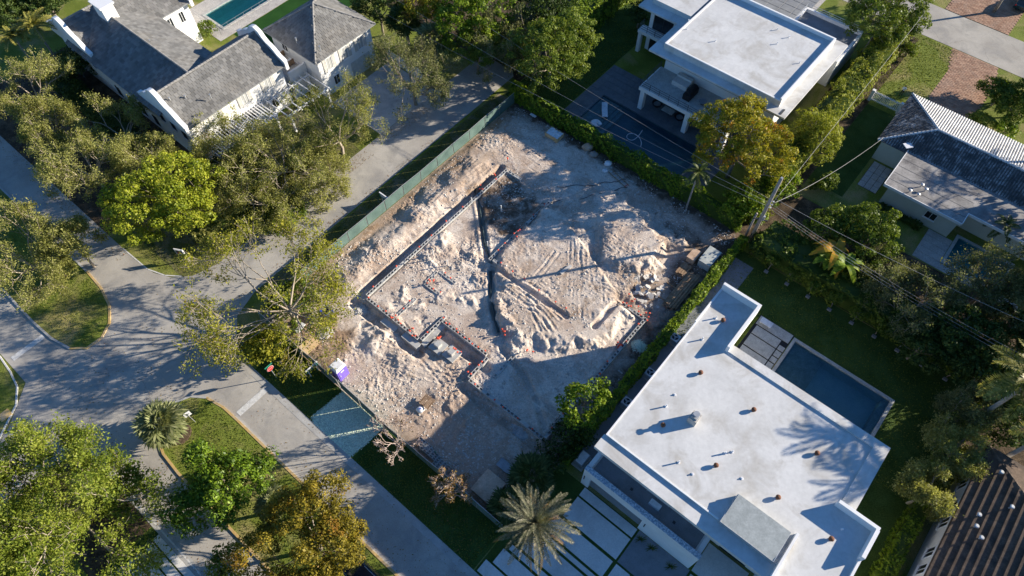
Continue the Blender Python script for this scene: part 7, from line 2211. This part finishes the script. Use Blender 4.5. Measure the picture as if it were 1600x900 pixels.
palm('fan_palm', 'large fan palm at the top edge left of the pale fan palm', 632, 28, 4.5, 30, 2.8, 'palm', 510, 'fan', 0.2, el=(-30, 75))
palm('coconut_palm', 'coconut palm with orange fronds reaching in at the right edge', 1618, 594, 11.5, 24, 4.8, 'palm_y', 511, droop=0.9, el=(-25, 70), wid=0.9, trunk_r=0.16, leaf_w=0.11, nleaf=36)
palm('coconut_palm', 'coconut palm beyond the right edge shading the pale roof', 1668, 664, 11.5, 22, 4.2, 'palm_y', 512, droop=0.9, el=(-25, 70), wid=0.9, trunk_r=0.16, leaf_w=0.11, nleaf=36)
palm('areca_palm', 'small green palm at the bungalow roof edge', 1572, 352, 3.2, 16, 2.0, 'palm', 513, droop=1.2, el=(-10, 75), wid=0.5, trunk_r=0.09, leaf_w=0.12)
palm('royal_palm', 'tall palm beyond the right edge shading the white tiles', 1745, 190, 9.0, 16, 3.2, 'palm', 514, droop=1.0, el=(-20, 70), wid=0.6, trunk_r=0.2, leaf_w=0.1)
palm('royal_palm', 'tall palm beyond the right edge shading the flat roof', 1760, 235, 9.5, 16, 3.2, 'palm', 515, droop=1.0, el=(-20, 70), wid=0.6, trunk_r=0.2, leaf_w=0.1)
banana(1306, 392, 'banana plant with yellow and orange leaves in the bed below the cables', 601)
banana(1322, 412, 'green banana plant right of the orange leaved one', 602, leafk='hedge')
banana(1290, 402, 'low banana plant left of the orange leaved one', 603, n=7, ln=1.6, leafk='hedge')
for k, (u, v) in enumerate(((1001, 842), (1018, 856), (1048, 885))):
    x_, y_, _ = survey(u, v, 0.3)
    t_ = thing('agave', ['small agave in the dark gravel bed nearest the garage door', 'reddish agave in the middle of the dark gravel bed', 'small agave at the lower end of the dark gravel bed'][k], 'plant', (x_, y_, 0.016), 'agaves in the gravel bed')
    me_ = frond_mesh(np.random.default_rng(700 + k), 0.7, 0.4, L['palm'], 5, 0.06, 0.05)
    for i in range(16):
        o_ = bpy.data.objects.new('leaf', me_); link(o_); o_.parent = t_; o_.rotation_euler = (0, -R(20 + (i % 4) * 18), i * 2.4); o_.location = (0, 0, 0.05)

# lawn blades where grass shows largest
def poly_in(poly): return lambda A, B: sdist(poly, A, B) < -0.1
med = [(-5.3, -10), (-5.3, -36.5), (-4.6, -40.8), (-3.2, -42.3), (-1.6, -42.6), (0.0, -41.8), (0.9, -40.2), (1.2, -36.5), (1.2, -10)]
tufts('median_grass', 'short green grass of the median', poly_in(med), (-5.5, 1.4, -43, -10), 9000, 801, 0.09)
tear = [(1.4, -90), (1.4, -63.5), (1.2, -60.4), (0.5, -57.8), (-0.6, -56.1), (-2.0, -55.1), (-3.7, -55.2), (-4.7, -56.5), (-5.4, -62), (-5.4, -90)]
tufts('teardrop_grass', 'bright green grass of the teardrop island', poly_in(tear), (-5.5, 1.5, -90, -55), 8000, 802, 0.09)
tufts('verge_grass', 'dark grass of the boulevard verge', lambda A, B: (B < -30.9) | (B > -24.6), (6.1, 10.1, -39.5, -9.8), 7000, 803, 0.012)
tufts('street_grass', 'dry grass of the street verge', lambda A, B: A > 0, (12, 52, -46.8, -44.3), 5000, 804, 0.01)
tufts('corner_grass', 'grass of the corner lawn below the lime green tree', lambda A, B: A - 6.6 > np.clip((B + 58.0) * 0.55, 0, 2.4) + 0.3, (6.6, 36, -66, -53.6), 14000, 805, 0.0)
tufts('east_grass', 'grass of the east lawn beside the brick driveway', lambda A, B: A > 0, (84, 101, -9, -2.4), 4000, 806, 0.012)
tufts('left_grass', 'grass of the corner lawn at the left edge', lambda A, B: A < -10.6, (-20, -10.6, -75, -57), 3500, 807, 0.09)
tufts('back_grass', 'dark grass of the back lawn by the lap pool', lambda A, B: ~((A < 45.3) & (B > -3) & (B < 12.5)), (36, 50.2, -8.6, 17.2), 7000, 808, 0.012)
tufts('pool_lawn_grass', 'dark grass of the lawn beside the dark pool', lambda A, B: B < -38.4, (56, 76, -45.8, -38.4), 6000, 809, 0.012)
T('dark_tree', 'deep green tree at the right edge above the coconut palm', 1590, 520, 3.5, 52, 'green_dark', 211)
T('dark_tree', 'deep green tree between the overhead cables and the back hedge', 1440, 540, 3.0, 46, 'green_dark', 212)
T('grey_tree', 'grey olive tree in the bed right of the fruit tree', 1380, 430, 3.0, 44, 'oak_dark', 213)
T('dark_tree', 'deep green tree at the right edge beside the brown roof corner', 1585, 660, 3.0, 48, 'green_dark', 214)
T('understory_tree', 'dense yellow green growth inside the lower left corner tree', 95, 800, 4.5, 88, 'bamboo', 215, leaf='sparse2', size=0.22)
T('understory_tree', 'yellow green growth at the bottom left corner under the open tree', 25, 860, 4.0, 80, 'bamboo', 216, leaf='sparse2', size=0.22)

def litter():
    """fallen leaves along the kerbs and under the oaks"""
    rng = np.random.default_rng(77)
    C = []
    def strip(a0, a1, b0, b1, n, edge=None):
        A = rng.uniform(a0, a1, n); B = rng.uniform(b0, b1, n)
        keep = vnoise(A * 0.5, B * 0.5, 5) + rng.uniform(0, 0.5, n) > 0.7
        A, B = A[keep], B[keep]
        C.append(np.stack([A * UX + B * VX, A * UY + B * VY, np.full(len(A), 0.045)], 1))
    strip(10, 45, -53.3, -51.6, 2200); strip(10, 45, -48.0, -47.0, 900); strip(4.6, 6.4, -90, -62, 1500); strip(1.4, 6, -36, 0, 900); strip(-9.8, -5.6, -40, -10, 900); strip(-9, 6, -55, -43, 900); strip(6.2, 10, -24, -10, 600); strip(8, 34, -66, -54, 2500)
    P = np.concatenate(C); N = len(P)
    Q = leaves(P, np.tile(np.array([[0, 0, 1.0]]), (N, 1)), 0.11, rng, 0.6, 0.25)
    o = bpy.data.objects.new('leaf_litter', quad_mesh('leaf_litter', Q, L['bare'])); link(o); o['kind'] = 'stuff'; o['label'] = 'brown fallen leaves along the kerbs and lawns'; o['category'] = 'leaf litter'
litter()
T('shrub', 'deep green shrub at the top edge beside the gable palms', 78, 8, 3.0, 34, 'green_dark', 217, cat='shrub')
T('shrub', 'deep green shrub at the top edge left of the gable palms', 38, -2, 3.5, 34, 'green_dark', 218, cat='shrub')
T('oak_tree', 'olive oak filling the gap above the lime green tree', 215, 232, 6.5, 50, 'oak', 219, oakg)
# ------------------------------------------------------------------ street furniture, cables, vehicles, person
def utility_pole():
    bx, by, _ = survey(1170, 378, 0)
    h = 11.0
    t = thing('utility_pole', 'grey wooden utility pole leaning over the boundary hedge corner', 'utility pole', (bx, by, 0))
    mb = MB(); mb.tube([(bx, by, -0.5), (bx + 0.05, by, h * 0.5), (bx + 0.1, by, h)], [0.22, 0.20, 0.17], 10); mb.build('shaft', M['pole_wood'], parent=t, smooth=True)
    mb = MB(); mb.obox((bx + 0.05, by + 0.02, 4.2), (0.75, -0.2, 0), (0.02, 0.06, 0), (0, 0, 0.06)); mb.build('crossarm', M['dark_metal'], parent=t)
    mb = MB(); mb.tube([(bx + 0.2, by - 0.15, 4.3), (bx + 0.2, by - 0.15, 5.0)], 0.16, 10); mb.build('terminal_can', M['galv'], parent=t)
    for z in (6.4, 6.9, 7.4):
        mb = MB(); mb.tube([(bx + 0.05, by, z), (bx + 0.42, by - 0.1, z)], 0.04, 6); mb.lathe((bx + 0.42, by - 0.1, z - 0.05), [(0.06, 0), (0.09, 0.05), (0.06, 0.14)], 8); mb.build('insulator', M['white_plastic'], parent=t)
    mb = MB(); mb.tube([(bx + 0.1, by, h), (bx + 0.1, by, h + 0.12)], 0.13, 8); mb.build('pole_cap', M['galv'], parent=t)
    sx, sy, _ = survey(1163, 372, 0)
    mb = MB(); mb.tube([(sx, sy, -0.3), (sx + 0.05, sy, 4.6)], [0.15, 0.12], 8)
    tag(mb.build('stub_pole', M['pole_wood'], loc=(sx, sy, 0), smooth=True), 'shorter old pole stub lashed beside the utility pole', 'utility pole')
    return (bx + 0.42, by - 0.1)
pxx, pyy = utility_pole()
def cable(label, p, q, sag, r=0.017, mat='wire', group='overhead cables'):
    p, q = Vector(p), Vector(q); pts = []
    for i in range(25):
        s = i / 24; c = p.lerp(q, s); c.z -= 4 * sag * s * (1 - s); pts.append(tuple(c))
    mb = MB(); mb.tube(pts, r, 5)
    tag(mb.build('overhead_cable', M[mat], loc=tuple(p), smooth=True), label, 'cable', group)
P6, P7, P75 = (pxx, pyy, 6.45), (pxx, pyy, 6.95), (pxx, pyy, 7.45)
def far(u, v, z): return survey(u, v, z)
cable('upper overhead cable crossing the dark pool toward the top left', P75, far(640, -40, 8.0), 0.7)
cable('middle overhead cable crossing the dark pool toward the top left', P7, far(620, 0, 7.2), 0.8)
cable('lower overhead cable crossing the dark pool near the hedge', P6, far(600, 20, 6.4), 0.9, 0.016)
cable('overhead cable running from the pole to the upper right street', P75, far(1480, -25, 7.8), 0.5, 0.021)
for i in range(3):
    cable(['outermost', 'middle', 'innermost'][i] + ' of the three overhead cables dropping to the lower right', (pxx, pyy, 6.3 + i * 0.35), far(1640, 590 - i * 7, 6.6 + i * 0.3), 0.9, 0.016)
cable('thin overhead cable crossing the fruit tree toward the lower right', (pxx, pyy, 7.9), far(1640, 520, 7.6), 0.5, 0.02)
cable('thick white service cable swinging from the pole to the bungalow', (pxx, pyy, 7.1), W(73.9, -3.6, 3.6), 1.2, 0.026)
cable('thin cable hung low over the gravel apron', far(465, 657, 5), far(700, 605, 5), 0.1, 0.02) if False else None

def post_sign(name, label, base, h, w, ht, faceang, mat, backmat, pr=0.045, postmat='galv', plates=None, cat='sign'):
    x, y, _ = base
    t = thing(name, label, cat, (x, y, 0.0))
    mb = MB(); mb.tube([(x, y, -0.2), (x, y, h)], pr, 8); mb.build('post', M[postmat], parent=t)
    d = Vector((math.cos(faceang), math.sin(faceang), 0)); n = Vector((-d.y, d.x, 0))
    return t, d, n
def stop_sign():
    base = survey(432, 590, 0)
    x, y, _ = base
    t, d, n = post_sign('stop_sign', 'red stop sign on the verge corner by the boulevard', base, 2.5, 0, 0, R(230), None, None)
    c = Vector((x, y, 2.25)) + n * 0.06
    def octo(r, th, off):
        mb = MB(); V = []
        for s in (off, off + th):
            for k in range(8):
                a = R(22.5 + 45 * k); V.append(tuple(c + n * s + d * math.cos(a) * r + Vector((0, 0, math.sin(a) * r))))
        mb.add(V, [[k for k in range(8)], [8 + k for k in range(8)][::-1]] + [[k, 8 + k, 8 + (k + 1) % 8, (k + 1) % 8] for k in range(8)])
        return mb
    octo(0.40, 0.01, 0).build('white_border', M['white_paint'], parent=t)
    pl = octo(0.365, 0.012, 0.0101).build('plate', M['red'], parent=t)
    text_on(t, 'STOP', c + n * 0.0225, d, 0.24, M['white_paint'], n)
    mb = MB(); mb.obox(Vector((x, y, 2.75)) , d * 0.45, n * 0.012, Vector((0, 0, 0.09))); mb.build('street_name_plate', M['green_sign'], parent=t)
def text_on(t, s, c, d, size, mat, n):
    cu = bpy.data.curves.new('lettering', 'FONT'); cu.body = s; cu.size = size; cu.align_x = 'CENTER'; cu.align_y = 'CENTER'; cu.extrude = 0.002
    o = bpy.data.objects.new('lettering', cu); link(o)
    z = Vector((0, 0, 1)); xax = z.cross(n); 
    mat4 = Matrix((( xax.x, z.x, n.x, 0), (xax.y, z.y, n.y, 0), (xax.z, z.z, n.z, 0), (0, 0, 0, 1)))
    bpy.context.view_layer.update()
    dg = bpy.context.evaluated_depsgraph_get()
    me = bpy.data.meshes.new_from_object(o.evaluated_get(dg))
    bpy.data.objects.remove(o); bpy.data.curves.remove(cu)
    me.transform(Matrix.Translation(Vector(c) - ROOT[t.name]) @ mat4)
    me.materials.clear(); me.materials.append(mat)
    o = bpy.data.objects.new('lettering', me); link(o); o.parent = t
stop_sign()
def board_sign():
    # white post with a bracket arm and hanging framed board on the corner lawn
    x, y, _ = survey(296, 407, 0)
    t = thing('yard_sign', 'white post yard sign with a dark hanging board by the lime tree', 'sign', (x, y, 0))
    mb = MB(); mb.box(*[v for v in (AB(x, y)[0] - 0.06, AB(x, y)[0] + 0.06, AB(x, y)[1] - 0.06, AB(x, y)[1] + 0.06)], 0, 2.1); mb.build('post', M['white_trim'], parent=t)
    d = Vector((-0.97, 0.2, 0)).normalized(); n = Vector((-d.y, d.x, 0))
    c = Vector((x, y, 0))
    mb = MB(); mb.obox(c + d * 0.55 + Vector((0, 0, 2.0)), d * 0.5, n * 0.05, Vector((0, 0, 0.05))); mb.build('arm', M['white_trim'], parent=t)
    mb = MB(); mb.obox(c + d * 0.6 + Vector((0, 0, 1.45)), d * 0.42, n * 0.02, Vector((0, 0, 0.36))); b = mb.build('board', M['dark_metal'], parent=t)
    mb = MB()
    for s in (-1, 1): mb.obox(c + d * (0.6 + s * 0.43) + Vector((0, 0, 1.45)), d * 0.02, n * 0.03, Vector((0, 0, 0.38)))
    for s in (-1, 1): mb.obox(c + d * 0.6 + Vector((0, 0, 1.45 + s * 0.39)), d * 0.45, n * 0.03, Vector((0, 0, 0.025)))
    mb.build('board_frame', M['white_trim'], parent=t)
    mb = MB(); mb.obox(c + d * 0.75 + n * 0.025 + Vector((0, 0, 1.3)), d * 0.12, n * 0.006, Vector((0, 0, 0.1))); mb.build('red_patch', M['red'], parent=t)
board_sign()
def median_sign():
    x, y, _ = survey(306, 660, 0)
    t, d, n = post_sign('median_sign', 'white sign on a thin post beside the fan palm on the median', (x, y, 0), 2.3, 0, 0, R(0), None, None, pr=0.035)
    c = Vector((x, y, 2.05))
    dd = Vector((0.75, 0.66, 0)); nn = Vector((-dd.y, dd.x, 0))
    mb = MB(); mb.obox(c + nn * 0.05, dd * 0.32, nn * 0.015 , Vector((0, 0, 0.38))); mb.build('plate', M['white_plastic'], parent=t)
    mb = MB(); mb.obox(c - nn * 0.0 , dd * 0.2, nn * 0.025, Vector((0, 0, 0.03))); mb.build('bracket', M['galv'], parent=t)
median_sign()
def green_board(u, v, label, ang, tilt=0.0):
    x, y, _ = survey(u, v, 0)
    t = thing('site_board', label, 'sign', (x, y, 0))
    d = Vector((math.cos(ang), math.sin(ang), 0)); n = Vector((-d.y, d.x, 0))
    for s in (-0.5, 0.5):
        c = Vector((x, y, 0)) + d * s
        mb = MB(); mb.obox(c + Vector((0, 0, 0.7)), d * 0.04, n * 0.04, Vector((0, 0, 0.75))); mb.build('leg', M['white_trim'], parent=t)
    mb = MB(); mb.obox(Vector((x, y, 1.15)) + n * 0.055, d * 0.75, n * 0.014, Vector((0, 0, 0.35))); b = mb.build('board', M['green_sign'], parent=t)
    mb = MB(); mb.obox(Vector((x, y, 1.2)) + n * 0.073, d * 0.6, n * 0.003, Vector((0, 0, 0.2))); mb.build('print_panel', M['white_plastic'], parent=b)
    mb = MB(); mb.obox(Vector((x, y, 1.53)), d * 0.78, n * 0.07, Vector((0, 0, 0.02))); mb.build('top_rail', M['white_trim'], parent=t)
green_board(492, 583, 'green and white site board on the dark verge by the portable toilet', R(50))
green_board(603, 318, 'green site board on the verge of the side street outside the fence', R(140))
# wooden log bench-like debris at fence foot, mulch ring round the fan palm
mb = MB(); cx_, cy_, _ = survey(281, 678, 0.1)
mb.lathe((cx_, cy_, 0.08), [(1.15, 0), (1.05, 0.09), (0.6, 0.16), (0.1, 0.18)], 20)
struct('mulch_ring', mb, M['mulch'])

def car(name, label, x, y, rot, paint):
    t = thing(name, label, 'car', (x, y, 0))
    t.rotation_euler = (0, 0, rot)
    me_parts = []
    # cross-sections along the length: (x, half width, sill z, belt z, roof half width, roof z)
    S = [(-2.35, 0.78, 0.45, 0.85, 0.70, 0.90), (-2.28, 0.90, 0.32, 1.02, 0.80, 1.08), (-1.95, 0.95, 0.28, 1.08, 0.76, 1.62), (-1.5, 0.96, 0.28, 1.08, 0.74, 1.74), (-0.3, 0.96, 0.28, 1.06, 0.74, 1.76),
         (0.45, 0.96, 0.28, 1.05, 0.72, 1.68), (1.05, 0.96, 0.28, 1.04, 0.80, 1.10), (1.9, 0.93, 0.30, 0.95, 0.78, 1.00), (2.3, 0.84, 0.36, 0.78, 0.70, 0.84), (2.42, 0.72, 0.45, 0.66, 0.6, 0.70)]
    V = []; F = []; Mi = []
    for (sx, hw, zs, zb, rw, zr) in S:
        V += [(sx, -hw, zs), (sx, -hw, zb), (sx, -rw, zr), (sx, rw, zr), (sx, hw, zb), (sx, hw, zs)]
    for i in range(len(S) - 1):
        for k in range(5):
            a, b = i * 6 + k, i * 6 + k + 1
            F.append([a, b, b + 6, a + 6])
    F.append([0, 5, 4, 3, 2, 1]); n = (len(S) - 1) * 6; F.append([n, n + 1, n + 2, n + 3, n + 4, n + 5])
    mb = MB(); mb.add(V, F)
    bm = bmesh.new(); vs = [bm.verts.new(v) for v in V]
    for f in F: bm.faces.new([vs[i] for i in f])
    bmesh.ops.recalc_face_normals(bm, faces=bm.faces)
    me = bpy.data.meshes.new('body'); bm.to_mesh(me); bm.free(); me.materials.append(M[paint])
    body = mesh_obj('body', me, t)
    bv = body.modifiers.new('bevel', 'BEVEL'); bv.width = 0.06; bv.segments = 2; bv.limit_method = 'ANGLE'
    def part(nm, pts, mat, par=t, th=0.02):
        c = sum((Vector(p) for p in pts), Vector()) / len(pts); nn = (Vector(pts[1]) - Vector(pts[0])).cross(Vector(pts[2]) - Vector(pts[0])).normalized()
        if nn.dot(c - Vector((0, 0, 0.9))) < 0: nn = -nn
        b = [Vector(p) + nn * 0.002 for p in pts]; tp = [p + nn * th for p in b]
        k = len(pts); mb = MB(); mb.add([tuple(p) for p in b + tp], [[k + i for i in range(k)]] + [[i, (i + 1) % k, k + (i + 1) % k, k + i] for i in range(k)])
        return mesh_obj(nm, mb_mesh(mb, nm, M[mat], False), par)
    part('windscreen', [(0.52, -0.66, 1.60), (1.0, -0.74, 1.14), (1.0, 0.74, 1.14), (0.52, 0.66, 1.60)], 'glass')
    part('rear_window', [(-2.0, -0.66, 1.55), (-2.24, -0.72, 1.12), (-2.24, 0.72, 1.12), (-2.0, 0.66, 1.55)], 'glass')
    for s in (-1, 1):
        part('side_window', [(-1.85, s * 0.90, 1.16), (-0.45, s * 0.90, 1.14), (-0.45, s * 0.77, 1.66), (-1.7, s * 0.78, 1.6)], 'glass')
        part('side_window', [(-0.38, s * 0.90, 1.14), (0.85, s * 0.90, 1.12), (0.5, s * 0.77, 1.56), (-0.38, s * 0.77, 1.66)], 'glass')
        mb = MB(); mb.obox((0.85, s * 1.04, 1.12), (0.1, 0, 0), (0, 0.11, 0), (0, 0, 0.08)); mesh_obj('mirror', mb_mesh(mb, 'mirror', M[paint], False), t)
        mb = MB(); mb.obox((2.28, s * 0.62, 0.74), (0.08, 0, 0), (0, 0.16, 0), (0, 0, 0.07)); mesh_obj('headlight', mb_mesh(mb, 'headlight', M['white_plastic'], False), t)
        mb = MB(); mb.obox((-2.31, s * 0.76, 0.9), (0.05, 0, 0), (0, 0.1, 0), (0, 0, 0.14)); mesh_obj('tail_light', mb_mesh(mb, 'tail_light', M['red'], False), t)
        for wx in (-1.45, 1.45):
            mb = MB(); mb.tube([(wx, s * 0.72, 0.35), (wx, s * 0.97, 0.35)], 0.35, 18); wh = mesh_obj('wheel', mb_mesh(mb, 'wheel', M['black'], False), t)
            mb = MB(); mb.tube([(wx, s * 0.971, 0.35), (wx, s * 0.985, 0.35)], 0.22, 14); mesh_obj('rim', mb_mesh(mb, 'rim', M['galv'], False), wh)
        mb = MB(); mb.tube([(-1.6, s * 0.6, 1.78), (0.2, s * 0.6, 1.78)], 0.022, 6); mesh_obj('roof_rail', mb_mesh(mb, 'roof_rail', M['galv'], False), t)
    return t
cx_, cy_, _ = survey(565, 897, 1.4)
car('parked_car', 'dark blue car parked under the rusty tree at the bottom edge', cx_, cy_, R(-40 + 180), 'car_blue')
cx_, cy_, _ = survey(1606, -4, 1.2)
car('parked_car', 'dark teal car parked on the brick drive in the top right corner', cx_, cy_, R(50), 'car_teal')

def person():
    x, y, _ = survey(1406, 150, 0)
    t = thing('person', 'person in a white shirt and dark trousers standing on the east lawn', 'person', (x, y, 0.012))
    # one skinned body; regions coloured by face height and reach
    J = {'pel': (0, 0, 0.95, .15, .11), 'wst': (0, 0.01, 1.12, .145, .10), 'chs': (0, 0.02, 1.32, .17, .115), 'nkb': (0, 0.03, 1.47, .07, .065), 'nk': (0, 0.045, 1.54, .055, .055), 'hd0': (0, 0.055, 1.60, .075, .085), 'hd1': (0, 0.05, 1.70, .08, .095), 'hd2': (0, 0.045, 1.76, .05, .06)}
    for s, n in ((-1, 'l'), (1, 'r')):
        J['hip' + n] = (s * 0.10, 0, 0.90, .095, .095); J['kne' + n] = (s * 0.11, 0.03 if s > 0 else 0.0, 0.50, .06, .062); J['ank' + n] = (s * 0.12, -0.02, 0.09, .042, .045); J['toe' + n] = (s * 0.14, 0.15, 0.035, .04, .03)
        J['sho' + n] = (s * 0.19, 0.02, 1.42, .062, .06); J['elb' + n] = (s * 0.27, 0.0, 1.14, .045, .045); J['wri' + n] = (s * 0.22, 0.20, 1.02, .03, .03); J['pal' + n] = (s * 0.19, 0.28, 1.02, .036, .022)
        for f, (dx, dy, dz) in enumerate(((-0.03, 0.09, -0.01), (-0.01, 0.10, -0.015), (0.01, 0.095, -0.02), (0.03, 0.08, -0.025), (-0.05 * s, 0.04, 0.02))):
            J['f%d%s' % (f, n)] = (s * 0.19 + dx, 0.28 + dy, 1.02 + dz, .009, .009)
    E_ = [('pel', 'wst'), ('wst', 'chs'), ('chs', 'nkb'), ('nkb', 'nk'), ('nk', 'hd0'), ('hd0', 'hd1'), ('hd1', 'hd2')]
    for n in 'lr':
        E_ += [('pel', 'hip' + n), ('hip' + n, 'kne' + n), ('kne' + n, 'ank' + n), ('ank' + n, 'toe' + n), ('chs', 'sho' + n), ('sho' + n, 'elb' + n), ('elb' + n, 'wri' + n), ('wri' + n, 'pal' + n)]
        E_ += [('pal' + n, 'f%d%s' % (f, n)) for f in range(5)]
    keys = list(J)
    me = bpy.data.meshes.new('body')
    me.from_pydata([J[k][:3] for k in keys], [(keys.index(a), keys.index(b)) for a, b in E_], [])
    o = bpy.data.objects.new('body', me); link(o)
    sk = o.modifiers.new('skin', 'SKIN'); sk.use_smooth_shade = True
    for i, k in enumerate(keys):
        me.skin_vertices[0].data[i].radius = J[k][3:]
        me.skin_vertices[0].data[i].use_root = (k == 'pel')
    ss = o.modifiers.new('sub', 'SUBSURF'); ss.levels = 2; ss.render_levels = 2
    bpy.context.view_layer.update()
    dg = bpy.context.evaluated_depsgraph_get()
    bme = bpy.data.meshes.new_from_object(o.evaluated_get(dg))
    bpy.data.objects.remove(o)
    bme.materials.clear()
    for mm in ('trousers', 'shirt', 'skin', 'hair', 'black'): bme.materials.append(M[mm])
    for p in bme.polygons:
        c = p.center; z = c.z; ax = abs(c.x)
        if c.y > 0.14 and z > 0.8 and z < 1.2: k = 2
        elif z < 0.08: k = 4
        elif z < 1.0 and ax < 0.24: k = 0
        elif z > 1.50: k = 3 if (z > 1.70 or (z > 1.58 and c.y < 0.02)) else 2
        else: k = 1
        p.material_index = k; p.use_smooth = True
    b = mesh_obj('body', bme, t)
    for s in (-1, 1):
        mb = MB(); mb.lathe((s * 0.032, 0.138, 1.665), [(0.008, 0), (0.012, 0.008), (0.006, 0.016)], 6); mesh_obj('eye', mb_mesh(mb, 'eye', M['black']), t)
        mb = MB(); mb.lathe((s * 0.088, 0.045, 1.64), [(0.012, 0), (0.02, 0.03), (0.01, 0.055)], 6); mesh_obj('ear', mb_mesh(mb, 'ear', M['skin']), t)
    mb = MB(); mb.lathe((0, 0.148, 1.625), [(0.014, 0), (0.012, 0.02), (0.005, 0.045)], 6); mesh_obj('nose', mb_mesh(mb, 'nose', M['skin']), t)
    mb = MB(); mb.obox((0, 0.138, 1.598), (0.025, 0, 0), (0, 0.006, 0), (0, 0, 0.006)); mesh_obj('mouth', mb_mesh(mb, 'mouth', M['red']), t)
    t.rotation_euler = (0, 0, R(-30))
    t['pose'] = 'standing'
person()
def left_driveway():
    ob = ab_sheet('left_driveway', rectp(-16.5, -9.96, -34.2, -20), 0.014, M['grass_shaded'])
    mb = MB(); mb.box(-10.6, -9.97, -33.2, -20, 0.015, 0.05); mb.build('slab', M['slab'], parent=ob)
    for k in range(7):
        a = -11.55 - k * 0.95
        mb = MB(); mb.box(a, a + 0.8, -33.0 - 0.12 * k, -20, 0.015, 0.06); mb.build('slab', M['slab'], parent=ob)
left_driveway()
ab_sheet('left_bed', rectp(-16, -9.96, -46, -34.3), 0.012, M['mulch'])
